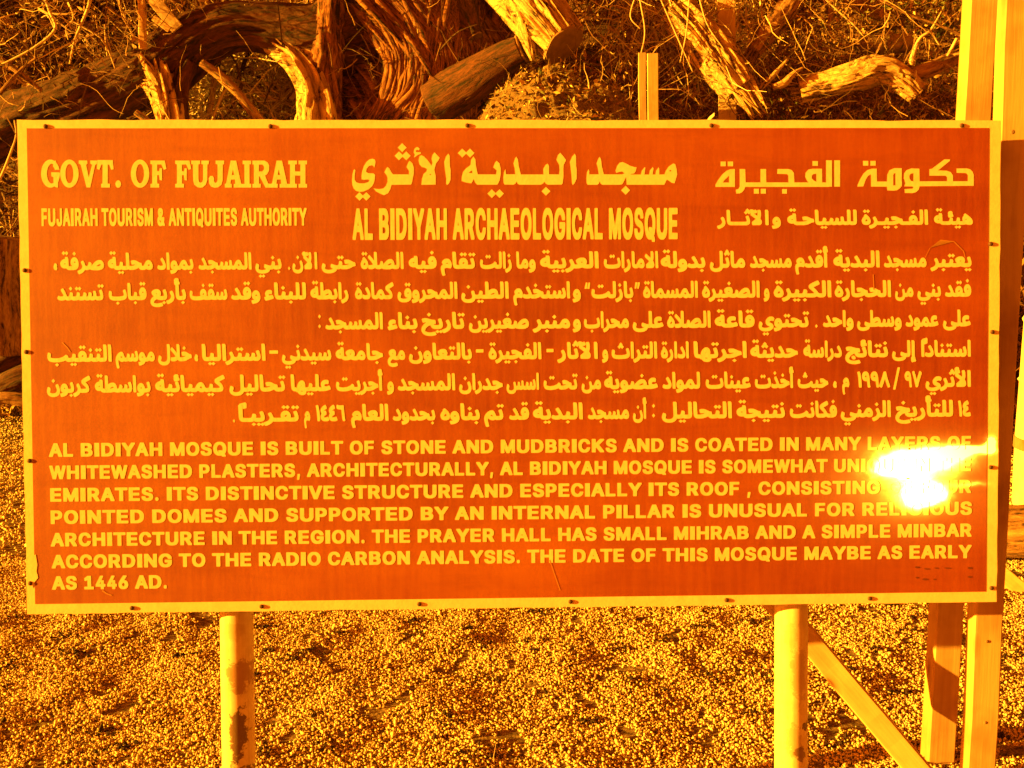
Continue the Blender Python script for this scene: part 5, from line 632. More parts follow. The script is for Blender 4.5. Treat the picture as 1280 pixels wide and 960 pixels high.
["arabic_text_line", [[65165,2318.8,617.6,78.5,85.5],[65203,2282.3,617.6,78.5,85.5],[65176,2264.9,617.6,78.5,85.5],[65256,2249.0,617.6,78.5,85.5],[65166,2235.4,617.6,78.5,85.5],[65193,2213.2,617.6,78.5,85.5],[65165,2202.1,617.6,78.5,85.5],[1611,2205.3,617.6,78.5,85.5],[65159,2177.9,617.6,78.4,85.5],[65247,2165.8,617.6,78.4,85.5],[65264,2131.6,617.6,78.4,85.5],[65255,2106.0,617.6,96.1,85.5],[65176,2084.7,617.6,96.1,85.5],[65166,2068.1,617.6,96.1,85.5],[65163,2052.8,617.6,96.1,85.5],[65182,2015.8,617.6,96.1,85.5],[65193,1985.9,617.6,68.8,85.5],[65197,1971.0,617.6,68.8,85.5],[65165,1961.3,617.6,68.8,85.5],[65203,1929.3,617.6,68.8,85.5],[65172,1909.5,617.6,68.8,85.5],[65187,1865.1,617.6,87.4,85.5],[65194,1837.5,617.6,87.4,85.5],[65267,1822.0,617.6,87.4,85.5],[65180,1802.7,617.6,87.4,85.5],[65172,1777.5,617.6,87.4,85.5],[65165,1755.7,617.6,98.4,85.5],[65183,1721.3,617.6,98.4,85.5],[65198,1698.3,617.6,98.4,85.5],[65175,1680.8,617.6,98.4,85.5],[65260,1651.3,617.6,98.4,85.5],[65166,1634.3,617.6,98.4,85.5],[65165,1615.8,617.6,68.2,85.5],[65193,1596.5,617.6,68.2,85.5],[65165,1586.9,617.6,68.2,85.5],[65197,1572.0,617.6,68.2,85.5],[65171,1555.7,617.6,68.2,85.5],[65165,1536.5,617.6,76.6,85.5],[65247,1524.7,617.6,76.6,85.5],[65176,1507.7,617.6,76.6,85.5],[65198,1489.7,617.6,76.6,85.5],[65165,1478.9,617.6,76.6,85.5],[65177,1433.8,617.6,76.6,85.5],[65261,1409.9,617.6,59.0,85.5],[65165,1388.0,617.6,87.9,85.5],[65269,1352.6,617.6,87.9,85.5],[65179,1337.1,617.6,87.9,85.5],[65166,1321.9,617.6,87.9,85.5],[65197,1302.8,617.6,87.9,85.5],[8211,1273.8,617.6,44.4,85.5],[65165,1250.5,617.6,78.5,85.5],[65247,1238.4,617.6,78.5,85.5],[65236,1215.4,617.6,78.5,85.5],[65184,1185.7,617.6,78.5,85.5],[65268,1168.4,617.6,78.5,85.5],[65198,1149.9,617.6,78.5,85.5],[65171,1131.1,617.6,78.5,85.5],[8211,1100.7,617.6,47.4,85.5],[65169,1077.0,617.6,82.6,85.5],[65166,1062.7,617.6,82.6,85.5],[65247,1050.0,617.6,82.6,85.5],[65176,1031.7,617.6,82.6,85.5],[65228,1006.2,617.6,82.6,85.5],[65166,991.9,617.6,82.6,85.5],[65261,970.1,617.6,82.6,85.5],[65253,936.5,617.6,82.6,85.5],[65251,906.4,617.6,67.0,85.5],[65226,885.3,617.6,67.0,85.5],[65183,844.6,617.6,80.2,85.5],[65166,830.8,617.6,80.2,85.5],[65251,805.8,617.6,80.2,85.5],[65228,781.0,617.6,80.2,85.5],[65172,757.9,617.6,80.2,85.5],[65203,712.2,617.6,75.0,85.5],[65268,695.6,617.6,75.0,85.5],[65194,672.0,617.6,75.0,85.5],[65255,660.0,617.6,75.0,85.5],[65266,627.3,617.6,75.0,85.5],[8211,597.4,617.6,54.7,85.5],[65165,575.7,617.6,89.6,85.5],[65203,534.1,617.6,89.6,85.5],[65176,514.3,617.6,89.6,85.5],[65198,493.2,617.6,89.6,85.5],[65165,480.6,617.6,89.6,85.5],[65247,466.8,617.6,89.6,85.5],[65268,447.0,617.6,89.6,85.5],[65166,431.5,617.6,89.6,85.5],[1548,413.0,617.6,70.4,85.5],[65191,383.4,617.6,72.2,85.5],[65276,357.8,617.6,72.2,85.5],[65245,328.1,617.6,72.2,85.5],[65251,299.2,617.6,67.5,85.5],[65262,280.3,617.6,67.5,85.5],[65203,249.0,617.6,67.5,85.5],[65250,226.5,617.6,67.5,85.5],[65165,205.6,617.6,82.4,85.5],[65247,192.9,617.6,82.4,85.5],[65176,174.6,617.6,82.4,85.5],[65256,157.9,617.6,82.4,85.5],[65240,133.7,617.6,82.4,85.5],[65268,115.5,617.6,82.4,85.5],[65168,62.1,617.6,82.4,85.5]]],
["arabic_text_line", [[65165,2318.8,542.5,85.1,85.5],[65271,2289.4,542.5,85.1,85.5],[65179,2274.4,542.5,85.1,85.5],[65198,2254.4,542.5,85.1,85.5],[65265,2216.1,542.5,85.1,85.5],[1639,2182.2,542.5,65.6,85.5],[1641,2163.1,542.5,65.6,85.5],[47,2134.5,542.5,63.6,85.5],[1640,2099.9,542.5,75.1,85.5],[1641,2078.0,542.5,75.1,85.5],[1641,2056.2,542.5,75.1,85.5],[1633,2043.7,542.5,75.1,85.5],[65249,2007.4,542.5,58.3,85.5],[1548,1981.6,542.5,71.5,85.5],[65187,1949.7,542.5,62.4,85.5],[65268,1935.9,542.5,62.4,85.5],[65178,1895.5,542.5,62.4,85.5],[65155,1875.0,542.5,68.8,85.5],[65191,1851.0,542.5,68.8,85.5],[65196,1829.3,542.5,68.8,85.5],[65173,1788.8,542.5,68.8,85.5],[65227,1755.4,542.5,74.8,85.5],[65268,1738.9,542.5,74.8,85.5],[65256,1723.7,542.5,74.8,85.5],[65166,1710.8,542.5,74.8,85.5],[65173,1666.7,542.5,74.8,85.5],[65247,1641.2,542.5,78.0,85.5],[65252,1614.5,542.5,78.0,85.5],[65262,1592.6,542.5,78.0,85.5],[65165,1581.6,542.5,78.0,85.5],[65193,1559.6,542.5,78.0,85.5],[65227,1522.5,542.5,82.0,85.5],[65216,1476.4,542.5,82.0,85.5],[65262,1453.5,542.5,82.0,85.5],[65267,1438.9,542.5,82.0,85.5],[65172,1415.3,542.5,82.0,85.5],[65251,1387.7,542.5,64.8,85.5],[65254,1359.6,542.5,64.8,85.5],[65175,1336.7,542.5,69.0,85.5],[65188,1310.7,542.5,69.0,85.5],[65174,1266.0,542.5,69.0,85.5],[65165,1246.7,542.5,59.1,85.5],[65203,1219.3,542.5,59.1,85.5],[65202,1174.8,542.5,59.1,85.5],[65183,1138.9,542.5,74.5,85.5],[65194,1115.4,542.5,74.5,85.5],[65197,1099.2,542.5,74.5,85.5],[65165,1088.7,542.5,74.5,85.5],[65253,1058.4,542.5,74.5,85.5],[65165,1038.7,542.5,77.0,85.5],[65247,1026.8,542.5,77.0,85.5],[65252,1000.4,542.5,77.0,85.5],[65204,961.6,542.5,77.0,85.5],[65184,932.5,542.5,77.0,85.5],[65194,908.3,542.5,77.0,85.5],[65261,881.7,542.5,65.3,85.5],[65155,860.6,542.5,72.9,85.5],[65183,835.1,542.5,72.9,85.5],[65198,818.0,542.5,72.9,85.5],[65267,805.1,542.5,72.9,85.5],[65174,757.8,542.5,72.9,85.5],[65227,718.8,542.5,83.7,85.5],[65248,703.9,542.5,83.7,85.5],[65268,685.4,542.5,83.7,85.5],[65260,660.2,542.5,83.7,85.5],[65166,645.8,542.5,83.7,85.5],[65175,618.4,542.5,87.6,85.5],[65188,585.3,542.5,87.6,85.5],[65166,570.1,542.5,87.6,85.5],[65247,556.6,542.5,87.6,85.5],[65268,537.3,542.5,87.6,85.5],[65246,499.3,542.5,87.6,85.5],[65243,463.4,542.5,88.2,85.5],[65268,443.9,542.5,88.2,85.5],[65252,413.6,542.5,88.2,85.5],[65268,394.1,542.5,88.2,85.5],[65166,378.9,542.5,88.2,85.5],[65163,364.9,542.5,88.2,85.5],[65268,345.4,542.5,88.2,85.5],[65172,319.9,542.5,88.2,85.5],[65169,296.4,542.5,76.3,85.5],[65262,275.0,542.5,76.3,85.5],[65165,264.3,542.5,76.3,85.5],[65203,228.8,542.5,76.3,85.5],[65220,196.7,542.5,76.3,85.5],[65172,174.8,542.5,76.3,85.5],[65243,142.7,542.5,77.0,85.5],[65198,124.6,542.5,77.0,85.5],[65169,112.4,542.5,77.0,85.5],[65262,90.8,542.5,77.0,85.5],[65253,59.6,542.5,77.0,85.5]]],
["arabic_text_line", [[1636,2308.9,468.8,71.1,85.5],[1633,2297.1,468.8,71.1,85.5],[65247,2271.6,468.8,95.9,85.5],[65248,2254.5,468.8,95.9,85.5],[65176,2233.3,468.8,95.9,85.5],[65156,2216.8,468.8,95.9,85.5],[65197,2196.0,468.8,95.9,85.5],[65267,2179.0,468.8,95.9,85.5],[65190,2142.1,468.8,95.9,85.5],[65165,2118.0,468.8,85.2,85.5],[65247,2104.8,468.8,85.2,85.5],[65200,2084.8,468.8,85.2,85.5],[65251,2058.3,468.8,85.2,85.5],[65256,2041.0,468.8,85.2,85.5],[65266,2003.8,468.8,85.2,85.5],[65235,1973.8,468.8,76.1,85.5],[65244,1950.9,468.8,76.1,85.5],[65166,1937.8,468.8,76.1,85.5],[65255,1925.6,468.8,76.1,85.5],[65174,1876.3,468.8,76.1,85.5],[65255,1848.9,468.8,95.1,85.5],[65176,1827.9,468.8,95.1,85.5],[65268,1806.9,468.8,95.1,85.5],[65184,1770.9,468.8,95.1,85.5],[65172,1743.5,468.8,95.1,85.5],[65165,1719.6,468.8,93.2,85.5],[65247,1705.2,468.8,93.2,85.5],[65176,1684.6,468.8,93.2,85.5],[65188,1649.4,468.8,93.2,85.5],[65166,1633.4,468.8,93.2,85.5],[65247,1619.0,468.8,93.2,85.5],[65268,1598.4,468.8,93.2,85.5],[65246,1558.1,468.8,93.2,85.5],[58,1531.3,468.8,70.2,85.5],[65155,1510.9,468.8,60.7,85.5],[65253,1486.3,468.8,60.7,85.5],[65251,1456.0,468.8,67.8,85.5],[65204,1421.8,468.8,67.8,85.5],[65184,1396.2,468.8,67.8,85.5],[65194,1374.8,468.8,67.8,85.5],[65165,1349.7,468.8,96.8,85.5],[65247,1334.8,468.8,96.8,85.5],[65170,1315.1,468.8,96.8,85.5],[65194,1284.6,468.8,96.8,85.5],[65267,1267.4,468.8,96.8,85.5],[65172,1239.5,468.8,96.8,85.5],[65239,1207.3,468.8,84.2,85.5],[65194,1180.7,468.8,84.2,85.5],[65175,1150.8,468.8,90.5,85.5],[65250,1120.6,468.8,90.5,85.5],[65169,1093.8,468.8,92.6,85.5],[65256,1075.0,468.8,92.6,85.5],[65166,1059.0,468.8,92.6,85.5],[65261,1034.5,468.8,92.6,85.5],[65257,1012.2,468.8,92.6,85.5],[65169,987.5,468.8,74.1,85.5],[65188,959.5,468.8,74.1,85.5],[65194,936.2,468.8,74.1,85.5],[65261,916.5,468.8,74.1,85.5],[65193,895.5,468.8,74.1,85.5],[65165,873.7,468.8,86.0,85.5],[65247,860.5,468.8,86.0,85.5],[65228,833.9,468.8,86.0,85.5],[65166,819.1,468.8,86.0,85.5],[65249,794.4,468.8,86.0,85.5],[1638,758.7,468.8,70.6,85.5],[1636,738.7,468.8,70.6,85.5],[1636,718.7,468.8,70.6,85.5],[1633,707.0,468.8,70.6,85.5],[65249,679.4,468.8,49.9,85.5],[65175,648.8,468.8,99.5,85.5],[65240,619.6,468.8,99.5,85.5],[1600,607.7,468.8,99.5,85.5],[65198,584.3,468.8,99.5,85.5],[65267,566.7,468.8,99.5,85.5],[65170,546.5,468.8,99.5,85.5],[1600,534.5,468.8,99.5,85.5],[65166,517.4,468.8,99.5,85.5],[1611,521.4,468.8,99.5,85.5],[46,506.2,468.8,55.1,85.5]]],
["arabic_text_line", [[65259,2303.0,943.8,82.5,77.0],[65268,2284.8,943.8,82.5,77.0],[65164,2268.0,943.8,82.5,77.0],[1600,2258.1,943.8,82.5,77.0],[65172,2234.3,943.8,82.5,77.0],[65165,2208.0,943.8,87.5,77.0],[65247,2194.6,943.8,87.5,77.0],[65236,2168.9,943.8,87.5,77.0],[1600,2158.4,943.8,87.5,77.0],[65184,2125.3,943.8,87.5,77.0],[65268,2105.9,943.8,87.5,77.0],[1600,2095.4,943.8,87.5,77.0],[65198,2074.9,943.8,87.5,77.0],[65171,2053.9,943.8,87.5,77.0],[65247,2028.8,943.8,87.3,77.0],[65248,2013.3,943.8,87.3,77.0],[65204,1969.3,943.8,87.3,77.0],[65268,1950.0,943.8,87.3,77.0],[65166,1934.9,943.8,87.3,77.0],[65187,1904.4,943.8,87.3,77.0],[1600,1893.9,943.8,87.3,77.0],[65172,1868.8,943.8,87.3,77.0],[65261,1830.3,943.8,84.6,77.0],[65165,1811.2,943.8,85.5,77.0],[65269,1776.8,943.8,85.5,77.0],[65179,1761.7,943.8,85.5,77.0],[1600,1751.4,943.8,85.5,77.0],[1600,1741.1,943.8,85.5,77.0],[1600,1730.9,943.8,85.5,77.0],[65166,1716.1,943.8,85.5,77.0],[65197,1697.5,943.8,85.5,77.0]]],
["english_text_line", [[1065,62.4,386.1,60.2,58.5],[1076,94.4,386.1,61.1,58.5],[1066,136.4,386.1,63.8,58.5],[1073,170.1,386.1,81.1,58.5],[1068,185.6,386.1,62.6,58.5],[1073,221.5,386.1,81.1,58.5],[1089,237.8,386.1,61.0,58.5],[1065,270.5,386.1,60.2,58.5],[1072,302.5,386.1,63.2,58.5],[1077,351.6,386.1,59.4,58.5],[1079,392.0,386.1,58.7,58.5],[1083,427.2,386.1,59.2,58.5],[1081,457.5,386.1,58.7,58.5],[1085,491.8,386.1,63.2,58.5],[1069,526.9,386.1,64.7,58.5],[1073,572.2,386.1,81.1,58.5],[1083,588.5,386.1,59.2,58.5],[1066,632.1,386.1,63.8,58.5],[1085,664.8,386.1,63.2,58.5],[1073,700.8,386.1,81.1,58.5],[1076,716.3,386.1,61.1,58.5],[1084,744.3,386.1,62.8,58.5],[1079,789.5,386.1,58.7,58.5],[1070,823.9,386.1,59.7,58.5],[1083,866.7,386.1,59.2,58.5],[1084,896.2,386.1,62.8,58.5],[1079,927.4,386.1,58.7,58.5],[1078,961.7,386.1,62.6,58.5],[1069,996.8,386.1,64.7,58.5],[1065,1042.0,386.1,60.2,58.5],[1078,1074.0,386.1,62.6,58.5],[1068,1109.0,386.1,62.6,58.5],[1077,1158.2,386.1,59.4,58.5],[1085,1197.8,386.1,63.2,58.5],[1068,1232.9,386.1,62.6,58.5],[1066,1268.0,386.1,63.8,58.5],[1082,1300.7,386.1,62.4,58.5],[1073,1334.4,386.1,81.1,58.5],[1067,1350.6,386.1,56.4,58.5],[1075,1382.6,386.1,64.5,58.5],[1083,1418.5,386.1,59.2,58.5],[1065,1462.9,386.1,60.2,58.5],[1078,1494.8,386.1,62.6,58.5],[1068,1529.9,386.1,62.6,58.5],[1073,1579.9,386.1,81.1,58.5],[1083,1596.2,386.1,59.2,58.5],[1067,1640.4,386.1,56.4,58.5],[1079,1673.2,386.1,58.7,58.5],[1065,1708.4,386.1,60.2,58.5],[1084,1740.2,386.1,62.8,58.5],[1069,1770.7,386.1,64.7,58.5],[1068,1801.1,386.1,62.6,58.5],[1073,1851.1,386.1,81.1,58.5],[1078,1866.5,386.1,62.6,58.5],[1077,1915.7,386.1,59.4,58.5],[1065,1956.2,386.1,60.2,58.5],[1078,1988.1,386.1,62.6,58.5],[1089,2024.0,386.1,61.0,58.5],[1076,2070.0,386.1,61.1,58.5],[1065,2098.8,386.1,60.2,58.5],[1089,2131.6,386.1,61.0,58.5],[1069,2163.5,386.1,64.7,58.5],[1082,2193.9,386.1,62.4,58.5],[1083,2227.5,386.1,59.2,58.5],[1079,2271.8,386.1,58.7,58.5],[1070,2306.2,386.1,59.7,58.5]]],
["english_text_line", [[1087,62.3,331.6,53.9,58.5],[1072,102.1,331.6,60.8,58.5],[1073,136.8,331.6,78.1,58.5],[1084,151.6,331.6,60.4,58.5],[1069,180.9,331.6,62.3,58.5],[1087,210.8,331.6,53.9,58.5],[1065,251.4,331.6,58.0,58.5],[1083,283.0,331.6,57.0,58.5],[1072,311.4,331.6,60.8,58.5],[1069,345.2,331.6,62.3,58.5],[1068,374.4,331.6,60.3,58.5],[1080,421.7,331.6,57.5,58.5],[1076,451.0,331.6,58.9,58.5],[1065,478.7,331.6,58.0,58.5],[1083,510.3,331.6,57.0,58.5],[1084,538.7,331.6,60.4,58.5],[1069,568.0,331.6,62.3,58.5],[1082,597.3,331.6,60.1,58.5],[1083,629.6,331.6,57.0,58.5],[1044,660.1,331.6,40.5,58.5],[1065,685.8,331.6,58.0,58.5],[1082,716.5,331.6,60.1,58.5],[1067,748.7,331.6,54.3,58.5],[1072,779.6,331.6,60.8,58.5],[1073,814.2,331.6,78.1,58.5],[1084,829.0,331.6,60.4,58.5],[1069,858.3,331.6,62.3,58.5],[1067,888.3,331.6,54.3,58.5],[1084,919.0,331.6,60.4,58.5],[1085,948.4,331.6,60.8,58.5],[1082,982.1,331.6,60.1,58.5],[1065,1014.4,331.6,58.0,58.5],[1076,1045.2,331.6,58.9,58.5],[1076,1072.2,331.6,58.9,58.5],[1089,1100.0,331.6,58.7,58.5],[1044,1132.8,331.6,40.5,58.5],[1065,1158.5,331.6,58.0,58.5],[1076,1189.3,331.6,58.9,58.5],[1066,1229.7,331.6,61.4,58.5],[1073,1262.2,331.6,78.1,58.5],[1068,1277.0,331.6,60.3,58.5],[1073,1311.7,331.6,78.1,58.5],[1089,1327.4,331.6,58.7,58.5],[1065,1358.9,331.6,58.0,58.5],[1072,1389.6,331.6,60.8,58.5],[1077,1436.9,331.6,57.2,58.5],[1079,1475.8,331.6,56.5,58.5],[1083,1509.7,331.6,57.0,58.5],[1081,1538.8,331.6,56.5,58.5],[1085,1571.8,331.6,60.8,58.5],[1069,1605.6,331.6,62.3,58.5],[1073,1649.2,331.6,78.1,58.5],[1083,1664.9,331.6,57.0,58.5],[1083,1707.7,331.6,57.0,58.5],[1079,1736.8,331.6,56.5,58.5],[1077,1769.9,331.6,57.2,58.5],[1069,1808.1,331.6,62.3,58.5],[1087,1838.0,331.6,53.9,58.5],[1072,1877.9,331.6,60.8,58.5],[1065,1912.4,331.6,58.0,58.5],[1084,1943.1,331.6,60.4,58.5],[1085,1985.9,331.6,60.8,58.5],[1078,2019.7,331.6,60.3,58.5],[1073,2054.3,331.6,78.1,58.5],[1081,2069.9,331.6,56.5,58.5],[1085,2102.9,331.6,60.8,58.5],[1069,2136.6,331.6,62.3,58.5],[1073,2180.3,331.6,78.1,58.5],[1078,2195.2,331.6,60.3,58.5],[1084,2242.3,331.6,60.4,58.5],[1072,2271.7,331.6,60.8,58.5],[1069,2305.4,331.6,62.3,58.5]]],
["english_text_line", [[1069,60.7,276.7,67.1,58.5],[1077,92.3,276.7,61.7,58.5],[1073,134.5,276.7,84.1,58.5],[1082,150.5,276.7,64.8,58.5],[1065,185.3,276.7,62.4,58.5],[1084,218.4,276.7,65.1,58.5],[1069,249.9,276.7,67.1,58.5],[1083,282.3,276.7,61.4,58.5],[1046,314.9,276.7,43.7,58.5],[1073,343.0,276.7,84.1,58.5],[1084,359.0,276.7,65.1,58.5],[1083,391.4,276.7,61.4,58.5],[1068,436.6,276.7,64.9,58.5],[1073,474.0,276.7,84.1,58.5],[1083,490.9,276.7,61.4,58.5],[1084,521.4,276.7,65.1,58.5],[1073,554.0,276.7,84.1,58.5],[1078,570.0,276.7,64.9,58.5],[1067,607.1,276.7,58.5,58.5],[1084,640.3,276.7,65.1,58.5],[1073,672.8,276.7,84.1,58.5],[1086,689.7,276.7,62.2,58.5],[1069,722.8,276.7,67.1,58.5],[1083,769.8,276.7,61.4,58.5],[1084,800.3,276.7,65.1,58.5],[1082,831.9,276.7,64.8,58.5],[1085,865.9,276.7,65.6,58.5],[1067,903.0,276.7,58.5,58.5],[1084,936.2,276.7,65.1,58.5],[1085,967.7,276.7,65.6,58.5],[1082,1004.1,276.7,64.8,58.5],[1069,1038.1,276.7,67.1,58.5],[1065,1085.0,276.7,62.4,58.5],[1078,1118.1,276.7,64.9,58.5],[1068,1154.5,276.7,64.9,58.5],[1069,1205.4,276.7,67.1,58.5],[1083,1237.8,276.7,61.4,58.5],[1080,1268.5,276.7,62.0,58.5],[1069,1299.9,276.7,67.1,58.5],[1067,1332.2,276.7,58.5,58.5],[1073,1366.4,276.7,84.1,58.5],[1065,1383.3,276.7,62.4,58.5],[1076,1416.4,276.7,63.4,58.5],[1076,1445.5,276.7,63.4,58.5],[1089,1475.5,276.7,63.3,58.5],[1073,1524.1,276.7,84.1,58.5],[1084,1540.1,276.7,65.1,58.5],[1083,1572.5,276.7,61.4,58.5],[1082,1617.7,276.7,64.8,58.5],[1079,1652.4,276.7,60.9,58.5],[1079,1688.8,276.7,60.9,58.5],[1070,1724.5,276.7,61.9,58.5],[1044,1770.3,276.7,43.7,58.5],[1067,1797.9,276.7,58.5,58.5],[1079,1831.9,276.7,60.9,58.5],[1078,1867.5,276.7,64.9,58.5],[1083,1904.7,276.7,61.4,58.5],[1073,1936.3,276.7,84.1,58.5],[1083,1953.2,276.7,61.4,58.5],[1084,1983.8,276.7,65.1,58.5],[1073,2016.4,276.7,84.1,58.5],[1078,2032.4,276.7,64.9,58.5],[1071,2069.5,276.7,62.5,58.5],[1079,2120.4,276.7,60.9,58.5],[1070,2156.1,276.7,61.9,58.5],[1070,2199.7,276.7,61.9,58.5],[1079,2229.6,276.7,60.9,58.5],[1085,2265.2,276.7,65.6,58.5],[1082,2301.6,276.7,64.8,58.5]]],
["english_text_line", [[1080,60.8,222.1,64.6,58.5],[1079,94.4,222.1,63.4,58.5],[1073,132.5,222.1,87.7,58.5],[1078,149.2,222.1,67.7,58.5],[1084,187.1,222.1,67.8,58.5],[1069,220.0,222.1,69.9,58.5],[1068,252.8,222.1,67.7,58.5],[1068,305.9,222.1,67.7,58.5],[1079,344.6,222.1,63.4,58.5],[1077,381.7,222.1,64.3,58.5],[1069,424.6,222.1,69.9,58.5],[1083,458.4,222.1,64.0,58.5],[1065,506.4,222.1,65.1,58.5],[1078,540.9,222.1,67.7,58.5],[1068,578.8,222.1,67.7,58.5],[1083,632.7,222.1,64.0,58.5],[1085,664.7,222.1,68.3,58.5],[1080,702.6,222.1,64.6,58.5],[1080,735.5,222.1,64.6,58.5],[1079,769.0,222.1,63.4,58.5],[1082,806.2,222.1,67.5,58.5],[1084,841.5,222.1,67.8,58.5],[1069,874.4,222.1,69.9,58.5],[1068,907.3,222.1,67.7,58.5],[1066,960.3,222.1,68.9,58.5],[1089,996.6,222.1,65.9,58.5],[1065,1047.1,222.1,65.1,58.5],[1078,1081.7,222.1,67.7,58.5],[1073,1135.7,222.1,87.7,58.5],[1078,1152.4,222.1,67.7,58.5],[1084,1190.2,222.1,67.8,58.5],[1069,1223.1,222.1,69.9,58.5],[1082,1256.0,222.1,67.5,58.5],[1078,1291.4,222.1,67.7,58.5],[1065,1330.2,222.1,65.1,58.5],[1076,1364.7,222.1,66.1,58.5],[1080,1410.2,222.1,64.6,58.5],[1073,1444.1,222.1,87.7,58.5],[1076,1460.8,222.1,66.1,58.5],[1076,1491.1,222.1,66.1,58.5],[1065,1522.3,222.1,65.1,58.5],[1082,1556.8,222.1,67.5,58.5],[1073,1608.4,222.1,87.7,58.5],[1083,1626.0,222.1,64.0,58.5],[1085,1673.1,222.1,68.3,58.5],[1078,1711.0,222.1,67.7,58.5],[1085,1748.9,222.1,68.3,58.5],[1083,1787.7,222.1,64.0,58.5],[1085,1819.6,222.1,68.3,58.5],[1065,1858.4,222.1,65.1,58.5],[1076,1892.9,222.1,66.1,58.5],[1070,1938.5,222.1,64.5,58.5],[1079,1969.5,222.1,63.4,58.5],[1082,2006.7,222.1,67.5,58.5],[1082,2057.2,222.1,67.5,58.5],[1069,2092.6,222.1,69.9,58.5],[1076,2125.5,222.1,66.1,58.5],[1073,2156.8,222.1,87.7,58.5],[1071,2174.3,222.1,65.2,58.5],[1073,2212.4,222.1,87.7,58.5],[1079,2229.9,222.1,63.4,58.5],[1085,2267.0,222.1,68.3,58.5],[1083,2305.8,222.1,64.0,58.5]]],
["english_text_line", [[1065,62.6,167.0,60.7,58.5],[1082,94.8,167.0,62.9,58.5],[1067,128.5,167.0,56.8,58.5],[1072,160.8,167.0,63.7,58.5],[1073,197.1,167.0,81.7,58.5],[1084,212.6,167.0,63.2,58.5],[1069,243.2,167.0,65.2,58.5],[1067,274.6,167.0,56.8,58.5],[1084,306.8,167.0,63.2,58.5],[1085,337.5,167.0,63.7,58.5],[1082,372.8,167.0,62.9,58.5],[1069,405.8,167.0,65.2,58.5],[1073,451.5,167.0,81.7,58.5],[1078,467.1,167.0,63.1,58.5],[1084,516.4,167.0,63.2,58.5],[1072,547.1,167.0,63.7,58.5],[1069,582.4,167.0,65.2,58.5],[1082,627.2,167.0,62.9,58.5],[1069,660.2,167.0,65.2,58.5],[1071,691.6,167.0,60.7,58.5],[1073,727.1,167.0,81.7,58.5],[1079,743.4,167.0,59.1,58.5],[1078,778.0,167.0,63.1,58.5],[1046,815.2,167.0,42.4,58.5],[1084,841.5,167.0,63.2,58.5],[1072,872.2,167.0,63.7,58.5],[1069,907.5,167.0,65.2,58.5],[1080,952.3,167.0,60.2,58.5],[1082,982.9,167.0,62.9,58.5],[1065,1016.7,167.0,60.7,58.5],[1089,1049.7,167.0,61.5,58.5],[1069,1081.9,167.0,65.2,58.5],[1082,1112.5,167.0,62.9,58.5],[1072,1159.6,167.0,63.7,58.5],[1065,1195.8,167.0,60.7,58.5],[1076,1228.0,167.0,61.6,58.5],[1076,1256.3,167.0,61.6,58.5],[1072,1298.7,167.0,63.7,58.5],[1065,1334.8,167.0,60.7,58.5],[1083,1367.8,167.0,59.6,58.5],[1083,1412.6,167.0,59.6,58.5],[1077,1442.4,167.0,59.9,58.5],[1065,1483.2,167.0,60.7,58.5],[1076,1515.4,167.0,61.6,58.5],[1076,1543.7,167.0,61.6,58.5],[1077,1586.1,167.0,59.9,58.5],[1073,1627.1,167.0,81.7,58.5],[1072,1642.6,167.0,63.7,58.5],[1082,1678.0,167.0,62.9,58.5],[1065,1711.8,167.0,60.7,58.5],[1066,1743.9,167.0,64.3,58.5],[1065,1791.9,167.0,60.7,58.5],[1078,1824.1,167.0,63.1,58.5],[1068,1859.4,167.0,63.1,58.5],[1065,1909.7,167.0,60.7,58.5],[1083,1956.8,167.0,59.6,58.5],[1073,1987.5,167.0,81.7,58.5],[1077,2003.1,167.0,59.9,58.5],[1080,2043.2,167.0,60.2,58.5],[1076,2073.8,167.0,61.6,58.5],[1069,2102.0,167.0,65.2,58.5],[1077,2146.8,167.0,59.9,58.5],[1073,2187.8,167.0,81.7,58.5],[1078,2203.3,167.0,63.1,58.5],[1066,2238.6,167.0,64.3,58.5],[1065,2272.5,167.0,60.7,58.5],[1082,2304.7,167.0,62.9,58.5]]],
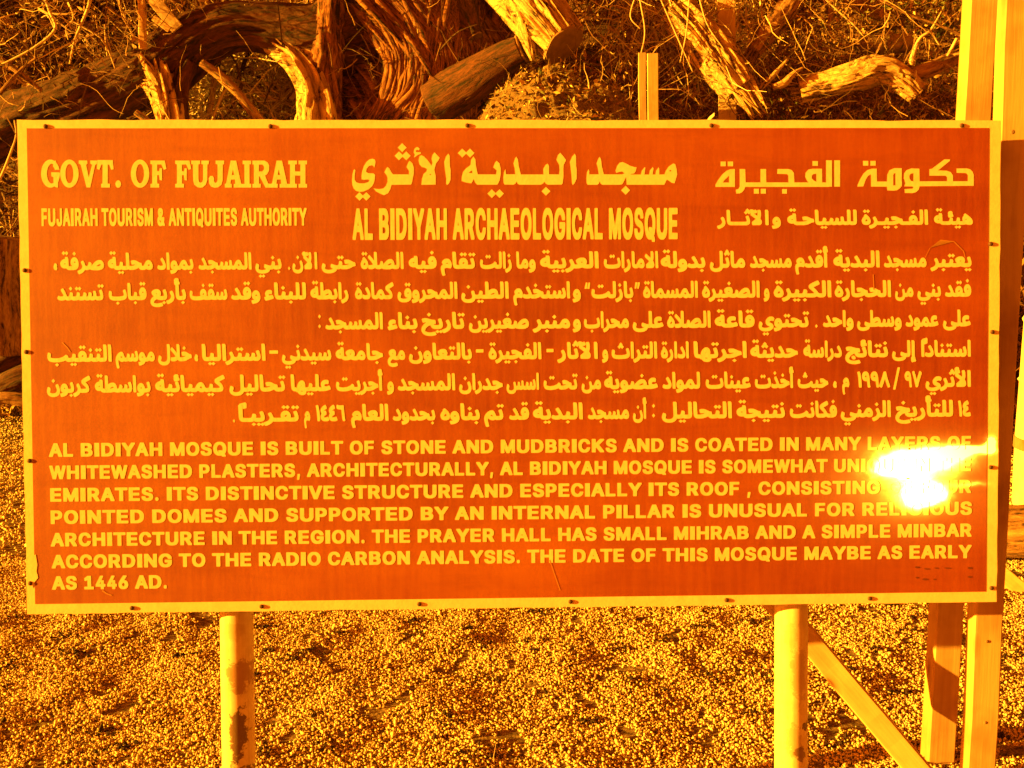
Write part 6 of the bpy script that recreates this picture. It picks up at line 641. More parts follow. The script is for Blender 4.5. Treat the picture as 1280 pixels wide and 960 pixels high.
["english_text_line", [[1065,63.7,113.3,61.4,58.5],[1067,97.0,113.3,57.5,58.5],[1067,130.3,113.3,57.5,58.5],[1079,163.7,113.3,59.8,58.5],[1082,198.7,113.3,63.6,58.5],[1068,232.1,113.3,63.8,58.5],[1073,268.8,113.3,82.7,58.5],[1078,284.6,113.3,63.8,58.5],[1071,321.0,113.3,61.4,58.5],[1084,370.2,113.3,64.0,58.5],[1079,402.0,113.3,59.8,58.5],[1084,451.2,113.3,64.0,58.5],[1072,482.3,113.3,64.4,58.5],[1069,518.0,113.3,65.9,58.5],[1082,563.3,113.3,63.6,58.5],[1065,597.5,113.3,61.4,58.5],[1068,630.1,113.3,63.8,58.5],[1073,666.7,113.3,82.7,58.5],[1079,683.2,113.3,59.8,58.5],[1067,733.2,113.3,57.5,58.5],[1065,766.7,113.3,61.4,58.5],[1082,799.3,113.3,63.6,58.5],[1066,832.6,113.3,65.0,58.5],[1079,866.8,113.3,59.8,58.5],[1078,901.8,113.3,63.8,58.5],[1065,952.6,113.3,61.4,58.5],[1078,985.2,113.3,63.8,58.5],[1065,1021.7,113.3,61.4,58.5],[1076,1054.3,113.3,62.3,58.5],[1089,1083.8,113.3,62.2,58.5],[1083,1117.1,113.3,60.3,58.5],[1073,1148.2,113.3,82.7,58.5],[1083,1164.8,113.3,60.3,58.5],[1046,1196.8,113.3,42.9,58.5],[1084,1223.4,113.3,64.0,58.5],[1072,1254.5,113.3,64.4,58.5],[1069,1290.2,113.3,65.9,58.5],[1068,1335.5,113.3,63.8,58.5],[1065,1372.0,113.3,61.4,58.5],[1084,1404.5,113.3,64.0,58.5],[1069,1435.6,113.3,65.9,58.5],[1079,1481.6,113.3,59.8,58.5],[1070,1516.6,113.3,60.8,58.5],[1084,1559.4,113.3,64.0,58.5],[1072,1590.5,113.3,64.4,58.5],[1073,1627.2,113.3,82.7,58.5],[1083,1643.8,113.3,60.3,58.5],[1077,1688.2,113.3,60.6,58.5],[1079,1729.4,113.3,59.8,58.5],[1083,1765.3,113.3,60.3,58.5],[1081,1796.1,113.3,59.8,58.5],[1085,1831.1,113.3,64.4,58.5],[1069,1866.8,113.3,65.9,58.5],[1077,1912.2,113.3,60.6,58.5],[1065,1953.4,113.3,61.4,58.5],[1089,1986.9,113.3,62.2,58.5],[1066,2019.4,113.3,65.0,58.5],[1069,2052.7,113.3,65.9,58.5],[1065,2098.8,113.3,61.4,58.5],[1083,2132.3,113.3,60.3,58.5],[1069,2176.6,113.3,65.9,58.5],[1065,2208.5,113.3,61.4,58.5],[1082,2241.0,113.3,63.6,58.5],[1076,2274.4,113.3,62.3,58.5],[1089,2303.9,113.3,62.2,58.5]]],
["english_text_line", [[1065,63.5,60.9,59.3,58.5],[1083,95.8,60.9,58.3,58.5],[1049,137.9,60.9,58.1,58.5],[1052,167.6,60.9,50.7,58.5],[1052,195.3,60.9,50.7,58.5],[1054,221.7,60.9,56.5,58.5],[1065,264.1,60.9,59.3,58.5],[1068,295.5,60.9,61.7,58.5],[1046,331.9,60.9,41.5,58.5]]],
["english_text_line", [[1070,53.5,945.3,33.8,75.0],[1085,69.4,945.3,35.8,75.0],[1074,90.3,945.3,34.5,75.0],[1065,105.7,945.3,34.1,75.0],[1073,124.3,945.3,46.0,75.0],[1082,133.1,945.3,35.4,75.0],[1065,152.1,945.3,34.1,75.0],[1072,170.2,945.3,35.8,75.0],[1084,198.0,945.3,35.6,75.0],[1079,215.7,945.3,33.3,75.0],[1085,235.2,945.3,35.8,75.0],[1082,255.1,945.3,35.4,75.0],[1073,274.2,945.3,46.0,75.0],[1083,283.4,945.3,33.6,75.0],[1077,300.2,945.3,33.7,75.0],[1038,331.5,945.3,36.3,75.0],[1065,359.3,945.3,34.1,75.0],[1078,377.4,945.3,35.5,75.0],[1084,397.3,945.3,35.6,75.0],[1073,415.1,945.3,46.0,75.0],[1081,424.2,945.3,33.3,75.0],[1085,443.7,945.3,35.8,75.0],[1073,464.1,945.3,46.0,75.0],[1084,472.8,945.3,35.6,75.0],[1069,490.1,945.3,36.7,75.0],[1083,507.8,945.3,33.6,75.0],[1065,533.0,945.3,34.1,75.0],[1085,551.1,945.3,35.8,75.0],[1084,570.9,945.3,35.6,75.0],[1072,588.2,945.3,35.8,75.0],[1079,608.5,945.3,33.3,75.0],[1082,628.0,945.3,35.4,75.0],[1073,647.1,945.3,46.0,75.0],[1084,655.8,945.3,35.6,75.0],[1089,673.5,945.3,34.6,75.0]]],
["english_text_line", [[1065,803.0,911.8,50.6,134.2],[1076,829.9,911.8,51.3,134.2],[1066,865.2,911.8,53.6,134.2],[1073,893.5,911.8,68.1,134.2],[1068,906.5,911.8,52.6,134.2],[1073,936.7,911.8,68.1,134.2],[1089,950.4,911.8,51.2,134.2],[1065,977.8,911.8,50.6,134.2],[1072,1004.6,911.8,53.1,134.2],[1065,1046.5,911.8,50.6,134.2],[1082,1073.4,911.8,52.4,134.2],[1067,1101.4,911.8,47.4,134.2],[1072,1128.3,911.8,53.1,134.2],[1065,1158.5,911.8,50.6,134.2],[1069,1185.3,911.8,54.3,134.2],[1079,1211.4,911.8,49.3,134.2],[1076,1240.3,911.8,51.3,134.2],[1079,1264.4,911.8,49.3,134.2],[1071,1293.9,911.8,50.6,134.2],[1073,1323.5,911.8,68.1,134.2],[1067,1337.0,911.8,47.4,134.2],[1065,1364.6,911.8,50.6,134.2],[1076,1391.5,911.8,51.3,134.2],[1077,1426.8,911.8,49.9,134.2],[1079,1460.7,911.8,49.3,134.2],[1083,1490.3,911.8,49.7,134.2],[1081,1515.7,911.8,49.3,134.2],[1085,1544.5,911.8,53.1,134.2],[1069,1574.0,911.8,54.3,134.2]]],
["arabic_title", [[[4619,5710,4674,5656,4619,5602,4565,5656]],[[4808,5663,4810,5662,4818,5654,4830,5642,4830,5640,4822,5623,4802,5629,4783,5620,4788,5606,4791,5602,4845,5600,4846,5582,4809,5568,4769,5538,4761,5545,4773,5569,4758,5599,4767,5641,4790,5661]],[[5443,5644,5498,5590,5443,5536,5396,5582,5348,5536,5294,5590,5348,5644,5396,5598]],[[4580,5610,4624,5568,4668,5610,4721,5556,4668,5503,4624,5545,4579,5503,4526,5557]],[[5012,5599,5073,5534,5058,5502,5028,5465,5007,5387,5023,5316,5022,5208,4849,5206,4856,5276,4875,5337,4912,5369,4918,5398,4890,5414,4857,5421,4827,5454,4816,5502,4828,5550,4850,5566,4883,5550,4926,5506,4954,5467,4973,5436,4985,5471,4974,5520,4976,5529,4986,5569],[4971,5333,4958,5340,4946,5332,4958,5324]],[[6544,5593,6578,5555,6615,5506,6586,5447,6581,5397,6583,5310,6573,5227,6561,5207,6394,5205,6369,5215,6348,5241,6332,5218,6301,5205,6045,5206,6023,5216,6009,5245,5994,5219,5971,5206,5862,5208,5851,5226,5849,5238,5847,5293,5855,5359,5873,5396,5880,5332,5993,5333,5985,5409,5972,5465,5991,5525,6007,5548,6027,5512,6036,5433,6061,5330,6338,5330,6336,5397,6363,5446,6390,5462,6406,5433,6405,5332,6528,5330,6535,5383,6530,5445,6496,5509,6516,5566]],[[5180,5585,5195,5555,5197,5435,5206,5387,5204,5267,5185,5223,5162,5203,5150,5218,5152,5279,5135,5399,5128,5483,5150,5550]],[[6721,5583,6736,5554,6738,5435,6745,5385,6743,5277,6720,5226,6696,5201,6686,5221,6679,5335,6661,5482,6688,5545]],[[5484,5549,5507,5516,5514,5437,5535,5332,5758,5331,5767,5380,5729,5413,5726,5418,5746,5473,5767,5497,5801,5465,5816,5404,5816,5337,5803,5265,5780,5214,5768,5206,5527,5207,5502,5235,5486,5276,5458,5224,5398,5231,5338,5251,5340,5301,5356,5362,5393,5405,5434,5434,5449,5452,5454,5507],[5426,5350,5469,5346,5467,5380,5447,5371]],[[7027,5546,7044,5509,7052,5434,7077,5331,7301,5330,7331,5344,7301,5366,7271,5362,7228,5348,7221,5377,7240,5432,7268,5469,7272,5472,7308,5481,7352,5462,7400,5435,7450,5420,7479,5417,7470,5372,7449,5341,7412,5335,7407,5329,7531,5328,7542,5372,7578,5419,7587,5411,7587,5408,7576,5328,7633,5328,7642,5377,7679,5421,7688,5401,7677,5328,7711,5328,7719,5376,7750,5417,7759,5396,7758,5328,7823,5330,7837,5372,7873,5425,7930,5463,7954,5455,7972,5394,7979,5328,7947,5222,7910,5227,7880,5251,7851,5266,7820,5203,7357,5204,7351,5300,7305,5211,7278,5205,7270,5204,7056,5204,7037,5220,7027,5247,7015,5217,6994,5204,6878,5204,6865,5227,6863,5288,6871,5359,6890,5394,6899,5373,6898,5331,7015,5331,7003,5408,6988,5464,7010,5523],[7907,5379,7906,5381,7892,5385,7881,5371,7900,5364]],[[4262,5523,4288,5511,4295,5484,4287,5438,4279,5416,4278,5416,4266,5436,4246,5443,4214,5434,4186,5400,4178,5365,4202,5349,4269,5344,4287,5328,4285,5280,4274,5235,4269,5224,4249,5188,4208,5154,4146,5126,4097,5122,4055,5134,4025,5165,4010,5207,4007,5271,4013,5333,4026,5382,4039,5397,4050,5382,4040,5316,4040,5268,4061,5237,4097,5225,4158,5225,4206,5240,4220,5265,4195,5272,4153,5267,4124,5273,4123,5316,4134,5378,4154,5436,4185,5485,4223,5515]],[[4710,5498,4742,5466,4759,5411,4758,5346,4735,5235,4723,5209,4486,5206,4473,5158,4443,5104,4394,5081,4354,5096,4297,5127,4268,5164,4299,5158,4336,5155,4385,5163,4389,5165,4419,5195,4437,5243,4438,5291,4427,5322,4400,5358,4420,5399,4438,5423,4460,5406,4486,5358,4505,5333,4698,5332,4699,5375,4669,5422,4694,5482]],[[7344,5191,7399,5137,7344,5082,7289,5137]],[[6367,5179,6421,5126,6367,5073,6314,5126]],[[5705,5151,5752,5105,5801,5151,5853,5098,5800,5045,5753,5092,5704,5045,5652,5098]],[[4096,5118,4138,5077,4180,5117,4230,5066,4179,5015,4138,5055,4096,5015,4045,5066]]]],
["arabic_heading", [[[11293,5511,11364,5511,11362,5494,11216,5376,11325,5372,11376,5354,11401,5313,11403,5242,11584,5243,11588,5245,11588,5317,11567,5342,11447,5346,11445,5399,11575,5400,11617,5389,11648,5358,11662,5318,11663,5187,10988,5182,10985,5179,10976,5143,10945,5111,10899,5098,10802,5099,10798,5147,10895,5152,10898,5153,10909,5173,10890,5180,10794,5181,10808,5220,10798,5239,10802,5242,10788,5278,10791,5339,10820,5379,10882,5401,10981,5397,10986,5242,11329,5243,11327,5294,11308,5311,11109,5311,11107,5313,11106,5392,11137,5396],[10856,5310,10860,5278,10878,5247,10908,5242,10908,5341,10875,5336]],[[9819,5501,9892,5500,9894,5178,9855,5178,9851,5175,8821,5176,8818,5173,8804,5140,8779,5110,8749,5097,8708,5095,8702,5142,8735,5151,8751,5180,8749,5395,8818,5394,8824,5231,9007,5231,9007,5393,9009,5395,9077,5394,9079,5231,9354,5230,9352,5313,9337,5332,9218,5335,9214,5337,9214,5347,9217,5394,9353,5394,9395,5381,9422,5344,9427,5230,9600,5230,9603,5231,9587,5246,9561,5299,9566,5347,9599,5387,9647,5397,9769,5397,9770,5394,9772,5230,9819,5229,9820,5231],[9643,5280,9668,5253,9700,5238,9699,5337,9662,5332,9643,5314]],[[9921,5501,9994,5500,9995,5178,9923,5179]],[[10278,5493,10344,5493,10345,5435,10279,5435]],[[10370,5493,10436,5493,10436,5435,10370,5435]],[[9651,5491,9719,5491,9719,5433,9651,5433]],[[8514,5486,8578,5486,8578,5429,8514,5429]],[[8602,5486,8669,5486,8669,5429,8603,5429]],[[10669,5404,10760,5404,10762,5402,10761,5242,10765,5239,10765,5181,10753,5180,10746,5163,10706,5134,10665,5128,10583,5131,10578,5175,10576,5177,10380,5178,10378,5323,10376,5328,10343,5310,10315,5267,10284,5181,10211,5178,10213,5198,10243,5267,10285,5338,10333,5380,10388,5398,10449,5398,10454,5240,10578,5240,10582,5325,10607,5378],[10678,5193,10684,5193,10685,5195,10683,5344,10664,5338,10656,5318,10657,5192]],[[8680,5395,8691,5394,8691,5176,8452,5176,8450,5202,8484,5262,8534,5328,8587,5373,8634,5393],[8543,5230,8619,5230,8619,5314,8558,5255]],[[8926,5153,8988,5153,8989,5094,8926,5094]],[[9011,5153,9075,5153,9076,5094,9011,5094]],[[9275,5149,9335,5149,9335,5093,9275,5094]]]],
["english_heading", [[[384,5513,404,5513,422,5507,437,5499,453,5503,459,5478,479,5448,488,5426,497,5392,495,5391,457,5391,444,5388,419,5437,423,5458,413,5463,403,5464,394,5461,385,5456,369,5437,361,5422,356,5409,349,5377,346,5336,348,5313,354,5282,366,5253,381,5235,390,5229,400,5227,409,5227,418,5231,422,5235,423,5302,397,5313,398,5361,495,5360,496,5356,500,5355,501,5353,499,5317,494,5292,487,5268,477,5243,475,5179,454,5179,432,5191,413,5182,399,5177,387,5177,364,5179,346,5187,330,5199,310,5221,291,5255,284,5279,278,5304,276,5328,277,5363,285,5408,294,5435,306,5458,322,5479,335,5492,357,5506,369,5511]],[[609,5513,630,5513,648,5506,672,5490,692,5467,704,5446,714,5419,720,5396,724,5354,723,5321,717,5288,706,5257,690,5225,674,5206,656,5191,636,5180,623,5177,612,5176,590,5179,572,5187,557,5198,540,5217,530,5233,516,5266,508,5296,504,5327,505,5363,509,5394,522,5436,533,5457,547,5476,562,5492,582,5505,595,5510],[660,5334,659,5380,654,5408,648,5429,636,5449,629,5456,618,5461,606,5458,592,5445,582,5426,575,5407,568,5372,567,5318,573,5283,581,5258,591,5241,602,5231,614,5229,629,5237,640,5250,651,5276,658,5309]],[[1453,5512,1473,5512,1492,5506,1507,5496,1522,5483,1536,5466,1547,5446,1557,5420,1564,5393,1568,5351,1566,5315,1560,5284,1545,5241,1533,5221,1518,5204,1501,5189,1482,5180,1468,5175,1456,5175,1435,5177,1416,5185,1401,5197,1385,5213,1374,5231,1363,5253,1356,5274,1349,5304,1347,5331,1348,5364,1356,5405,1365,5433,1377,5457,1389,5474,1408,5493,1427,5505,1439,5509],[1505,5336,1503,5383,1492,5426,1483,5444,1473,5455,1462,5460,1450,5458,1441,5451,1429,5433,1419,5409,1412,5371,1410,5336,1412,5310,1417,5279,1426,5253,1439,5235,1453,5228,1462,5228,1476,5238,1489,5259,1495,5276,1503,5309]],[[952,5508,1134,5507,1142,5397,1113,5390,1091,5452,1073,5454,1069,5227,1071,5225,1095,5222,1094,5177,990,5178,990,5222,1004,5225,1006,5227,1012,5454,996,5452,972,5390,943,5402]],[[728,5503,829,5502,831,5466,815,5450,844,5299,886,5449,865,5466,865,5502,951,5502,944,5461,925,5450,923,5447,860,5178,815,5179,750,5451,727,5467]],[[1584,5502,1755,5501,1774,5404,1773,5401,1743,5389,1714,5454,1665,5454,1664,5373,1687,5373,1693,5409,1720,5409,1721,5408,1719,5262,1691,5267,1684,5327,1665,5327,1663,5326,1662,5226,1664,5224,1685,5221,1684,5176,1579,5177,1580,5221,1599,5224,1601,5227,1604,5453,1583,5463]],[[1881,5501,2052,5501,2072,5403,2071,5400,2040,5388,2012,5454,1962,5453,1961,5372,1985,5372,1991,5408,2016,5409,2018,5407,2016,5261,1989,5266,1982,5326,1963,5327,1961,5326,1959,5225,1961,5223,1982,5220,1981,5176,1876,5177,1877,5220,1897,5224,1898,5227,1901,5453,1880,5463]],[[2072,5501,2180,5501,2179,5460,2159,5453,2157,5276,2164,5243,2181,5234,2201,5243,2212,5276,2214,5453,2193,5460,2194,5501,2288,5500,2283,5460,2267,5452,2262,5263,2243,5210,2207,5178,2175,5173,2143,5180,2105,5211,2093,5264,2092,5453,2071,5462]],[[2366,5501,2468,5501,2468,5460,2467,5459,2452,5452,2447,5263,2432,5210,2392,5178,2352,5173,2307,5186,2283,5223,2281,5289,2298,5316,2329,5316,2344,5289,2344,5249,2357,5231,2376,5240,2386,5269,2388,5452,2365,5462]],[[2546,5501,2613,5500,2670,5221,2685,5218,2689,5220,2708,5220,2709,5222,2711,5455,2690,5457,2691,5500,2793,5500,2793,5457,2773,5456,2772,5453,2770,5221,2790,5219,2790,5175,2580,5175,2580,5219,2596,5222,2597,5224,2594,5272,2592,5273,2549,5272,2541,5224,2542,5222,2556,5219,2556,5175,2472,5175,2472,5219,2488,5227],[2558,5327,2587,5327,2572,5393]],[[2808,5500,2951,5501,2991,5480,3010,5441,3007,5381,2983,5335,2957,5321,2995,5223,3025,5220,3041,5226,3099,5500,3165,5500,3223,5221,3226,5219,3236,5217,3238,5219,3257,5219,3258,5222,3260,5454,3239,5456,3240,5500,3345,5500,3345,5456,3322,5455,3321,5369,3381,5368,3384,5370,3385,5454,3364,5456,3364,5500,3467,5500,3467,5456,3446,5454,3444,5221,3445,5219,3465,5218,3464,5174,3361,5174,3361,5218,3383,5220,3384,5319,3323,5320,3320,5317,3319,5220,3343,5218,3341,5173,3133,5174,3133,5218,3149,5221,3150,5223,3147,5271,3145,5272,3105,5272,3101,5269,3093,5223,3109,5218,3108,5174,2962,5174,2891,5311,2887,5313,2884,5311,2884,5221,2905,5219,2904,5174,2805,5174,2804,5219,2823,5221,2825,5450,2825,5453,2812,5453,2807,5457],[2946,5394,2947,5427,2929,5452,2886,5453,2885,5369,2924,5369],[3111,5326,3139,5326,3124,5393]],[[1189,5264,1200,5264,1212,5258,1221,5247,1228,5227,1227,5208,1220,5192,1209,5180,1197,5175,1186,5176,1175,5181,1167,5192,1160,5212,1160,5228,1166,5244,1177,5258]]]],
]
BW, BH = 2.4, 1.1983
sign = empty('information_sign', (-1.1841915, 2.34366971, .64616379), label='wide brown information board with cream Arabic and English lettering on two pipe posts', category='sign')
sign.rotation_mode = 'ZXY'
def Rm(rx, ry, rz):
    return Matrix.Rotation(rz, 4, 'Z') @ Matrix.Rotation(rx, 4, 'X') @ Matrix.Rotation(ry, 4, 'Y')
SM = Matrix.Translation(sign.location) @ Rm(R(-5.28170897), R(-.18152291), R(1.55869959))
sign.rotation_mode = 'XYZ'; sign.matrix_world = SM; SMI = SM.inverted(); SM3 = SM.to_3x3()
def bp(px, py, off=0.0):
    """board-local point seen at photo pixel"""
    d = (P(px, py, 3)-CAM); n = SM3@Vector((0, -1, 0)); o = SM@Vector((0, -off, 0)); t = (o-CAM).dot(n)/d.dot(n); return SMI@(CAM+d*t)
# enamel with wavy clear coat; coat normal bent at the lower right to place a glare on the flat sheet
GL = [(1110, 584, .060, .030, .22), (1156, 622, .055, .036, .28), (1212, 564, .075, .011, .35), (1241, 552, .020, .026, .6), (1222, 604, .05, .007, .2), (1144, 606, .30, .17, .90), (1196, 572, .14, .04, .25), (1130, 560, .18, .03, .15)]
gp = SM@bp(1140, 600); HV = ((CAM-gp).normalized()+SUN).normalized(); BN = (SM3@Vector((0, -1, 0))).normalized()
def enamel(name, base_fn, rough=.45):
    m, nt, b = nodes(name); a = objco(nt); c = base_fn(nt, a); nt.links.new(c, b.inputs['Base Color']); b.inputs['Roughness'].default_value = rough
    b.inputs['Specular IOR Level'].default_value = .15; bn = N_(nt, 'ShaderNodeBump'); bn.inputs['Strength'].default_value = .25; bn.inputs['Distance'].default_value = .002; nt.links.new(noise(nt, a, 120, 4, .7), bn.inputs['Height']); nt.links.new(bn.outputs[0], b.inputs['Normal'])
    w = None
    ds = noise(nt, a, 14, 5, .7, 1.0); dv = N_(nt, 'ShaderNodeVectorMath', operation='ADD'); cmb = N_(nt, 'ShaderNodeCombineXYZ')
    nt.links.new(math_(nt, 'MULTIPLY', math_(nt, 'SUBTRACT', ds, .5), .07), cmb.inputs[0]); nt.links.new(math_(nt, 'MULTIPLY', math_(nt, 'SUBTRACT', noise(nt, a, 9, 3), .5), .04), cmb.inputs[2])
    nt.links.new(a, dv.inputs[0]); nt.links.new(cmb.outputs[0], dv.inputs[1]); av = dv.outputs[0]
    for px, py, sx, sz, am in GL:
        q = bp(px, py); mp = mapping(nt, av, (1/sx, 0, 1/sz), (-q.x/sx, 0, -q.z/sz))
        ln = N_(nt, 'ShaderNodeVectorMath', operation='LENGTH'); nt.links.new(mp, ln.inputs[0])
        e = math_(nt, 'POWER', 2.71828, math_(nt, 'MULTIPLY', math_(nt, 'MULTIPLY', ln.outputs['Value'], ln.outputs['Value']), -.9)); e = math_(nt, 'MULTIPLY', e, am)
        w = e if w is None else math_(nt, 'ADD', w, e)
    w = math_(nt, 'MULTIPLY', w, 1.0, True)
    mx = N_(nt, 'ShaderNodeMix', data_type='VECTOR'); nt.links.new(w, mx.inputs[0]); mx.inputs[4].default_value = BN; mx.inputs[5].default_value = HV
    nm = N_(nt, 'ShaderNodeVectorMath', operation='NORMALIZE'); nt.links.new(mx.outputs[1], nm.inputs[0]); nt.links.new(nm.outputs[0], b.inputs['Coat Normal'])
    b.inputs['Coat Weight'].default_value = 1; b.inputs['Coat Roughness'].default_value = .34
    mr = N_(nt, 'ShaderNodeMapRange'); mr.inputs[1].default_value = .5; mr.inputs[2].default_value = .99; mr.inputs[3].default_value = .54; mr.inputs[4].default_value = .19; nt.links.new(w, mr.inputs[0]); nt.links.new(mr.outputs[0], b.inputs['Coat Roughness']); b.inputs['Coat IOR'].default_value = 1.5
    return m
def red_fn(nt, a):
    weave = N_(nt, 'ShaderNodeTexWave'); weave.inputs['Scale'].default_value = 60; weave.inputs['Distortion'].default_value = 1.5; nt.links.new(a, weave.inputs[0])
    n1 = noise(nt, mapping(nt, a, (1.3, 1, 2.2)), 1.0, 6, .65); n2 = noise(nt, mapping(nt, a, (90, 1, 90)), 1, 3); n3 = noise(nt, mapping(nt, a, (60, 1, 4), (3, 0, 0)), 1, 3)
    c = ramp(nt, n1, [(.30, (.15, .018, .001)), (.42, (.21, .033, .002)), (.54, (.26, .050, .003)), (.72, (.34, .086, .004))])
    c = mixc(nt, math_(nt, 'MULTIPLY', n2, .38), c, (.13, .014, .001)); c = mixc(nt, math_(nt, 'MULTIPLY', ramp(nt, n3, [(.4, (0, 0, 0)), (.62, (1, 1, 1))]), .28), c, (.33, .085, .004)); c = mixc(nt, ramp(nt, noise(nt, mapping(nt, a, (3, 1, 26), (1, 0, 4)), 1, 5), [(.5, (0, 0, 0)), (.72, (.35, .35, .35))]), c, (.15, .016, .001))
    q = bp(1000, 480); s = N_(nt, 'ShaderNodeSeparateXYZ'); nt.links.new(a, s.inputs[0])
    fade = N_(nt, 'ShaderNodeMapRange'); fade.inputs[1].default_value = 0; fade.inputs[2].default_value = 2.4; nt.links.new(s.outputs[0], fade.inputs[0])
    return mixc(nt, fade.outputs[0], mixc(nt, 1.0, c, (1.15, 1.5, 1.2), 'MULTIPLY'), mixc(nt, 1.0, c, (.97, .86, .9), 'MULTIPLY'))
def cream_fn(nt, a):
    n1 = noise(nt, a, 30, 6, .7); n2 = noise(nt, a, 2.5, 4)
    c = ramp(nt, n1, [(.3, (.70, .50, .30)), (.6, (.80, .62, .42))]); return mixc(nt, math_(nt, 'MULTIPLY', n2, .3), c, (.80, .66, .5))
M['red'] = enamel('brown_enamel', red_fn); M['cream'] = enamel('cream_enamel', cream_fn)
def slab(name, x0, z0, x1, z1, y0, y1, mats, parent, bev=0.0, **kw):
    V = [(x0, y0, z0), (x1, y0, z0), (x1, y0, z1), (x0, y0, z1), (x0, y1, z0), (x1, y1, z0), (x1, y1, z1), (x0, y1, z1)]
    return link(name, mesh(name, V, [(0, 1, 2, 3), (5, 4, 7, 6), (1, 5, 6, 2), (4, 0, 3, 7), (3, 2, 6, 7), (4, 5, 1, 0)]), mats, parent, **kw)
# backing sheet with a slightly uneven outline
n = 60; V = []; Fc = []; g = random.Random(5); ring = []
for s in range(n): ring.append((BW*s/n, g.gauss(0, .0006)))
for s in range(30): ring.append((BW+g.gauss(0, .0005), BH*s/30))
for s in range(n): ring.append((BW-BW*s/n, BH+g.gauss(0, .0006)))
for s in range(30): ring.append((g.gauss(0, .0005), BH-BH*s/30))
rn = len(ring); V = [(x, 0, z) for x, z in ring]+[(x, .004, z) for x, z in ring]
Fc = [tuple(range(rn)), tuple(range(2*rn-1, rn-1, -1))]+[(k, rn+k, rn+(k+1) % rn, (k+1) % rn) for k in range(rn)]
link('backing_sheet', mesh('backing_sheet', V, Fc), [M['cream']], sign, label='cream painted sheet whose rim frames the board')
a0 = bp(33.5, 160.5); a1 = bp(1236, 160); a2 = bp(1232, 739.5); a3 = bp(44, 755)
V = [(a.x, -.0008, a.z) for a in (a0, a3, a2, a1)]; V += [(v[0], -.0001, v[2]) for v in V]
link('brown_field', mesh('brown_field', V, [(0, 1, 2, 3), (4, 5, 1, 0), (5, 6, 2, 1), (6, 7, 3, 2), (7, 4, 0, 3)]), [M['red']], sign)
def build_text():
    def tess(groups):
        V = []; Fc = []
        for loops in groups:
            L = [[Vector((l[i], l[i+1], 0)) for i in range(0, len(l), 2)] for l in loops]; o = len(V)
            for t in tessellate_polygon(L):
                q = [p for l in L for p in l]; A, B_, C_ = (q[i] for i in t)
                ccw = (B_.x-A.x)*(C_.y-A.y)-(B_.y-A.y)*(C_.x-A.x) > 0
                Fc.append(tuple(o+i for i in (t if ccw else t[::-1])))
            V += [p for l in L for p in l]
        return V, Fc
    G = {k: tess(g) for k, g in GLYPHS.items()}
    for name, items in LINES:
        V = []; Fc = []
        if isinstance(items[0][0], int):
            for n, (k, x, y, sx, sy) in enumerate(items):
                if k not in G: continue
                v, f = G[k]; o = len(V); V += [(.001*(x+p.x*sx/1000), -.0011-.00012*(n % 3), .001*(y+p.y*sy/1000)) for p in v]; Fc += [tuple(o+i for i in t) for t in f]
        else:
            v, f = tess(items); V = [(p.x/5000, -.0012, p.y/5000) for p in v]; Fc = f
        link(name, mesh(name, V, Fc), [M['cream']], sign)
build_text()
# rivets, peeled patch, scratches and stains
m, nt, b = nodes('rusty_rivet'); n1 = noise(nt, objco(nt), 400, 3); nt.links.new(ramp(nt, n1, [(.3, (.03, .015, .01)), (.7, (.12, .06, .04))]), b.inputs['Base Color']); b.inputs['Roughness'].default_value = .8; M['rivet'] = m
V, Fc = lathe([(.0056, 0), (.0056, .0012), (.0042, .003), (.002, .0037), (.0001, .0038)], 12); V = [(x, -z, y) for x, y, z in V]; rv = mesh('rivet', V, [tuple(f) for f in Fc], True); rv.materials.append(M['rivet'])
for px, py in ((57, 158), (338, 158), (584, 157), (889, 157), (1202, 157), (1238, 305), (1240, 415), (1238, 584), (1239, 735), (165, 760), (327, 758), (524, 755), (713, 752), (908, 750), (1087, 748), (31, 338), (33, 440), (37, 576), (38, 729)):
    o = bpy.data.objects.new('rivet', rv); COL.objects.link(o); o.parent = sign; q = bp(px, py); o.location = (q.x, -.0009, q.z)
def decal(name, pts, mat, off=.0016, **kw):
    q = [bp(*p) for p in pts]; V = [(a.x, -off, a.z) for a in q]; L = [[Vector((a.x, a.z, 0)) for a in q]]; Fc = []
    for t in tessellate_polygon(L):
        A, B_, C_ = (L[0][i] for i in t); Fc.append(t if (B_.x-A.x)*(C_.y-A.y)-(B_.y-A.y)*(C_.x-A.x) > 0 else t[::-1])
    return link(name, mesh(name, V, [tuple(f) for f in Fc]), [mat], sign, **kw)
decal('peeled_patch', [(36, 705), (42, 694), (45, 693), (47, 706), (46, 714), (48, 722), (44, 727), (41, 733), (38, 735), (36, 728), (34, 720)], M['cream'], label='torn cream patch at the lower left corner of the board')
def scratch(pts, w):
    up = []; dn = []
    for k, (px, py) in enumerate(pts):
        up.append((px+w*.5, py-w*.3)); dn.append((px-w*.5, py+w*.3))
    decal('scratch', up+dn[::-1], M['scr'], .0017)
m, nt, b = nodes('scratched_metal'); b.inputs['Base Color'].default_value = (.42, .2, .06, 1); b.inputs['Roughness'].default_value = .5; M['scr'] = m
scratch([(687, 700), (692, 715), (700, 738)], .8); scratch([(1156, 322), (1162, 310), (1175, 300), (1192, 302), (1204, 314), (1206, 322)], .8); scratch([(128, 738), (134, 742), (140, 744)], 1.5); scratch([(78, 428), (84, 434), (88, 440)], 1.0); scratch([(1091, 343), (1092, 362)], 1.0)
M['stain'] = bpy.data.materials.new('dark_stain'); M['stain'].use_nodes = True; M['stain'].node_tree.nodes['Principled BSDF'].inputs['Base Color'].default_value = (.12, .03, .008, 1)
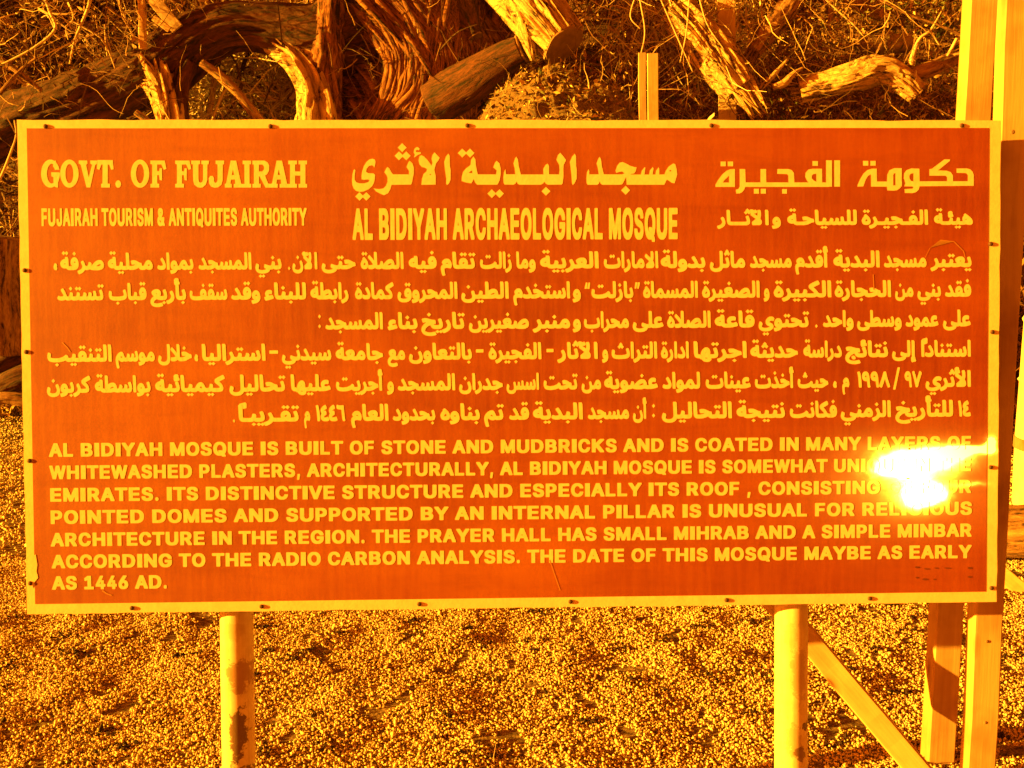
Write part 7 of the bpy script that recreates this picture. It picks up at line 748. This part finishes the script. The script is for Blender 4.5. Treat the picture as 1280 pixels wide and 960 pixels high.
for (px, py, w, h) in ((1146, 709, 3, 1.4), (1158, 711, 4, 1.0), (1170, 710, 3, 1.0), (1184, 710, 5, 1.0), (1212, 710, 3, 1.6), (1146, 722, 2, 1.2), (1156, 724, 4, 1.4), (1168, 724, 2, 1), (1212, 721, 3, 1.4), (1136, 561, 1.5, 1.5), (1134, 598, 1.6, 1)):
    decal('stain', [(px-w, py), (px-w*.4, py-h), (px+w*.7, py-h*.6), (px+w, py+h*.3), (px, py+h)], M['stain'])
# angle iron frame behind the sheet
m, nt, b = nodes('frame_steel'); b.inputs['Base Color'].default_value = (.25, .2, .15, 1); b.inputs['Roughness'].default_value = .6; M['steel'] = m
fr = slab('back_frame', .005, .005, BW-.005, .035, .0045, .034, [M['steel']], sign)
slab('back_frame', .005, BH-.035, BW-.005, BH-.005, .0045, .034, [M['steel']], sign)
slab('back_frame', .005, .037, .035, BH-.037, .0045, .034, [M['steel']], sign); slab('back_frame', BW-.035, .037, BW-.005, BH-.037, .0045, .034, [M['steel']], sign)
# pipe posts with chipped cream paint and rust
def post_mat(name, stains):
    m, nt, b = nodes(name); a = objco(nt); n1 = noise(nt, a, 18, 7, .7); n2 = noise(nt, mapping(nt, a, (60, 60, 22)), 1, 5, .7)
    c = ramp(nt, n1, [(.3, (.56, .45, .3)), (.6, (.72, .62, .45))]); c = mixc(nt, ramp(nt, n2, [(.60, (0, 0, 0)), (.72, (.6, .6, .6))]), c, (.34, .2, .09)); c = mixc(nt, ramp(nt, noise(nt, mapping(nt, a, (70, 70, 3)), 1, 4), [(.5, (0, 0, 0)), (.7, (.5, .5, .5))]), c, (.42, .3, .15))
    for (cx, cz, sx, sz, col, st) in stains:
        mp = mapping(nt, a, (1/sx, 0, 1/sz), (-cx/sx, 0, -cz/sz)); ln = N_(nt, 'ShaderNodeVectorMath', operation='LENGTH'); nt.links.new(mp, ln.inputs[0])
        f = math_(nt, 'ADD', ln.outputs['Value'], math_(nt, 'MULTIPLY', math_(nt, 'SUBTRACT', noise(nt, a, 45, 6, .75, .5), .5), 3.0))
        k = ramp(nt, f, [(.85, (st,)*3), (1.0, (0, 0, 0))]); c = mixc(nt, k, c, col)
    nt.links.new(c, b.inputs['Base Color']); b.inputs['Roughness'].default_value = .5; bump(nt, b, n1, .15, .004); return m
def post(px, stains, nm):
    q = bp(px, 770, -.078); r = .0415; y0 = .036+r; zt = .55; zb = -.80
    prof = [(r, zb), (r, -.6), (r, -.4), (r, -.2), (r, 0), (r, .3), (r, zt), (r*.8, zt+.004), (.001, zt+.005)]; V, Fc = lathe(prof, 40)
    o = link(nm, mesh(nm, V, Fc, True), [post_mat('post_paint', stains)], sign); o.location = (q.x, y0, 0); return o
def zz(py): return bp(295, py, -.07).z
po = post(296, [(.016, zz(842), .036, .040, (.28, .13, .05), .75), (.010, zz(912), .022, .066, (.10, .045, .02), .9), (.014, zz(972), .034, .045, (.10, .045, .02), .9), (.0, zz(785), .026, .024, (.5, .36, .2), .5)], 'pipe_post')
po['label'] = 'left pipe post with dark rust stains'
po = post(989, [(.030, zz(915), .012, .012, (.1, .05, .03), .9), (.008, zz(850), .020, .07, (.42, .28, .14), .6), (-.012, zz(800), .016, .03, (.46, .32, .17), .5), (-.004, zz(930), .022, .04, (.38, .25, .12), .55), (.014, zz(948), .016, .018, (.14, .06, .03), .8)], 'pipe_post'); po['label'] = 'right pipe post with peeling cream paint'
# clamps holding board to posts, mostly hidden
for px in (296, 989):
    q = bp(px, 770, -.078)
    for z in (.12, .5): slab('clamp', q.x-.06, z-.015, q.x+.06, z+.015, .0345, .0365, [M['steel']], sign)
# white scrap caught on the top edge
q0 = SM@bp(886, 150, -.006); q1 = SM@bp(893, 141, -.006); d = (q1-q0); s = Vector((.0035, 0, 0)); V = [q0-s, q0+s, q0+d*.6+s*1.6, q1, q0+d*.5-s*1.2]; V = [v-q0 for v in V]; V += [v+Vector((0, .002, .0005)) for v in V]
m, nt, b = nodes('white_paper'); b.inputs['Base Color'].default_value = (.9, .9, .88, 1); M['paper'] = m
o = link('paper_scrap', mesh('paper_scrap', V, [(0, 1, 2, 3, 4), (9, 8, 7, 6, 5), (0, 5, 6, 1), (1, 6, 7, 2), (2, 7, 8, 3), (3, 8, 9, 4), (4, 9, 5, 0)]), [M['paper']], label='tiny white scrap caught on the top edge of the sign', category='paper scrap'); o.location = q0
